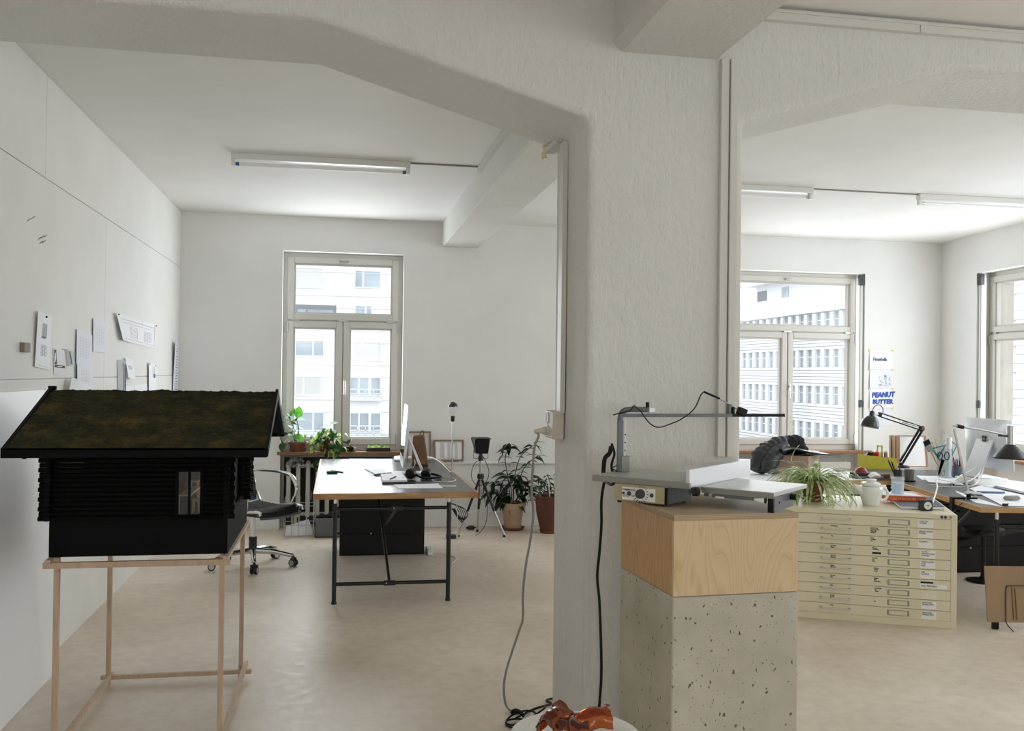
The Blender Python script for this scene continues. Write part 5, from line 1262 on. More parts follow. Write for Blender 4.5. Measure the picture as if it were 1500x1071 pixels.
left_txt = ['', 'Mitteilung\n\nTip', 'Tip\n\nTon', 'Normal\nBlank\nAlt', 'Notizen\nSkizzen\nAlt', 'Rolle\nPlan A3\nPlan A2', 'Karton\nBlau\nAlt', 'Blau\n\nAlt', 'Druck\nProbe\nDiv', 'Folie']
mid_txt = ['', 'Zeichnung\nTransparent\nPlanrolle\nSkizzen', 'Text\nVorlage\nAlt', 'Mappe\nUmschlag', 'Format\nA3\nRest', 'Muster\nFarbe\nGrau', 'Skizze\nBlau\nReinzeich', 'Umschläge\n  A4\n   Rest', '1\n\nAlt', '']
drawer0 = None
for i in range(10):
    zt = CHh-.03-i*dh; z0 = zt-dh
    dr = fcbox(MB(), .038, CW-.038, -.006, .004, z0+.0012, zt-.0014).build('drawer', M['cream'], FC, bevel=.0012)
    zc = (z0+zt)/2
    b = MB(); b.tube(curve_pts([fc(sH0, -.006, zc+.003), fc(sH0+.002, -.026, zc+.003), fc((sH0+sH1)/2, -.030, zc+.003), fc(sH1-.002, -.026, zc+.003), fc(sH1, -.006, zc+.003)], 3), .0052, 8)
    b.build('handle', M['beige'], dr)
    for s_ in (sH0, sH1): MB().cyl(fc(s_, -.006, zc+.003), fc(s_, -.012, zc+.003), .0078, seg=10).build('handle_foot', M['bronze'], dr)
    b = MB(); t = .0035; sa, sb = sL0-.004, sL1+.004; zz0, zz1 = zc-.017, zc+.017
    fcbox(b, sa, sb, -.010, -.006, zz0, zz0+t); fcbox(b, sa, sb, -.010, -.006, zz1-t, zz1); fcbox(b, sa, sa+t, -.010, -.006, zz0, zz1); fcbox(b, sb-t, sb, -.010, -.006, zz0, zz1)
    fcbox(b, sa-.002, sa+.010, -.009, -.006, zz0+.004, zz1-.004); fcbox(b, sb-.010, sb+.002, -.009, -.006, zz0+.004, zz1-.004)
    b.build('label_holder', M['bronze'], dr)
    o_ = .0 if i < 3 else -.014 if i < 7 else -.022
    wide = .07 if i == 6 else 0
    fcbox(MB(), sC0-wide+o_, sC1+o_+.002, -.0072, -.006, zc-.026 if i != 6 else zc-.022, zc+.022 if i != 6 else zc+.004).build('label_card', M['card'] if i != 7 else M['cream2'], dr)
    if cards[i]:
        text('label_text', cards[i], .0125 if i != 6 else .016, fc(sC1+o_-.004, -.0076, zc+.010 if i != 6 else zc-.014), ca_e, (0, 0, 1), M['black'], dr, bold=.0003)
    if i == 6: fcbox(MB(), sC1+o_-.075, sC1+o_+.0, -.0078, -.0068, zc+.008, zc+.018).build('black_tape', M['black'], dr)
    if left_txt[i]:
        text('handle_label', left_txt[i], .0105, fc(sT-.004, -.0066, zc+.017), ca_e, (0, 0, 1), M['black'], dr, bold=.0005)
    if mid_txt[i]:
        text('drawer_note', mid_txt[i], .0105, fc(sM-(.012*(i >= 3)+.012*(i >= 5)), -.0066, zc+.017), ca_e, (0, 0, 1), M['black'], dr, bold=.0005)
    if i == 3: fcbox(MB(), sM-.065, sM-.012, -.0078, -.006, zc-.018, zc-.006).build('black_tape', M['black'], dr)
# stickers and lock at the upper right
b = MB(); 
for k in range(2): b.lathe(fc(.092-.022*k, -.002, CHh-.016), [(.001, 0), (.0095, 0), (.0095, .0015), (.001, .0015)], 14, axis=(-ca_d.x, -ca_d.y, 0))
b.build('round_sticker', M['darkmetal'], FC)
b = MB(); b.tube(curve_pts([fc(.047, -.003, CHh-.012), fc(.04, -.003, CHh-.010), fc(.034, -.003, CHh-.015), fc(.040, -.003, CHh-.020), fc(.047, -.003, CHh-.018)], 4), .002, 6); b.build('round_sticker', M['darkmetal'], FC)

CT = .72
def onC(px, py, z=CT): return pZ(px, py, z)
# spider plant
c = onC(1192, 735); c = V((c.x+.02, c.y+.05, CT)); t = thing('spider_plant', 'striped spider plant spilling over its pot on the flat file', 'plant', tuple(c))
pot(t, c, .06, .085, .13, M['terra2'], saucer=.08)
bl = [leaf_mesh('blade_a', .46, .0095, M['blade'], .95, .4, 'blade', 9), leaf_mesh('blade_b', .40, .0085, M['blade'], 1.15, .4, 'blade', 9), leaf_mesh('blade_c', .32, .009, M['bladegreen'], .8, .4, 'blade', 8), leaf_mesh('blade_d', .48, .009, M['bladegreen'], 1.1, .4, 'blade', 9)]
random.seed(5)
for i in range(190):
    a = random.uniform(0, 2*PI); r = random.uniform(0, .05); el = random.uniform(.15, 1.1)
    d = V((math.cos(a)*math.cos(el)*1.3, math.sin(a)*math.cos(el)*.75, math.sin(el)))
    put_leaf(bl[i % 4], t, c+V((math.cos(a)*r, math.sin(a)*r, .135)), d, random.uniform(.65, 1.1), random.uniform(-.4, .4), 'blade')
for i in range(46):   # loose skirt of blades lying on the cabinet in front
    p = onC(random.uniform(1150, 1236), random.uniform(716, 736), CT+.02+random.uniform(0, .05)); put_leaf(bl[1 if i % 2 else 2], t, p, (random.uniform(-1, 1), random.uniform(-.6, .2), random.uniform(-.1, .7)), random.uniform(.35, .6), random.uniform(-.6, .6), 'blade')
MB().tube(curve_pts([c+V((0, 0, .13)), c+V((-.06, 0, .26)), pY(1160, 676, c.y), pY(1163, 662, c.y), pY(1171, 652, c.y)], 6), .0025, 6).build('runner', M['blade'], t)
# teapot
c = onC(1281, 741.5); c.y += .045; c.z = CT; tx = .004151*1.0
t = thing('teapot', 'white porcelain teapot with flat lid on the flat file', 'teapot', tuple(c))
MB().lathe(c, [(.001, 0), (.048, 0), (.053, .004), (.066, .05), (.076, .095), (.079, .118), (.074, .128), (.052, .133), (.05, .136), (.001, .136)], 36).build('body', M['porcelain'], t)
MB().lathe(c, [(.001, .134), (.062, .134), (.064, .14), (.062, .15), (.05, .156), (.033, .158), (.033, .162), (.036, .174), (.034, .177), (.001, .178)], 32).build('lid', M['porcelain'], t)
b = MB(); ex = V((1, -.1, 0)).normalized()
b.tube([c-ex*(.012+.108*k/9)+V((0, 0, .066+.070*k/9)) for k in range(10)], [.052-.042*(k/9)**.9 for k in range(10)], 16); b.build('spout', M['porcelain'], t)
MB().tube(curve_pts([c+ex*.068+V((0, 0, .118)), c+ex*.10+V((0, 0, .112)), c+ex*.118+V((0, 0, .075)), c+ex*.10+V((0, 0, .038)), c+ex*.055+V((0, 0, .03))], 6), .0095, 10).build('handle', M['porcelain'], t)
# books, papers, glass
def slabq(name, label, quad, z, th, m, cat, **k):
    P = [pZ(x, y, z) for x, y in quad]; return tag(MB().prism(P, (0, 0, th)).build(name, M[m], **k), label, cat)
gb = thing('large_book', 'large slate-grey book at the bottom of the stack on cabinet', 'book', tuple(onC(1345, 740)))
P = [onC(1320, 746), onC(1383, 747.5), onC(1363, 733), onC(1303, 733)]
MB().prism([p+V((0, 0, .003)) for p in P], (0, 0, .017)).build('pages', M['paper'], gb)
for z in (0, .02): MB().prism([p+(p-(P[0]+P[2])/2)*.012+V((0, 0, z)) for p in P], (0, 0, .003)).build('cover', M['greybook'], gb)
zb = CT+.0235
ob = thing('orange_book', 'orange cloth-bound book lying on the grey book', 'book', tuple(onC(1327, 735, zb)))
P = [pZ(1297.5, 733.5, zb), pZ(1357.5, 735.5, zb)]; dv = V((.25, .97, 0)); dv = V((-(P[1]-P[0]).y, (P[1]-P[0]).x, 0)).normalized()*.17
Q = [P[0], P[1], P[1]+dv, P[0]+dv]
MB().prism(Q, (0, 0, .034)).build('cover', M['orange'], ob, bevel=.003)
MB().prism([Q[1]+(Q[0]-Q[1])*-.004+dv*.04, Q[1]+(Q[1]-Q[0])*.006+dv*.04, Q[2]+(Q[1]-Q[0])*.006, Q[2]], (0, 0, .026)).build('pages', M['paper'], ob)
ud = (P[1]-P[0]).normalized(); n_ = ud.cross(V((0, 0, 1))).normalized()
text('spine_text', 'CASE STUDY HOUSES', .0165, P[0]+ud*.035+n_*.0012+V((0, 0, .010)), ud, (0, 0, 1), mat('pale_spine_print', (236, 196, 160), .6), ob, bold=.0004)
zc = zb+.0345
Pq = [Q[0]+ud*-.012+dv*.12, Q[1]-ud*.02-dv*.02, Q[2]+dv*.1-ud*.06, Q[3]+dv*.15-ud*.03]
tag(MB().prism([p+V((0, 0, .0345)) for p in Pq], (0, 0, .004)).build('paper_sheets', M['paper'], bevel=.001), 'white papers on top of the orange book', 'paper')
gc = Q[0]+ud*.098+dv*.55; gc = V((gc.x, gc.y, zc+.0045)); t = thing('drinking_glass', 'tumbler of water standing on the papers over the orange book', 'glass', tuple(gc))
MB().lathe(gc, [(.001, 0), (.040, 0), (.043, .115), (.0405, .115), (.038, .006), (.001, .006)], 28).build('tumbler', M['tumbler'], t)
MB().lathe(gc, [(.001, .0062), (.0375, .0065), (.0395, .075), (.001, .075)], 24).build('water', M['water'], t)
# square clock
kc = onC(1359, 749); t = thing('cube_clock', 'small black cube clock with white round dial on cabinet edge', 'clock', tuple(kc)); k_e = V((.99, -.12, 0)).normalized(); k_d = V((.12, .99, 0)).normalized(); s_ = .0355
MB().obox(kc+k_d*.03+V((0, 0, s_)), k_e*s_, k_d*.03, V((0, 0, s_))).build('case', mat('dark_green_black_case', (38, 42, 38), .5), t, bevel=.007, seg=3)
fcn = kc+V((0, 0, s_*1.02))-k_d*.0005
MB().lathe(fcn, [(.001, 0), (.025, 0), (.025, .002), (.001, .002)], 28, axis=-k_d).build('dial', M['card'], t)
b = MB(); q = fcn-k_d*.003; b.bar(q, q+k_e*-.014+V((0, 0, .004)), .003, .001, up=k_d); b.bar(q, q+V((0, 0, -.012)), .003, .001, up=k_d); b.bar(q, q+k_e*.010+V((0, 0, .007)), .003, .001, up=k_d); b.build('hands', M['black'], t)
for nm, lab, pts in (('grey_cord', 'thick pale cord curving from cube clock up to right desk', [(1367, 735), (1370, 725), (1378, 715), (1392, 708), (1412, 698), (1428, 688)]),):
    tag(MB().tube(curve_pts([onC(1366, 737, CT+.05), (4.25, 6.1, .80), (4.42, 6.35, .83), (4.65, 6.5, .80), (4.9, 6.7, .83), pY(1430, 685, 6.75)], 8), .0055, 8).build(nm, M['whitecord']), lab, 'cable')

# ------------------------------------------------------------------ the two desks
DZ2 = .74
d2c = pZ(1436, 742.5, DZ2); d2b = pZ(1327, 709.5, DZ2); d2v = V((d2b.x-d2c.x, d2b.y-d2c.y, 0)).normalized(); d2u = V((d2v.y, -d2v.x, 0))
L2, W2_ = 2.5, 1.05
def desk(name, label, c, u, v, W_, L_, edges=True):
    t = thing(name, label, 'desk', (c.x, c.y, 0), math.atan2(u.y, u.x))
    P = lambda a, b_, z: V((c.x, c.y, 0))+u*a+v*b_+V((0, 0, z))
    def bx(b, a0, a1, b0, b1, z0, z1): b.obox(P((a0+a1)/2, (b0+b1)/2, (z0+z1)/2), u*(a1-a0)/2, v*(b1-b0)/2, V((0, 0, (z1-z0)/2))); return b
    bx(MB(), .012, W_-.012, .012, L_-.012, DZ2-.036, DZ2).build('tabletop', M['lino2'], t)
    for q in ((0, W_, 0, .014), (0, W_, L_-.014, L_), (0, .014, .014, L_-.014), (W_-.014, W_, .014, L_-.014)): bx(MB(), *q, DZ2-.038, DZ2-.001).build('edge_strip', M['edge2'], t, bevel=.001)
    return t, P, bx
D2, P2, B2 = desk('trestle_desk', 'grey-topped right-hand desk under the silver computer', d2c, d2u, d2v, W2_, L2)
d1c = pZ(1241, 703.5, DZ2); d1c = V((3.25, d1c.y-.02, 0)); d1x = d2c+d2v*((d1c.y-d2c.y)/d2v.y)
D1, P1, B1 = desk('trestle_desk', 'white-covered desk under the right window, carrying box and jacket', d1c, V((1, 0, 0)), V((0, 1, 0)), d1x.x-.012-3.25, .95)
def frame_legs(t, P, spots, rails, z):
    for (a, b_) in spots:
        lg = MB().cyl(P(a, b_, .012), P(a, b_, z-.11), .0155).build('leg', M['blacksteel'], t)
        MB().cyl(P(a, b_, z-.11), P(a, b_, z-.036), .012).build('height_screw', M['chrome'], lg); MB().cyl(P(a, b_, 0), P(a, b_, .014), .019).build('foot_cap', M['blackplastic'], lg)
        MB().cyl(P(a, b_, z-.12), P(a, b_, z-.10), .022, seg=12).build('collar', M['blacksteel'], lg)
    for (a, b_, z0, a2, b2, z1) in rails: MB().cyl(P(a, b_, z0), P(a2, b2, z1), .0125).build('rail', M['blacksteel'], t)
frame_legs(D2, P2, [(.17, .13), (.88, .13), (.17, 2.1), (.88, 2.1)], [(.17, .13, .13, .88, .13, .13), (.17, .13, .6, .88, .13, .6), (.17, 2.1, .13, .88, 2.1, .13), (.17, 2.1, .6, .88, 2.1, .6), (.5, .13, .6, .5, 2.1, .13)], DZ2)
MB().cyl(P2(.2, .13, .6), P2(.75, 2.1, .13), .011).build('brace', M['chrome'], D2)
MB().cyl(P2(.17, .5, .65), P2(.30, 1.3, .30), .011).build('brace', M['blacksteel'], D2)
frame_legs(D1, P1, [(.2, .1), (1.1, .1), (.2, .85), (1.1, .85)], [(.2, .1, .13, 1.1, .1, .13), (.2, .1, .6, 1.1, .1, .6), (.2, .85, .6, 1.1, .85, .6)], DZ2)
# white table cover sheet on the window desk
tag(MB().box(3.28, d1x.x-.03, d1c.y+.02, d1c.y+.93, DZ2, DZ2+.002).build('desk_paper', M['paper']), 'big white sheet covering the desk under the right window', 'paper')
Z1 = DZ2+.002
def on1(px, py, z=Z1): return pZ(px, py, z)
# cardboard box, jacket, black things
fcorn = on1(1184, 697); lc = on1(1137, 692); rc = on1(1221, 693)
bu = V((lc.x-fcorn.x, lc.y-fcorn.y, 0)); bv_ = V((rc.x-fcorn.x, rc.y-fcorn.y, 0)); bl_ = .36; bu = V((-.86, .51, 0))*.30; bv_ = V((.75, .66, 0)).normalized()*.27
t = thing('cardboard_box', 'open brown cardboard box on the desk under the right window', 'box', tuple(fcorn))
z0, z1 = Z1, Z1+.165; b = MB(); T_ = .006
def wallp(a, b_): 
    n = V((b_-a).cross(V((0, 0, 1)))).normalized()*T_; MB().prism([a, b_, b_+V((0, 0, z1-z0)), a+V((0, 0, z1-z0))], -n).build('side', M['cardboard'], t)
A = V((fcorn.x, fcorn.y, z0)); 
wallp(A, A+bv_); wallp(A+bv_, A+bv_+bu); wallp(A+bv_+bu, A+bu); wallp(A+bu, A)
MB().prism([A, A+bv_, A+bv_+bu, A+bu], (0, 0, .005)).build('bottom', M['cardboard'], t)
ft = V((0, 0, z1-z0)); tm_ = A+bu*.5+bv_*.5+V((0, 0, z1-z0))
b = MB(); b.sheet(tm_+V((-.20, -.16, .03)), tm_+V((.24, -.16, .006)), tm_+V((.26, .12, .01)), tm_+V((-.20, .16, .05)), .010, nu=14, nv=10, fn=lambda u, v: .035*max(0, math.sin(4*u+1.5*v))*(1-.7*u)+.012*math.sin(13*v+9*u)*(1-u))
tag(b.build('black_wrap', M['blackplastic']), 'black crumpled sheet lying over the open cardboard box', 'sheet')
JY = tm_.y+.10
t = thing('puffer_jacket', 'dark grey quilted jacket thrown over the cardboard box', 'jacket', (tm_.x-.15, JY, z1))
def quilted(pts, r, n=10, seg=14, sq=.75):
    import mathutils
    P = curve_pts([pY(x, y, JY+dy) for x, y, dy in pts], n); N = len(P); seg = 22
    b = MB().tube(P, [r*(.90+.10*abs(math.sin(i*PI/(n*.42))))*(.72+.28*math.sin(PI*min(1, max(0, i/(N-1))))) for i in range(N)], seg)
    for i, v in enumerate(b.v):
        c_ = P[min(N-1, i//seg)]; dv_ = v-c_
        b.v[i] = c_+V((dv_.x*1.1, dv_.y*.8, dv_.z*.9))*(1+.22*mathutils.noise.noise(v*9)+.10*mathutils.noise.noise(v*24))
    return b
quilted([(1110, 690, -.12), (1117, 672, -.09), (1128, 661, -.05), (1142, 653, -.02), (1158, 650, .0)], .105).build('body', M['puffer'], t)
quilted([(1124, 692, -.2), (1128, 678, -.18), (1137, 664, -.14), (1150, 654, -.06)], .075).build('sleeve', M['puffer'], t)
quilted([(1148, 658, -.04), (1158, 650, -.02), (1167, 652, .0), (1172, 664, .0)], .085).build('hood', M['blackfabric'], t)
quilted([(1160, 662, .02), (1172, 658, .03), (1181, 662, .03)], .05).build('sleeve', M['blackfabric'], t)
c = on1(1230, 690.5); t = thing('rimmed_dish', 'flat white dish with dark rim near the cardboard box', 'dish', tuple(c)); MB().lathe(c, [(.001, 0), (.03, 0), (.058, .014), (.06, .014), (.04, .003), (.001, .003)], 24).build('dish', M['porcelain'], t); MB().lathe(c, [(.0565, .0135), (.0615, .0135), (.0615, .017), (.0565, .017)], 24).build('rim', M['black'], t)
# clutter on the right end: red dome on black case, tissue, yellow tool box
c = on1(1266, 702); t = thing('stacked_cases', 'two flat dark cases with metal edges on the window desk', 'case', tuple(c)); 
MB().box(c.x-.06, c.x+.06, c.y-.0, c.y+.14, Z1, Z1+.026).build('lower_case', M['greymetal'], t, bevel=.004); MB().box(c.x-.055, c.x+.055, c.y+.0, c.y+.135, Z1+.027, Z1+.05).build('upper_case', M['blackplastic'], t, bevel=.005)
tag(MB().ball((c.x+.005, c.y+.055, Z1+.051), .047, 22, 10, (1, 1, .98), 0, .62).build('red_dome', M['red']), 'dark red dome on the stacked dark cases', 'dome')
x, y, z = on1(1283, 704); t = thing('flat_tray', 'long low tray with paper and pieces behind teapot lid', 'tray', (x, y, z))
MB().box(x-.02, x+.20, y+.02, y+.16, Z1, Z1+.012).build('tray', M['darkmetal'], t, bevel=.003); 
tag(MB().box(x+.10, x+.16, y+.05, y+.10, Z1+.013, Z1+.045).build('brown_block', M['terra3'], bevel=.004), 'small dark brown block on the tray behind the teapot', 'block')
b = MB(); b.sheet((x-.02, y+.05, Z1+.016), (x+.095, y+.05, Z1+.016), (x+.09, y+.14, Z1+.03), (x-.01, y+.14, Z1+.03), .004, fn=lambda u, v: .035*math.sin(PI*u)*math.sin(PI*(.2+.7*v)))
tag(b.build('white_tissue', M['paper']), 'crumpled white tissue on the tray left of brown block', 'tissue')
c1 = pZ(1271, 690, DZ2); y = 7.95
xa, xb = pY(1270, 690, y).x, pY(1308, 690, y).x; t = thing('tool_caddy', 'mustard yellow metal tool caddy with handle on the desk', 'caddy', ((xa+xb)/2, y, Z1))
b = MB(); zz = Z1
for (q) in (((xa, y, zz), (xb, y-.06, zz), (xb, y-.06, zz+.10), (xa, y, zz+.125)), ((xa, y+.16, zz), (xb, y+.1, zz), (xb, y+.1, zz+.10), (xa, y+.16, zz+.125)), ((xa, y, zz), (xa, y+.16, zz), (xa, y+.16, zz+.125), (xa, y, zz+.125)), ((xb, y-.06, zz), (xb, y+.1, zz), (xb, y+.1, zz+.10), (xb, y-.06, zz+.10))):
    b.prism(q, (.003, .004, 0))
b.prism([(xa, y, zz), (xb, y-.06, zz), (xb, y+.1, zz), (xa, y+.16, zz)], (0, 0, .004)); b.build('bin', M['yellow'], t)
hx = pY(1293, 670, y).x; b = MB(); 
for xx in (hx-.022, hx+.022): b.box(xx-.005, xx+.005, y+.045, y+.055, zz, zz+.21)
b.box(hx-.027, hx+.027, y+.045, y+.055, zz+.20, zz+.213); b.box(hx-.027, hx+.027, y+.045, y+.055, zz+.05, zz+.15); b.build('handle', M['yellow'], t)
random.seed(2)
for i, (mm, nm, lb) in enumerate((('black', 'tool_roll', 'black tool roll sticking out of the yellow caddy'), ('red', 'red_tape', 'dark red tape roll in the yellow caddy'), ('brightred', 'screwdriver', 'red screwdriver handle in the yellow caddy'), ('cardboard', 'wooden_tool', 'brown wooden tool in right end of yellow caddy'))):
    xx = xa+.03+i*.045+(.05 if i == 3 else 0); tag(MB().tube(curve_pts([(xx, y+.06, zz+.02), (xx+.005, y+.05, zz+.1), (xx+.02-.01*i, y+.03, zz+.15)], 4), .018, 8).build(nm, M[mm]), lb, 'tool')

# posters on the back wall
def poster(name, label, y0, y1, m='paper'):
    a = pY(1274, y0, YB-.003); b_ = pY(1307, y0+.5, YB-.003); c_ = pY(1306.5, y1+.5, YB-.003); d = pY(1273, y1, YB-.003)
    b = MB(); b.sheet(d, c_, b_, a, .001, nrm=(0, -1, 0), fn=lambda u, v: .018*(max(0, .3-u)/.3)**2*(1-v)); o = b.build(name, M[m]); tag(o, label, 'poster')
    for q in (a, b_):
        MB().obox(q+V((0, -.003, .0)), (.013, 0, .004), (0, .0008, 0), (-.003, 0, .009)).build('tape', M['tape'], o)
    return o, a, b_, c_, d
yy = -.006
o, a, b_, c_, d = poster('poster', 'top poster on the back wall reading Finefolk in blue', 513.5, 541)
text('lettering', 'Finefolk', .055, a+V((.038, yy, -.115)), (1, 0, 0), (0, 0, 1), M['darkblue'], o, bold=.0012)
o, a, b_, c_, d = poster('poster', 'second poster down with small line sketches of figures', 541.5, 569, 'paper2')
b = MB()
def dr_(pts, r=.0012): b.tube([a+V((x, yy, -z)) for x, z in pts], r, 5)
dr_([(.11, .08), (.125, .075), (.12, .09), (.11, .08)]); dr_([(.115, .12), (.13, .115), (.135, .14), (.15, .13), (.155, .15)]); dr_([(.11, .17), (.145, .17), (.145, .165)], .003)
dr_([(.175, .07), (.19, .06), (.205, .08), (.2, .1), (.18, .1), (.175, .07)], .0015); dr_([(.185, .07), (.2, .07)], .005); dr_([(.19, .11), (.2, .145), (.185, .16)]); dr_([(.195, .14), (.21, .165)]); dr_([(.165, .178), (.22, .178)])
dr_([(.235, .12), (.24, .075), (.25, .12), (.235, .125)]); dr_([(.235, .15), (.25, .15), (.25, .17), (.235, .172), (.235, .15)])
b.build('sketch', M['darkblue'], o)
o, a, b_, c_, d = poster('poster', 'third poster down reading Peanut Butter in fat blue letters', 569.5, 597)
text('lettering', 'PEANUT', .074, a+V((.022, yy, -.098)), (1, -.0, .05), (.12, 0, 1), M['blue'], o, bold=.0048, ysc=1.05)
text('lettering', 'BUTTER', .070, a+V((.030, yy, -.168)), (1, 0, .02), (.1, 0, 1), M['blue'], o, bold=.0048, ysc=.95)
o, a, b_, c_, d = poster('poster', 'lowest pale lilac poster behind the black desk lamp', 598, 624, 'paper2')
text('lettering', 'A', .03, a+V((.13, yy, -.14)), (1, 0, 0), (0, 0, 1), M['inklight'], o)

# radiator under the right window
R2 = thing('radiator', 'flat pale panel radiator below the right window', 'radiator', (5.0, 9.7, 0))
for i in range(5): MB().box(4.2, 5.66, 9.66, 9.74, .16+i*.1, .245+i*.1).build('panel', M['radiator'], R2, bevel=.012)
MB().cyl((4.3, 9.70, .1), (4.3, 9.70, .66), .015).build('pipe', M['radiator'], R2); MB().cyl((5.6, 9.70, 0), (5.6, 9.70, .66), .015).build('pipe', M['radiator'], R2)
for xx in (4.4, 5.5): MB().box(xx-.02, xx+.02, 9.68, 9.72, 0, .17).build('foot', M['radiator'], R2)

# ------------------------------------------------------------------ desk lamp (black, articulated)
def on2(px, py, z=DZ2): return pZ(px, py, z)
LY = 8.05
base = on2(1321, 697); base = V((pY(1320, 690, LY).x, LY, DZ2)); el = pY(1350, 628, LY); hj = pY(1289, 607.5, LY)
t = thing('desk_lamp', 'black articulated desk lamp with dome shade before the posters', 'lamp', tuple(base))
MB().lathe(base, [(.001, 0), (.075, 0), (.078, .008), (.07, .02), (.02, .026), (.016, .05), (.001, .05)], 24).build('base', M['black'], t)
bt_ = base+V((0, 0, .05))
def arm(p, q, off, name): MB().cyl(p+V((0, off, 0)), q+V((0, off, 0)), .0062, seg=8).build(name, M['black'], t)
pv = V((0, 0, 1)).cross(V((0, 1, 0)))
dn = (el-bt_).normalized(); sn = V((dn.z, 0, -dn.x))
for s_ in (-.016, .016): MB().cyl(bt_+sn*s_, el+sn*s_, .0115, seg=8).build('lower_arm', M['black'], t)
dn2 = (hj-el).normalized(); sn2 = V((dn2.z, 0, -dn2.x))
for s_ in (-.017, .017): MB().cyl(el+sn2*s_, hj+sn2*s_, .006, seg=8).build('upper_arm', M['black'], t)
MB().tube([el+dn2*.06+sn2*.01, el+dn2*.22+sn2*.0], .008, 8).build('spring', M['steel'], t); MB().tube([bt_+dn*.05+sn*-.03, bt_+dn*.2+sn*-.015], .006, 8).build('spring', M['steel'], t)
MB().obox(el, V((.024, 0, .006)), V((0, .012, 0)), V((-.005, 0, .022))).build('elbow', M['black'], t, bevel=.006); MB().cyl(el+V((.01, -.014, .004)), el+V((.01, .014, .004)), .016).build('elbow_knob', M['red'], t)
MB().obox(hj, V((.018, 0, -.004)), V((0, .01, 0)), V((.004, 0, .02))).build('head_joint', M['black'], t, bevel=.005)
ax = V((.2, 0, .98)).normalized(); sc_ = pY(1273.6, 625, LY); k = .0058
b = MB(); b.lathe(sc_, [(.083, -.006), (.084, 0), (.082, .03), (.072, .062), (.052, .09), (.028, .106), (.024, .108), (.024, .14), (.018, .15), (.001, .15)], 28, axis=ax); b.build('shade', mat('black_enamel_shade', (22, 23, 25), .3, spec=.6), t)
MB().cyl(sc_+ax*.02, sc_+ax*.07, .02).build('lamp_socket', M['white'], t)
MB().cyl(sc_+ax*.118, hj, .008).build('neck_link', M['steel'], t)
MB().tube(curve_pts([sc_+ax*.13+V((-.0, 0, 0)), pY(1280, 597, LY), pY(1287, 593, LY), pY(1293, 598, LY), pY(1293, 607, LY)], 6), .004, 6).build('flex', M['black'], t)

# frames leaning at the back of the right desk
FYb = 8.12
for k_, (x0, x1, yt, m_, lb, dy) in enumerate(((1305, 1349, 638, 'frame2', 'leftmost brown wooden stretcher frame leaning in the desk stack', .10), (1311, 1352, 638, 'frame3', 'second brown wooden frame leaning in the desk stack', .05), (1316, 1359, 638, 'frame2', 'foremost framed white canvas leaning on the right desk stack', 0))):
    if k_ == 0: M['frame2'] = mat('warm_brown_frame_wood', (170, 122, 78), .55, var=(8, .12)); M['frame3'] = mat('pale_frame_wood', (196, 152, 106), .55, var=(8, .12))
    yb = FYb+dy
    bl0 = pY(x0, 697, yb); br0 = pY(x1+1, 697, yb); bl0.z = br0.z = DZ2; tl = pY(x0, yt, yb+.06); tr = pY(x1-3, yt+.5, yb+.06)
    t = thing('stretcher_canvas', lb, 'canvas', tuple((bl0+br0)/2)); n = V((0, 1, 0)); 
    def at_(u, v): return (tl*(1-u)+tr*u)*(1-v)+(bl0*(1-u)+br0*u)*v
    b = MB(); f_ = .05; g_ = .022
    for (u0, v0, u1, v1) in ((0, 0, 1, g_), (0, 1-g_, 1, 1), (0, g_, f_, 1-g_), (1-f_, g_, 1, 1-g_)): b.prism([at_(u0, v0), at_(u1, v0), at_(u1, v1), at_(u0, v1)], n*.03)
    b.build('frame', M[m_], t); MB().prism([at_(f_, g_)+n*.006, at_(1-f_, g_)+n*.006, at_(1-f_, 1-g_)+n*.006, at_(f_, 1-g_)+n*.006], n*.006).build('canvas', M['whiteboard'], t)
# pen cup behind the glass, stoneware cup
c = V((pY(1312, 700, 7.55).x, 7.55, DZ2)); c = on2(1315, 703); c.z = DZ2
t = thing('pen_beaker', 'dark beaker of black pens standing behind the water glass', 'beaker', tuple(c)); MB().lathe(c, [(.001, 0), (.032, 0), (.034, .085), (.031, .085), (.03, .006), (.001, .006)], 20).build('beaker', M['darkmetal'], t)
for i, (px, py, m_, lb) in enumerate(((1301, 674, 'blackplastic', 'leftmost black pen leaning out of the dark beaker'), (1306, 676, 'blackplastic', 'thick black pen second from left in the dark beaker'), (1314, 679, 'beige', 'pale brush handle in the dark beaker'), (1318, 684, 'red', 'short dark red pen at right of the dark beaker'))):
    e = pY(px, py, c.y-.0); s_ = c+V((-.014+.009*i, 0, .012)); tag(MB().tube([s_, s_+(e-s_)*.85, e], [.0035, .007, .004], 8).build('pen', M[m_]), lb, 'pen')
c = on2(1335, 706); c.z = DZ2; c.y += .03; t = thing('stoneware_cup', 'grey stoneware cup on a dark coaster by the lamp', 'cup', tuple(c))
MB().lathe(c, [(.001, 0), (.05, 0), (.052, .012), (.001, .012)], 24).build('coaster', M['blackplastic'], t); MB().lathe(c+V((0, 0, .012)), [(.001, 0), (.034, 0), (.040, .085), (.037, .085), (.032, .006), (.001, .006)], 24).build('cup', M['greycup'], t)
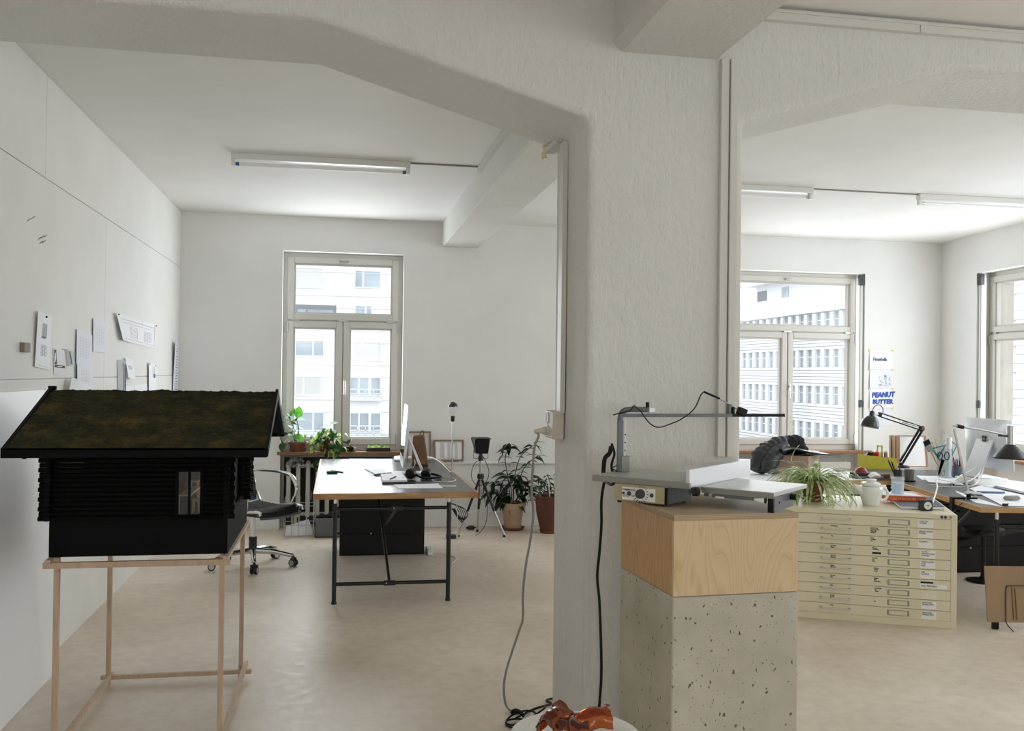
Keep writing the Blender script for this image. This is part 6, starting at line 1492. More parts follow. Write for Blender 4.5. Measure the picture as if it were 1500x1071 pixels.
# clear cylinder with drawing tools
c = on2(1384, 700); c.z = DZ2; RY = c.y
t = thing('tool_cylinder', 'tall clear cylinder holding brushes and set squares on desk', 'cylinder', tuple(c)); MB().lathe(c, [(.001, 0), (.062, 0), (.064, .25), (.061, .25), (.059, .006), (.001, .006)], 28).build('cylinder', M['acryl'], t)
tag(MB().cyl(c+V((.03, .0, .01)), pY(1390, 641, RY), .024, seg=20).build('paper_tube', M['white']), 'white cardboard tube standing in the clear tool cylinder', 'tube')
e = pY(1356, 645, RY); s_ = c+V((-.03, -.02, .012)); t = thing('flat_brush', 'wide flat brush with black bristles in the clear cylinder', 'brush', tuple(s_)); d = (e-s_); MB().tube([s_, s_+d*.72], [.006, .008], 8).build('brush_handle', M['softwood'], t)
sd = V((d.z, 0, -d.x)).normalized(); MB().obox(s_+d*.79, d*.08, sd*.024, V((0, .007, 0))).build('ferrule', M['steel'], t); MB().obox(s_+d*.93, d*.065, sd*.028, V((0, .006, 0))).build('bristles', M['black'], t)
for i, (px, py) in enumerate(((1365, 647), (1370, 646))): tag(MB().tube([c+V((-.02+.012*i, .0, .012)), pY(px, py, RY)], .006, 8).build('wooden_rod', M['beige']), ['left pale rod in the clear tool cylinder', 'right pale rod in the clear tool cylinder'][i], 'rod')
def setsq(name, label, pts, m, th=.003):
    P = [pY(x, y, RY-.01) for x, y in pts]; n = len(P); cen = sum(P, V((0, 0, 0)))/n; b = MB()
    for i in range(n):
        a_, b2 = P[i], P[(i+1) % n]; b.prism([a_, b2, b2+(cen-b2)*.38, a_+(cen-a_)*.38], (0, th, 0))
    tag(b.build(name, M[m]), label, 'set square')
setsq('set_square', 'teal transparent set square lying across the clear cylinder', [(1362, 657), (1387, 651), (1375, 672)], 'bluegreen')
setsq('set_square', 'teal transparent triangle right of the white tube', [(1393, 645), (1403, 652), (1395, 668)], 'bluegreen')
setsq('set_square', 'clear acrylic triangle above the white cardboard tube', [(1379, 629), (1390, 639), (1379, 655)], 'acryl')
t = thing('scissors', 'black-handled scissors hanging in the clear tool cylinder', 'scissors', tuple(pY(1378, 690, RY-.07)))
for (x, y) in ((1377, 668), (1387, 668)):
    cc = pY(x, y, RY-.072); MB().tube([cc+V((.022*math.cos(a*PI/8), 0, .034*math.sin(a*PI/8))) for a in range(16)], .0045, 6, closed=True).build('finger_ring', M['blackplastic'], t)
MB().add([pY(1379, 673, RY-.072), pY(1384, 674, RY-.072), pY(1376, 696, RY-.072), pY(1374, 695, RY-.072)], [(0, 1, 2, 3)]).prism([pY(1379, 673, RY-.072), pY(1384, 674, RY-.072), pY(1376, 696, RY-.072), pY(1374, 695, RY-.072)], (0, .004, 0)).build('blade', M['greymetal'], t)
# wire cup with pens
c = on2(1403, 700); c.z = DZ2; t = thing('mesh_cup', 'dark mesh cup crammed with coloured pens on right desk', 'pen cup', tuple(c)); MB().lathe(c, [(.001, 0), (.042, 0), (.044, .1), (.041, .1), (.04, .005), (.001, .005)], 20).build('cup', M['greybook'], t)
cols = ['brightred', 'blackplastic', 'blue', 'steel', 'red', 'blackplastic', 'white', 'brightred', 'darkblue', 'blackplastic']; nms = ['bright red', 'black', 'blue', 'silver', 'dark red', 'slim black', 'white', 'short bright red', 'navy', 'tall black']
pos = ['at far left', 'behind the left red one', 'left of centre', 'at centre back', 'at centre front', 'at centre', 'right of centre', 'at right front', 'at far right', 'at right back']
for i in range(10):
    a = i*2.4; s_ = c+V((.02*math.cos(a), .02*math.sin(a), .008)); e = c+V((-.045+.01*i, .02*math.sin(a), .15+.02*((i*7) % 4)/3))
    tag(MB().tube([s_, s_+(e-s_)*.9, e], [.004, .0055, .004], 8).build('pen', M[cols[i]]), nms[i]+' pen in the mesh cup, '+pos[i], 'pen', 'pens in the mesh cup')
# silver computer seen from behind
im2, L2_ = imac('desktop_computer', 'silver desktop computer seen from behind on the right desk', (5.20, 6.80, DZ2+.05), .05, .53, .40, .06)
b = MB(); b.obox(L2_(-.05, .0, .325), (.004, 0, 0), (0, .02, 0), (0, 0, .012)); b.obox(L2_(-.05, .0, .30), (.004, 0, 0), (0, .02, 0), (0, 0, .008)); b.build('rear_emblem', M['darkmetal'], im2)
tag(MB().box(4.98, 5.28, 6.68, 6.92, DZ2, DZ2+.05).build('monitor_riser', M['white'], bevel=.003), 'low white riser beneath the silver computer', 'riser')
for i, (p, q) in enumerate((((5.05, 6.70, .86), (4.75, 6.45, .80)), ((5.07, 6.74, .845), (4.72, 6.35, .78)))):
    tag(MB().tube(curve_pts([L2_(-.115, 0, .13), V(p), V(q), P2(.15, 1.2-.1*i, DZ2+.006)], 6), .004, 6).build('white_cable', M['whitecord']), ['upper', 'lower'][i]+' pale cable sagging from the back of the silver computer', 'cable')
# papers over the right desk
random.seed(4)
for i, (quad, z, lb) in enumerate((([(1350, 703), (1342, 697), (1408, 699), (1414, 708)], 0, 'loose white papers in front of the clear tool cylinder'), ([(1360, 706.5), (1352, 700), (1402, 702), (1412, 711)], .004, 'tilted thin white booklet behind the silver lamp post'), ([(1402, 722), (1399, 719), (1427, 729), (1470, 743), (1430, 737)], 0, 'pointed white plan sheet on near corner of the right desk'), ([(1420, 716), (1460, 705), (1512, 716), (1512, 742), (1470, 741.5)], .002, 'biggest white plan sheet spread across the right desk'), ([(1440, 712), (1470, 703), (1512, 708), (1512, 724)], .006, 'white paper stack at right edge of photo'))):
    P = [on2(x, y, DZ2+z) for x, y in quad]; tag(MB().prism(P, (0, 0, .0025)).build('paper_sheet', M['paper']), lb, 'paper')
slabq('blue_pencil_line', 'thin dark blue ruler lying on the plan sheet', [(1430, 721.5), (1431, 719.8), (1472, 721), (1472, 722.5)], DZ2+.009, .003, 'darkblue', 'ruler')
slabq('dark_ruler', 'long dark ruler lying on the paper stack at right edge', [(1455, 714), (1458, 712), (1505, 722), (1505, 725)], DZ2+.010, .004, 'greybook', 'ruler')
c = on2(1482, 733, DZ2+.006); t = thing('stapler', 'rounded grey stapler lying on the right desk papers', 'stapler', tuple(c)); dv = V((1, -.12, 0)).normalized()
MB().tube([c-dv*.056+V((0, 0, .012)), c-dv*.045+V((0, 0, .016)), c+dv*.045+V((0, 0, .017)), c+dv*.058+V((0, 0, .013))], [.010, .017, .017, .009], 10).build('body', mat('speckled_grey_shell', (164, 162, 156), .6, var=(80, .15)), t)
c = on2(1474, 742, DZ2); t = thing('binder_clip', 'small black binder clip on the near edge of right desk', 'clip', tuple(c)); MB().prism([c+V((-.018, 0, .004)), c+V((.018, 0, .004)), c+V((.012, 0, .018)), c+V((-.012, 0, .018))], (0, .02, 0)).build('clip_body', M['black'], t); MB().tube(curve_pts([c+V((-.01, 0, .016)), c+V((-.008, -.018, .022)), c+V((.008, -.018, .022)), c+V((.01, 0, .016))], 4), .0015, 5).build('wire', M['steel'], t)
c = on2(1392, 712); b = MB(); b.tube(curve_pts([c, c+V((.012, .01, .02)), c+V((.03, .0, .016)), c+V((.034, .01, .004))], 4), .005, 6); tag(b.build('cable_plug', M['blackplastic']), 'tiny black cable plug on grey desk top left of lamp post', 'plug')
# silver lamp with black cone shade
GY = on2(1419, 731).y; bs = on2(1419, 731); 
t = thing('desk_lamp', 'silver jointed lamp with black conical shade at right edge', 'lamp', tuple(bs))
b = MB(); b.obox(bs+V((0, 0, .006)), d2u*.05, d2v*.03, (0, 0, .006)); e_ = d2c+d2v*((bs-d2c).dot(d2v)); e_.z = DZ2
b.obox(e_-d2u*.012+V((0, 0, -.04)), d2u*.008, d2v*.022, (0, 0, .052)); b.obox(e_+d2u*.015+V((0, 0, -.085)), d2u*.03, d2v*.022, (0, 0, .006)); b.obox((bs+e_)/2+V((0, 0, .006)), d2u*((bs-e_).length/2+.02), d2v*.022, (0, 0, .006)); b.build('clamp', M['black'], t, bevel=.002)
MB().cyl(e_+d2u*.012+V((0, 0, -.17)), e_+d2u*.012+V((0, 0, -.09)), .006).build('clamp_screw', M['black'], t)
p1_ = pY(1419, 727, GY); p2_ = pY(1398, 628, GY); p3_ = pY(1395, 623, GY); p4_ = pY(1480, 639, GY)
MB().cyl(bs+V((0, 0, .012)), bs+V((0, 0, .04)), .016).build('swivel', M['black'], t)
MB().bar(bs+V((0, 0, .03)), p2_, .018, .012, up=(0, 1, 0)).build('post', M['alu'], t, bevel=.002); MB().cyl(pY(1414, 722, GY), pY(1437, 724.5, GY), .014).build('counterweight', M['steel'], t)
MB().cyl(p3_, pY(1440, 630.5, GY), .0085).build('arm', M['alu'], t); MB().cyl(pY(1440, 630.5, GY), p4_, .006).build('arm_rod', M['steel'], t); MB().cyl(pY(1402, 624, GY), pY(1411, 626, GY), .013).build('grip', M['black'], t); MB().cyl(pY(1463, 638, GY), p4_, .008).build('arm_end', M['darkmetal'], t)
sc_ = pY(1480, 651, GY)
MB().cyl(pY(1480, 651, GY), pY(1480, 623, GY), .026, seg=22).build('cylinder_head', M['steel'], t)
b = MB(); cz = pY(1480, 671, GY); h_ = sc_.z-cz.z; b.lathe(cz, [(.112, -.004), (.114, .004), (.095, h_*.3), (.035, h_*.95), (.027, h_), (.001, h_)], 30); b.build('shade', M['blackplastic'], t)
tag(MB().tube(curve_pts([bs+V((-.03, -.02, .01)), pY(1408, 738, GY-.12), pY(1400, 747, GY-.1), pY(1393, 756, GY), pY(1392, 775, GY)], 6), .003, 6).build('lamp_cable', M['blackplastic']), 'black cord hanging off right desk from the silver lamp', 'cable')
# black cabinet and stool under the right desk, brown board on wire stand
t = thing('under_desk_cabinet', 'black wide cabinet under the right-hand desk', 'cabinet', (5.2, 7.05, 0))
q0 = pZ(1450, 839, 0); cy_ = q0.y
def rotq(b, a0, a1, b0, b1, z0, z1):
    o_ = V((q0.x, q0.y, 0)); u = V((1, -.02, 0)).normalized(); v = V((.02, 1, 0)).normalized(); b.obox(o_+u*(a0+a1)/2+v*(b0+b1)/2+V((0, 0, (z0+z1)/2)), u*(a1-a0)/2, v*(b1-b0)/2, V((0, 0, (z1-z0)/2))); return b
rotq(MB(), -.42, .5, .02, .35, 0, .565).build('body', M['black'], t, bevel=.003); rotq(MB(), -.40, .48, .008, .02, .22, .55).build('door', M['black'], t, bevel=.002); rotq(MB(), -.40, .48, .008, .02, .02, .205).build('drawer', M['black'], t, bevel=.002)
for k_ in (-.18, -.08): rotq(MB(), k_, k_+.012, 0, .008, .2, .212).build('knob', M['steel'], t)
q = pZ(1440, 852, 0); t = thing('stool', 'black round-based stool tucked under the right desk', 'stool', tuple(q))
MB().lathe(q, [(.001, 0), (.12, 0), (.125, .012), (.03, .03), (.018, .05), (.016, .36), (.03, .37), (.15, .375), (.16, .40), (.15, .42), (.001, .425)], 28).build('seat_and_base', M['black'], t)
q = pZ(1446.5, 914, .035); by = q.y; t = thing('kraft_board', 'brown kraft board on a bent wire stand at right edge', 'board', (q.x+.2, by, 0))
bu_ = V((.97, -.18, 0)).normalized(); bn = V((-.18, -.97, 0)).normalized(); A = V((q.x, q.y, .045)); hgt = .345
lean = V((0.012, .05, hgt)); MB().prism([A, A+bu_*.52, A+bu_*.52+lean, A+lean+bu_*.0], -bn*.008).build('sheet', M['kraft'], t, bevel=.002)
MB().tube(curve_pts([A+bu_*.115+bn*.006+V((0, 0, -.0)), A+bu_*.125+lean*.55+bn*.006, A+bu_*.135+lean*.64+bn*.006, A+bu_*.16+lean*.655+bn*.006, A+bu_*.42+lean*.655+bn*.006, A+bu_*.45+lean*.62+bn*.006, A+bu_*.45+bn*.006], 5), .0035, 6).build('wire_loop', M['darkmetal'], t)
for k_ in (.115, .45): MB().tube(curve_pts([A+bu_*k_+bn*.006, A+bu_*(k_+.006)+bn*.03+V((0, 0, -.02)), V((A.x, A.y, .004))+bu_*(k_+.02)+bn*.06], 4), .0035, 6).build('wire_foot', M['darkmetal'], t)
for k_ in (.165, .185): MB().tube([A+bu_*k_+bn*.002+V((0, 0, .02)), A+bu_*k_+lean*.62+bn*.002], .0025, 6).build('rib', M['bag'], t)
MB().obox(A+bu_*.055+V((0, .01, -.022)), bu_*.02, bn*.012, (0, 0, .022)).build('rear_foot', M['black'], t, bevel=.004); MB().obox(A+bu_*.48+V((0, .01, -.022)), bu_*.02, bn*.012, (0, 0, .022)).build('rear_foot', M['black'], t, bevel=.004)

# ================================================================== FOREGROUND
# ------------------------------------------------------------------ concrete block, plywood box
pc = V((1.077, 2.902, 0)); pu = V((.9986, .0523, 0)); pv_ = V((-.0523, .9986, 0)); PW, PD = .447, .489
def pp3(a, b_, z): return pc+pu*a+pv_*b_+V((0, 0, z))
def pbox(b, a0, a1, b0, b1, z0, z1): b.obox(pp3((a0+a1)/2, (b0+b1)/2, (z0+z1)/2), pu*(a1-a0)/2, pv_*(b1-b0)/2, V((0, 0, (z1-z0)/2))); return b
rz = math.atan2(pu.y, pu.x)
o = pbox(MB(), -.002, PW+.004, 0, PD, 0, .862).build('concrete_block', M['concrete'], bevel=.006, seg=2); tag(o, 'tall pitted grey concrete block standing against the pillar', 'block')
t = thing('plywood_box', 'plywood box on the concrete block under the foam cutter', 'box', tuple(pp3(0, 0, .864)), rz)
ZT = 1.127
pbox(MB(), 0, PW, 0, .015, .864, ZT-.018).build('front_panel', M['ply'], t, bevel=.001)
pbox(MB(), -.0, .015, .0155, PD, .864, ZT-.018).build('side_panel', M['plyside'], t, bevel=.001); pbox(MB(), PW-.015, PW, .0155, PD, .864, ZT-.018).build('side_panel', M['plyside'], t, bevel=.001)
pbox(MB(), .0155, PW-.0155, PD-.015, PD, .864, ZT-.018).build('back_panel', M['ply'], t); pbox(MB(), .015, PW-.015, .015, PD-.015, .864, .876).build('bottom_panel', M['ply'], t)
pbox(MB(), 0, PW, 0, PD, ZT-.0175, ZT).build('lid', M['plytop'], t, bevel=.001)
b = MB()
for k in range(3): pbox(b, -.0005, PW+.0005, -.0005, .0, ZT-.015+k*.005, ZT-.0128+k*.005); pbox(b, -.0006, .0, 0, PD, ZT-.015+k*.005, ZT-.0128+k*.005)
b.build('ply_layers', mat('dark_ply_layer', (160, 132, 94), .6), t)
# ------------------------------------------------------------------ hot-wire foam cutter
ex = V((.69, -.724, 0)).normalized(); ey = V((.724, .69, 0)).normalized(); TZ = 1.215
Fp = pZ(1006, 707, TZ)
K = thing('foam_cutter', 'aluminium hot-wire foam cutter with overhead arm on the plywood box', 'cutter', (Fp.x, Fp.y, ZT), math.atan2(ex.y, ex.x))
def kp(a, b_, z): return V((Fp.x, Fp.y, 0))+ex*a+ey*b_+V((0, 0, z))
def kbox(b, a0, a1, b0, b1, z0, z1): b.obox(kp((a0+a1)/2, (b0+b1)/2, (z0+z1)/2), ex*(a1-a0)/2, ey*(b1-b0)/2, V((0, 0, (z1-z0)/2))); return b
TL = .372
M['alu2'] = mat('worn_aluminium_table', (196, 197, 194), .38, .55, var=(6, .06)); M['greyrail'] = mat('grey_table_rail', (150, 148, 142), .42, .4)
kbox(MB(), -TL, 0, .008, .31, TZ-.006, TZ).build('work_table', M['alu2'], K, bevel=.001)
kbox(MB(), -TL-.0, .012, -.006, .008, TZ-.022, TZ-.002).build('front_rail', M['greyrail'], K, bevel=.0015); kbox(MB(), -TL, -TL+.012, .008, .31, TZ-.02, TZ-.006).build('side_rail', M['greyrail'], K)
# control housing
c1_ = pZ(976, 740, ZT+.008); a1 = (c1_-Fp).dot(ex); b1 = (c1_-Fp).dot(ey)
kbox(MB(), a1-.205, a1, b1, b1+.19, ZT+.008, TZ-.022).build('housing', M['panelbeige'], K, bevel=.003)
kbox(MB(), a1-.001, a1+.003, b1+.006, b1+.19, ZT+.008, TZ-.022).build('side_plate', M['darkmetal'], K); kbox(MB(), a1-.006, a1+.004, b1-.002, b1+.006, ZT+.008, TZ-.022).build('corner_trim', M['black'], K)
fp = kbox(MB(), a1-.172, a1-.042, b1-.0016, b1, ZT+.014, TZ-.03).build('control_panel', M['card'], K)
zc = (ZT+TZ)/2-.006
MB().lathe(kp(a1-.098, b1-.0016, zc), [(.001, 0), (.017, 0), (.015, .014), (.001, .015)], 24, axis=-ey).build('dial_knob', M['darkmetal'], fp)
b = MB()
for k in range(14):
    a = math.radians(100-k*20); p = kp(a1-.098, b1-.0022, zc)+ex*math.cos(a)*.0245+V((0, 0, math.sin(a)*.0245)); q_ = p+(ex*math.cos(a)+V((0, 0, math.sin(a))))*(.003+.0005*k); b.bar(p, q_, .0026, .0006, up=ey)
b.build('dial_marks', M['black'], fp)
for (a_, r_) in ((-.144, .008), (-.166, .0045), (-.055, .007)): MB().lathe(kp(a1+a_, b1-.0016, zc-.002), [(.001, 0), (r_, 0), (r_*.8, .006), (.001, .008)], 14, axis=-ey).build('socket', M['darkmetal'], fp)
text('panel_print', 'THERMOCUT', .0085, kp(a1-.170, b1-.0022, TZ-.042), ex, (0, 0, 1), M['black'], fp, bold=.0003)
text('panel_print', 'MADE IN GERMANY\n230V  50Hz', .005, kp(a1-.168, b1-.0022, ZT+.027), ex, (0, 0, 1), M['ink'], fp, bold=.0001)
text('panel_print', 'SERVICE', .0045, kp(a1-.066, b1-.0022, TZ-.046), ex, (0, 0, 1), M['ink'], fp)
for (a_, b2) in ((a1-.19, b1+.012), (a1-.19, b1+.17), (a1-.015, b1+.17), (a1-.015, b1+.015)): MB().cyl(kp(a_, b2, ZT), kp(a_, b2, ZT+.009), .008).build('foot', M['blackplastic'], K)
# fence
b = MB(); kbox(b, 0.002, .010, .0, .545, TZ-.018, TZ+.044); kbox(b, -.052, .002, .0, .545, TZ+.041, TZ+.044); kbox(b, -.0025, .0025, -.001, .0, TZ-.02, TZ+.044); b.build('fence', M['alupale'], K, bevel=.001)
MB().cyl(kp(.011, .03, TZ-.032), kp(.03, .03, TZ-.032), .016).build('fence_knob', M['blackplastic'], K); kbox(MB(), .0, .02, .015, .05, TZ-.04, TZ-.018).build('fence_clamp', M['darkmetal'], K)
# side table with its support
SZ2 = 1.196; Sp = pZ(1134, 722, SZ2); a2 = (Sp-Fp).dot(ex); b2 = (Sp-Fp).dot(ey); 
kbox(MB(), .014, a2, b2, b2+.33, SZ2-.014, SZ2).build('side_table', M['alu2'], K, bevel=.001); kbox(MB(), .02, a2, b2-.004, b2, SZ2-.02, SZ2-.003).build('side_table_rail', M['greyrail'], K)
kbox(MB(), .03, a2-.07, b2-.006, b2+.004, SZ2-.032, SZ2-.02).build('guide_bar', M['greymetal'], K); MB().cyl(kp(.06, b2-.02, SZ2-.024), kp(.06, b2, SZ2-.024), .006).build('thumb_screw', M['steel'], K); kbox(MB(), .075, .105, b2-.012, b2-.004, SZ2-.034, SZ2-.028).build('pointer', M['card'], K)
kbox(MB(), a2-.024, a2-.004, b2+.004, b2+.016, ZT, SZ2-.014).build('support_leg', M['black'], K, bevel=.002)
b = MB(); P_ = [kp(a2-.004, b2+.016, ZT+.004), kp(a2-.004, b2+.19, ZT+.004), kp(a2-.004, b2+.20, ZT+.012), kp(a2-.004, b2+.21, SZ2-.014), kp(a2-.004, b2+.016, SZ2-.014)]; b.prism(P_, -ex*.004); b.build('support_plate', M['greymetal'], K)
for (bb, zz) in ((.06, .03), (.08, .055), (.19, .06)): MB().cyl(kp(a2-.005, b2+bb, ZT+zz), kp(a2-.002, b2+bb, ZT+zz), .004, seg=8).build('screw', M['blackplastic'], K)
MB().cyl(kp(a2-.003, b2+.17, SZ2-.03), kp(a2+.018, b2+.17, SZ2-.03), .011).build('support_knob', M['blackplastic'], K)
# arm
pb0 = pZ(912, 691, TZ); A0 = V((pb0.x, pb0.y, TZ)); cam_r = V((CR.x, CR.y, 0)).normalized()
ztp = pY(906, 600, A0.y).z; zbar = pY(912, 608.5, A0.y).z; dirA = (V((1.756, 3.498, 0))-V((A0.x, A0.y, 0))).normalized()
off = -dirA*.012
b = MB(); b.bar(A0+off+V((0, 0, .0)), V((A0.x, A0.y, zbar-.02))+off, .02, .02); b.build('post', M['greymetal'], K, bevel=.002)
b = MB(); b.tube(curve_pts([V((A0.x, A0.y, zbar-.03))+off, V((A0.x, A0.y, ztp-.03))+off, V((A0.x, A0.y, ztp-.008))+off+dirA*.01, V((A0.x, A0.y, ztp))+off+dirA*.035, V((A0.x, A0.y, ztp))+off+dirA*.11], 5), .0105, 10); b.build('bent_arm', M['greymetal'], K)
MB().bar(A0+dirA*.008+V((0, 0, .02)), V((A0.x, A0.y, zbar-.015))+dirA*.008, .008, .004, up=(0, 1, 0)).build('scale_strip', M['card'], K)
b = MB()
for q_ in (.08, .11, .14): b.cyl(A0+dirA*.008+V((0, -.006, q_)), A0+dirA*.008+V((0, .0, q_)), .0025, seg=8)
b.build('strip_holes', M['black'], K)
kb_ = MB(); kb_.obox(A0+V((0, 0, .03))+dirA*.006, dirA*.017, V((-dirA.y, dirA.x, 0))*.015, (0, 0, .03)); kb_.build('post_clamp', M['greyrail'], K, bevel=.002)
endA = V((1.756, 3.498, zbar)); stA = V((A0.x, A0.y, zbar))
MB().bar(stA-dirA*.01, stA+(endA-stA)*.66, .014, .013).build('arm_bar', M['greymetal'], K, bevel=.001); MB().bar(stA+(endA-stA)*.66, endA, .012, .0125).build('arm_tip', M['black'], K, bevel=.001)
MB().obox(stA+dirA*.115+V((0, 0, .02)), dirA*.012, V((0, .012, 0)), (0, 0, .010)).build('arm_clamp', M['alupale'], K, bevel=.002); MB().cyl(stA+dirA*.1+V((0, 0, .03)), stA+dirA*.1+V((0, 0, .05)), .007).build('wing_screw', M['black'], K)
hp_ = pY(1086, 603, stA.y+(endA.y-stA.y)*.75); MB().obox(hp_+V((0, -.004, .0)), V((.016, 0, -.006)), V((0, .014, 0)), V((.005, 0, .013))).build('wire_holder', M['black'], K, bevel=.002)
tp_ = pY(1052, 583, hp_.y); MB().cyl(hp_, tp_, .0028, seg=8).build('spring_rod', M['steel'], K); MB().cyl(pY(1054, 584, hp_.y), pY(1031, 574, hp_.y), .0042, seg=8).build('sleeve', M['black'], K)
kq = pY(1068, 601, hp_.y); MB().obox(kq+V((0, 0, .0)), (.004, 0, 0), (0, .012, 0), (0, 0, .024)).build('bracket', M['greymetal'], K); MB().cyl(kq+V((.016, 0, -.014)), kq+V((.016, 0, .012)), .007).build('clamp_knob', M['black'], K)
# thin leads on the arm and thick cords behind the table
YA = stA.y-.02
pl = [(1031, 574), (1026, 580), (1020, 594), (1012, 604), (998, 614), (985, 620), (966, 626), (954, 622), (945, 612), (939, 603), (932, 597), (928, 595), (922, 602), (905, 606), (898, 608)]
MB().tube(curve_pts([pY(x, y, YA+(.02 if i < 3 else 0)) for i, (x, y) in enumerate(pl)], 6), .0026, 6).build('arm_lead', M['blackplastic'], K)
MB().tube(curve_pts([pY(895, 655, 3.56), pY(893, 664, 3.54), pY(886, 672, 3.53), pY(884, 690, 3.50), pY(885, 697, 3.47)], 5), .009, 8).build('supply_lead', M['black'], K)
MB().tube(curve_pts([pY(896, 650, 3.58), pY(900, 665, 3.56), pY(896, 680, 3.53), pY(898, 692, 3.5), A0+V((-.02, 0, .003))], 5), .005, 8).build('supply_lead', M['black'], K)
MB().tube(curve_pts([A0+V((-.005, .01, .05)), pY(903, 682, A0.y+.02), pY(897, 686, A0.y), pY(909, 693, A0.y), pY(915, 689, A0.y)], 5), .002, 6).build('arm_lead', M['blackplastic'], K)
tag(MB().tube(curve_pts([pY(901, 707, 3.4), pY(895, 710, 3.42), pY(887, 706, 3.5), pY(884, 712, 3.52), pY(881, 735, 3.55), pY(881, 770, 3.57), pY(878, 810, 3.59), pY(875, 845, 3.6), pY(878, 880, 3.6), pY(880, 930, 3.6), pY(881, 985, 3.6), pY(879, 1020, 3.6), pY(876, 1045, 3.6), V((.985, 3.6, .012)), V((.94, 3.5, .009))], 8), .0058, 8).build('black_cable', M['black']), 'black cord hanging down the pillar from the foam cutter', 'cable')

# ------------------------------------------------------------------ socket box on the pillar, grey cord and coil on the floor
sb = thing('socket_box', 'beige surface socket box on the inner side of pillar', 'socket', (.95, 4.1, 1.36))
qa = pX(827, 601, .972); qb = pX(808, 641, .972)
ya, yb_, za, zb_ = 4.0, 4.17, pY(820, 602, 4.08).z, pY(820, 642, 4.08).z
MB().box(.925, .976, ya, yb_, zb_, za).build('box', M['beige'], sb, bevel=.006)
for zz in (zb_+(za-zb_)*.26, zb_+(za-zb_)*.74):
    MB().lathe((.925, yb_-.06, zz), [(.001, 0), (.026, 0), (.026, .005), (.021, .005), (.019, .002), (.001, .002)], 22, axis=(-1, 0, 0)).build('socket', M['white'], sb)
zp = zb_+(za-zb_)*.26; pY0 = yb_-.06
t = thing('extension_cable', 'grey power cord plugged into pillar socket, drooping to floor', 'cable', (.9, pY0, zp))
MB().tube([(.922, pY0, zp), (.905, pY0, zp), (.90, pY0, zp), (.875, pY0, zp-.003), (.865, pY0, zp-.004)], [.018, .018, .013, .010, .006], 12).build('plug', M['beige'], t)
pl = [(795, 633), (789, 638), (783, 655), (780.5, 685), (779, 720), (781, 755), (777, 790), (770, 830), (766, 870), (766, 905), (760, 925), (750, 955), (741, 985), (738, 1010), (742, 1030), (757, 1047)]
n = len(pl); MB().tube(curve_pts([V((.867, pY0, zp-.004))]+[pY(x, y, pY0+(4.33-pY0)*max(0, (i-6)/(n-7))**1.0) for i, (x, y) in enumerate(pl[1:-2])]+[V((.80, 4.34, .02)), V((.84, 4.27, .008))], 7), .0056, 8).build('cord', M['cord'], t)
b = MB(); cc = pZ(757, 1058, .01)
for i in range(3):
    r = .045+.018*i; b.tube([cc+V((r*1.1*math.cos(a*PI/12)+.02*i, r*.9*math.sin(a*PI/12), .0+.012*i+.022*i*math.sin(a*PI/12+i))) for a in range(24)], .0044, 6, closed=True)
b.tube(curve_pts([cc+V((.03, .01, .02)), pZ(775, 1042, .006), pZ(790, 1036, .006), pZ(808, 1031, .006), (1.02, 4.45, .006), (1.2, 4.5, .006)], 6), .0048, 6)
b.tube(curve_pts([cc+V((-.02, .03, .03)), cc+V((.0, .035, .04)), cc+V((.03, .02, .03))], 5), .010, 8)
tag(b.build('black_cable_coil', M['black']), 'black cable coiled on the floor left of the plate', 'cable')

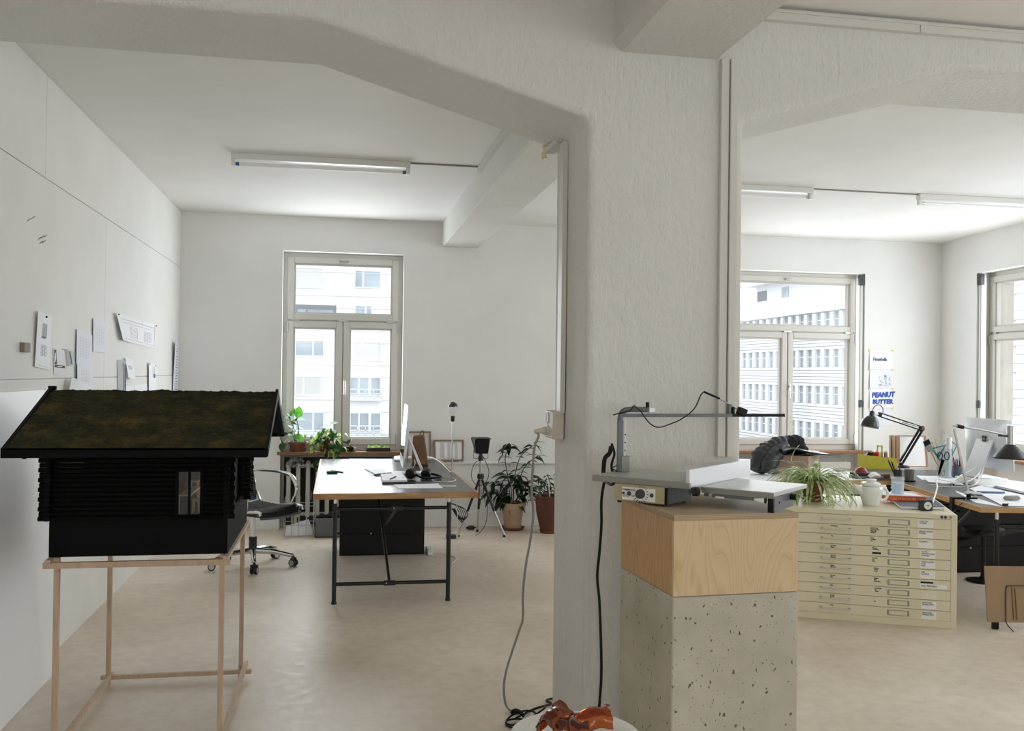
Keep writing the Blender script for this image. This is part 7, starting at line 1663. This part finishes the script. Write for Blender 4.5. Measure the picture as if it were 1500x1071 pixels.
# ------------------------------------------------------------------ plate with amber glass shards
PZ = .92; c = pZ(843, 1076, PZ); c.z = PZ
t = thing('round_stand', 'slim white round stand under the plate, at bottom edge', 'stand', (c.x, c.y, 0))
MB().lathe((c.x, c.y, 0), [(.001, 0), (.10, 0), (.10, .012), (.024, .022), (.02, PZ-.05), (.062, PZ-.02), (.065, PZ-.016), (.001, PZ-.015)], 28).build('column', M['white'], t)
pz0 = PZ-.0145
t = thing('plate', 'white porcelain plate with raised rim at bottom edge', 'plate', (c.x, c.y, pz0))
MB().lathe((c.x, c.y, pz0), [(.001, 0), (.06, 0), (.066, .003), (.095, .010), (.117, .0145), (.118, .016), (.112, .0165), (.09, .012), (.064, .006), (.001, .005)], 48).build('dish', M['porcelain'], t)
def shard(label, cpx, cpy, axis, L_, r0, r1, span, roll, mk='amber'):
    c0 = pZ(cpx, cpy, PZ+.02); ax_ = V(axis).normalized(); s1 = ax_.cross(V((0, 0, 1))).normalized(); s2 = s1.cross(ax_)
    b = MB(); vs = []; n1, n2 = 12, 10; rnd = random.Random(cpx)
    jag = [rnd.uniform(-.006, .006) for _ in range(n2+1)]
    for lay in (0, .0032):
        for i in range(n1+1):
            for j in range(n2+1):
                u = i/n1; a = roll-span/2+span*j/n2; r = r0+(r1-r0)*u+.003*math.sin(9*u+2*a)-lay
                x = L_*(u-.5)+(jag[j] if i in (0, n1) else 0)
                vs.append(c0+ax_*x+s1*math.cos(a)*r+s2*math.sin(a)*r)
    N = (n1+1)*(n2+1); I = lambda i, j: i*(n2+1)+j; fs = []
    for i in range(n1):
        for j in range(n2): q = (I(i, j), I(i+1, j), I(i+1, j+1), I(i, j+1)); fs.append(q); fs.append(tuple(k+N for k in q[::-1]))
    rim = [I(i, 0) for i in range(n1)]+[I(n1, j) for j in range(n2)]+[I(i, n2) for i in range(n1, 0, -1)]+[I(0, j) for j in range(n2, 0, -1)]
    for k in range(len(rim)): a, d = rim[k], rim[(k+1) % len(rim)]; fs.append((a, a+N, d+N, d))
    b.add(vs, fs); return tag(b.build('glass_shard', M[mk]), label, 'glass shard', 'amber glass shards on the plate')
shard('curved brown amber glass shard at left on the white plate', 812, 1058, (.75, .65, .25), .062, .020, .024, 4.2, 1.6, 'amberdark')
shard('large amber glass shard with pointed lip at right on plate', 869, 1056, (1, -.05, .12), .064, .021, .025, 3.6, 1.4)
shard('amber glass shard lying low between the two larger ones', 838, 1068, (.6, -.8, 0), .05, .015, .02, 3.2, 1.6, 'amberdark')
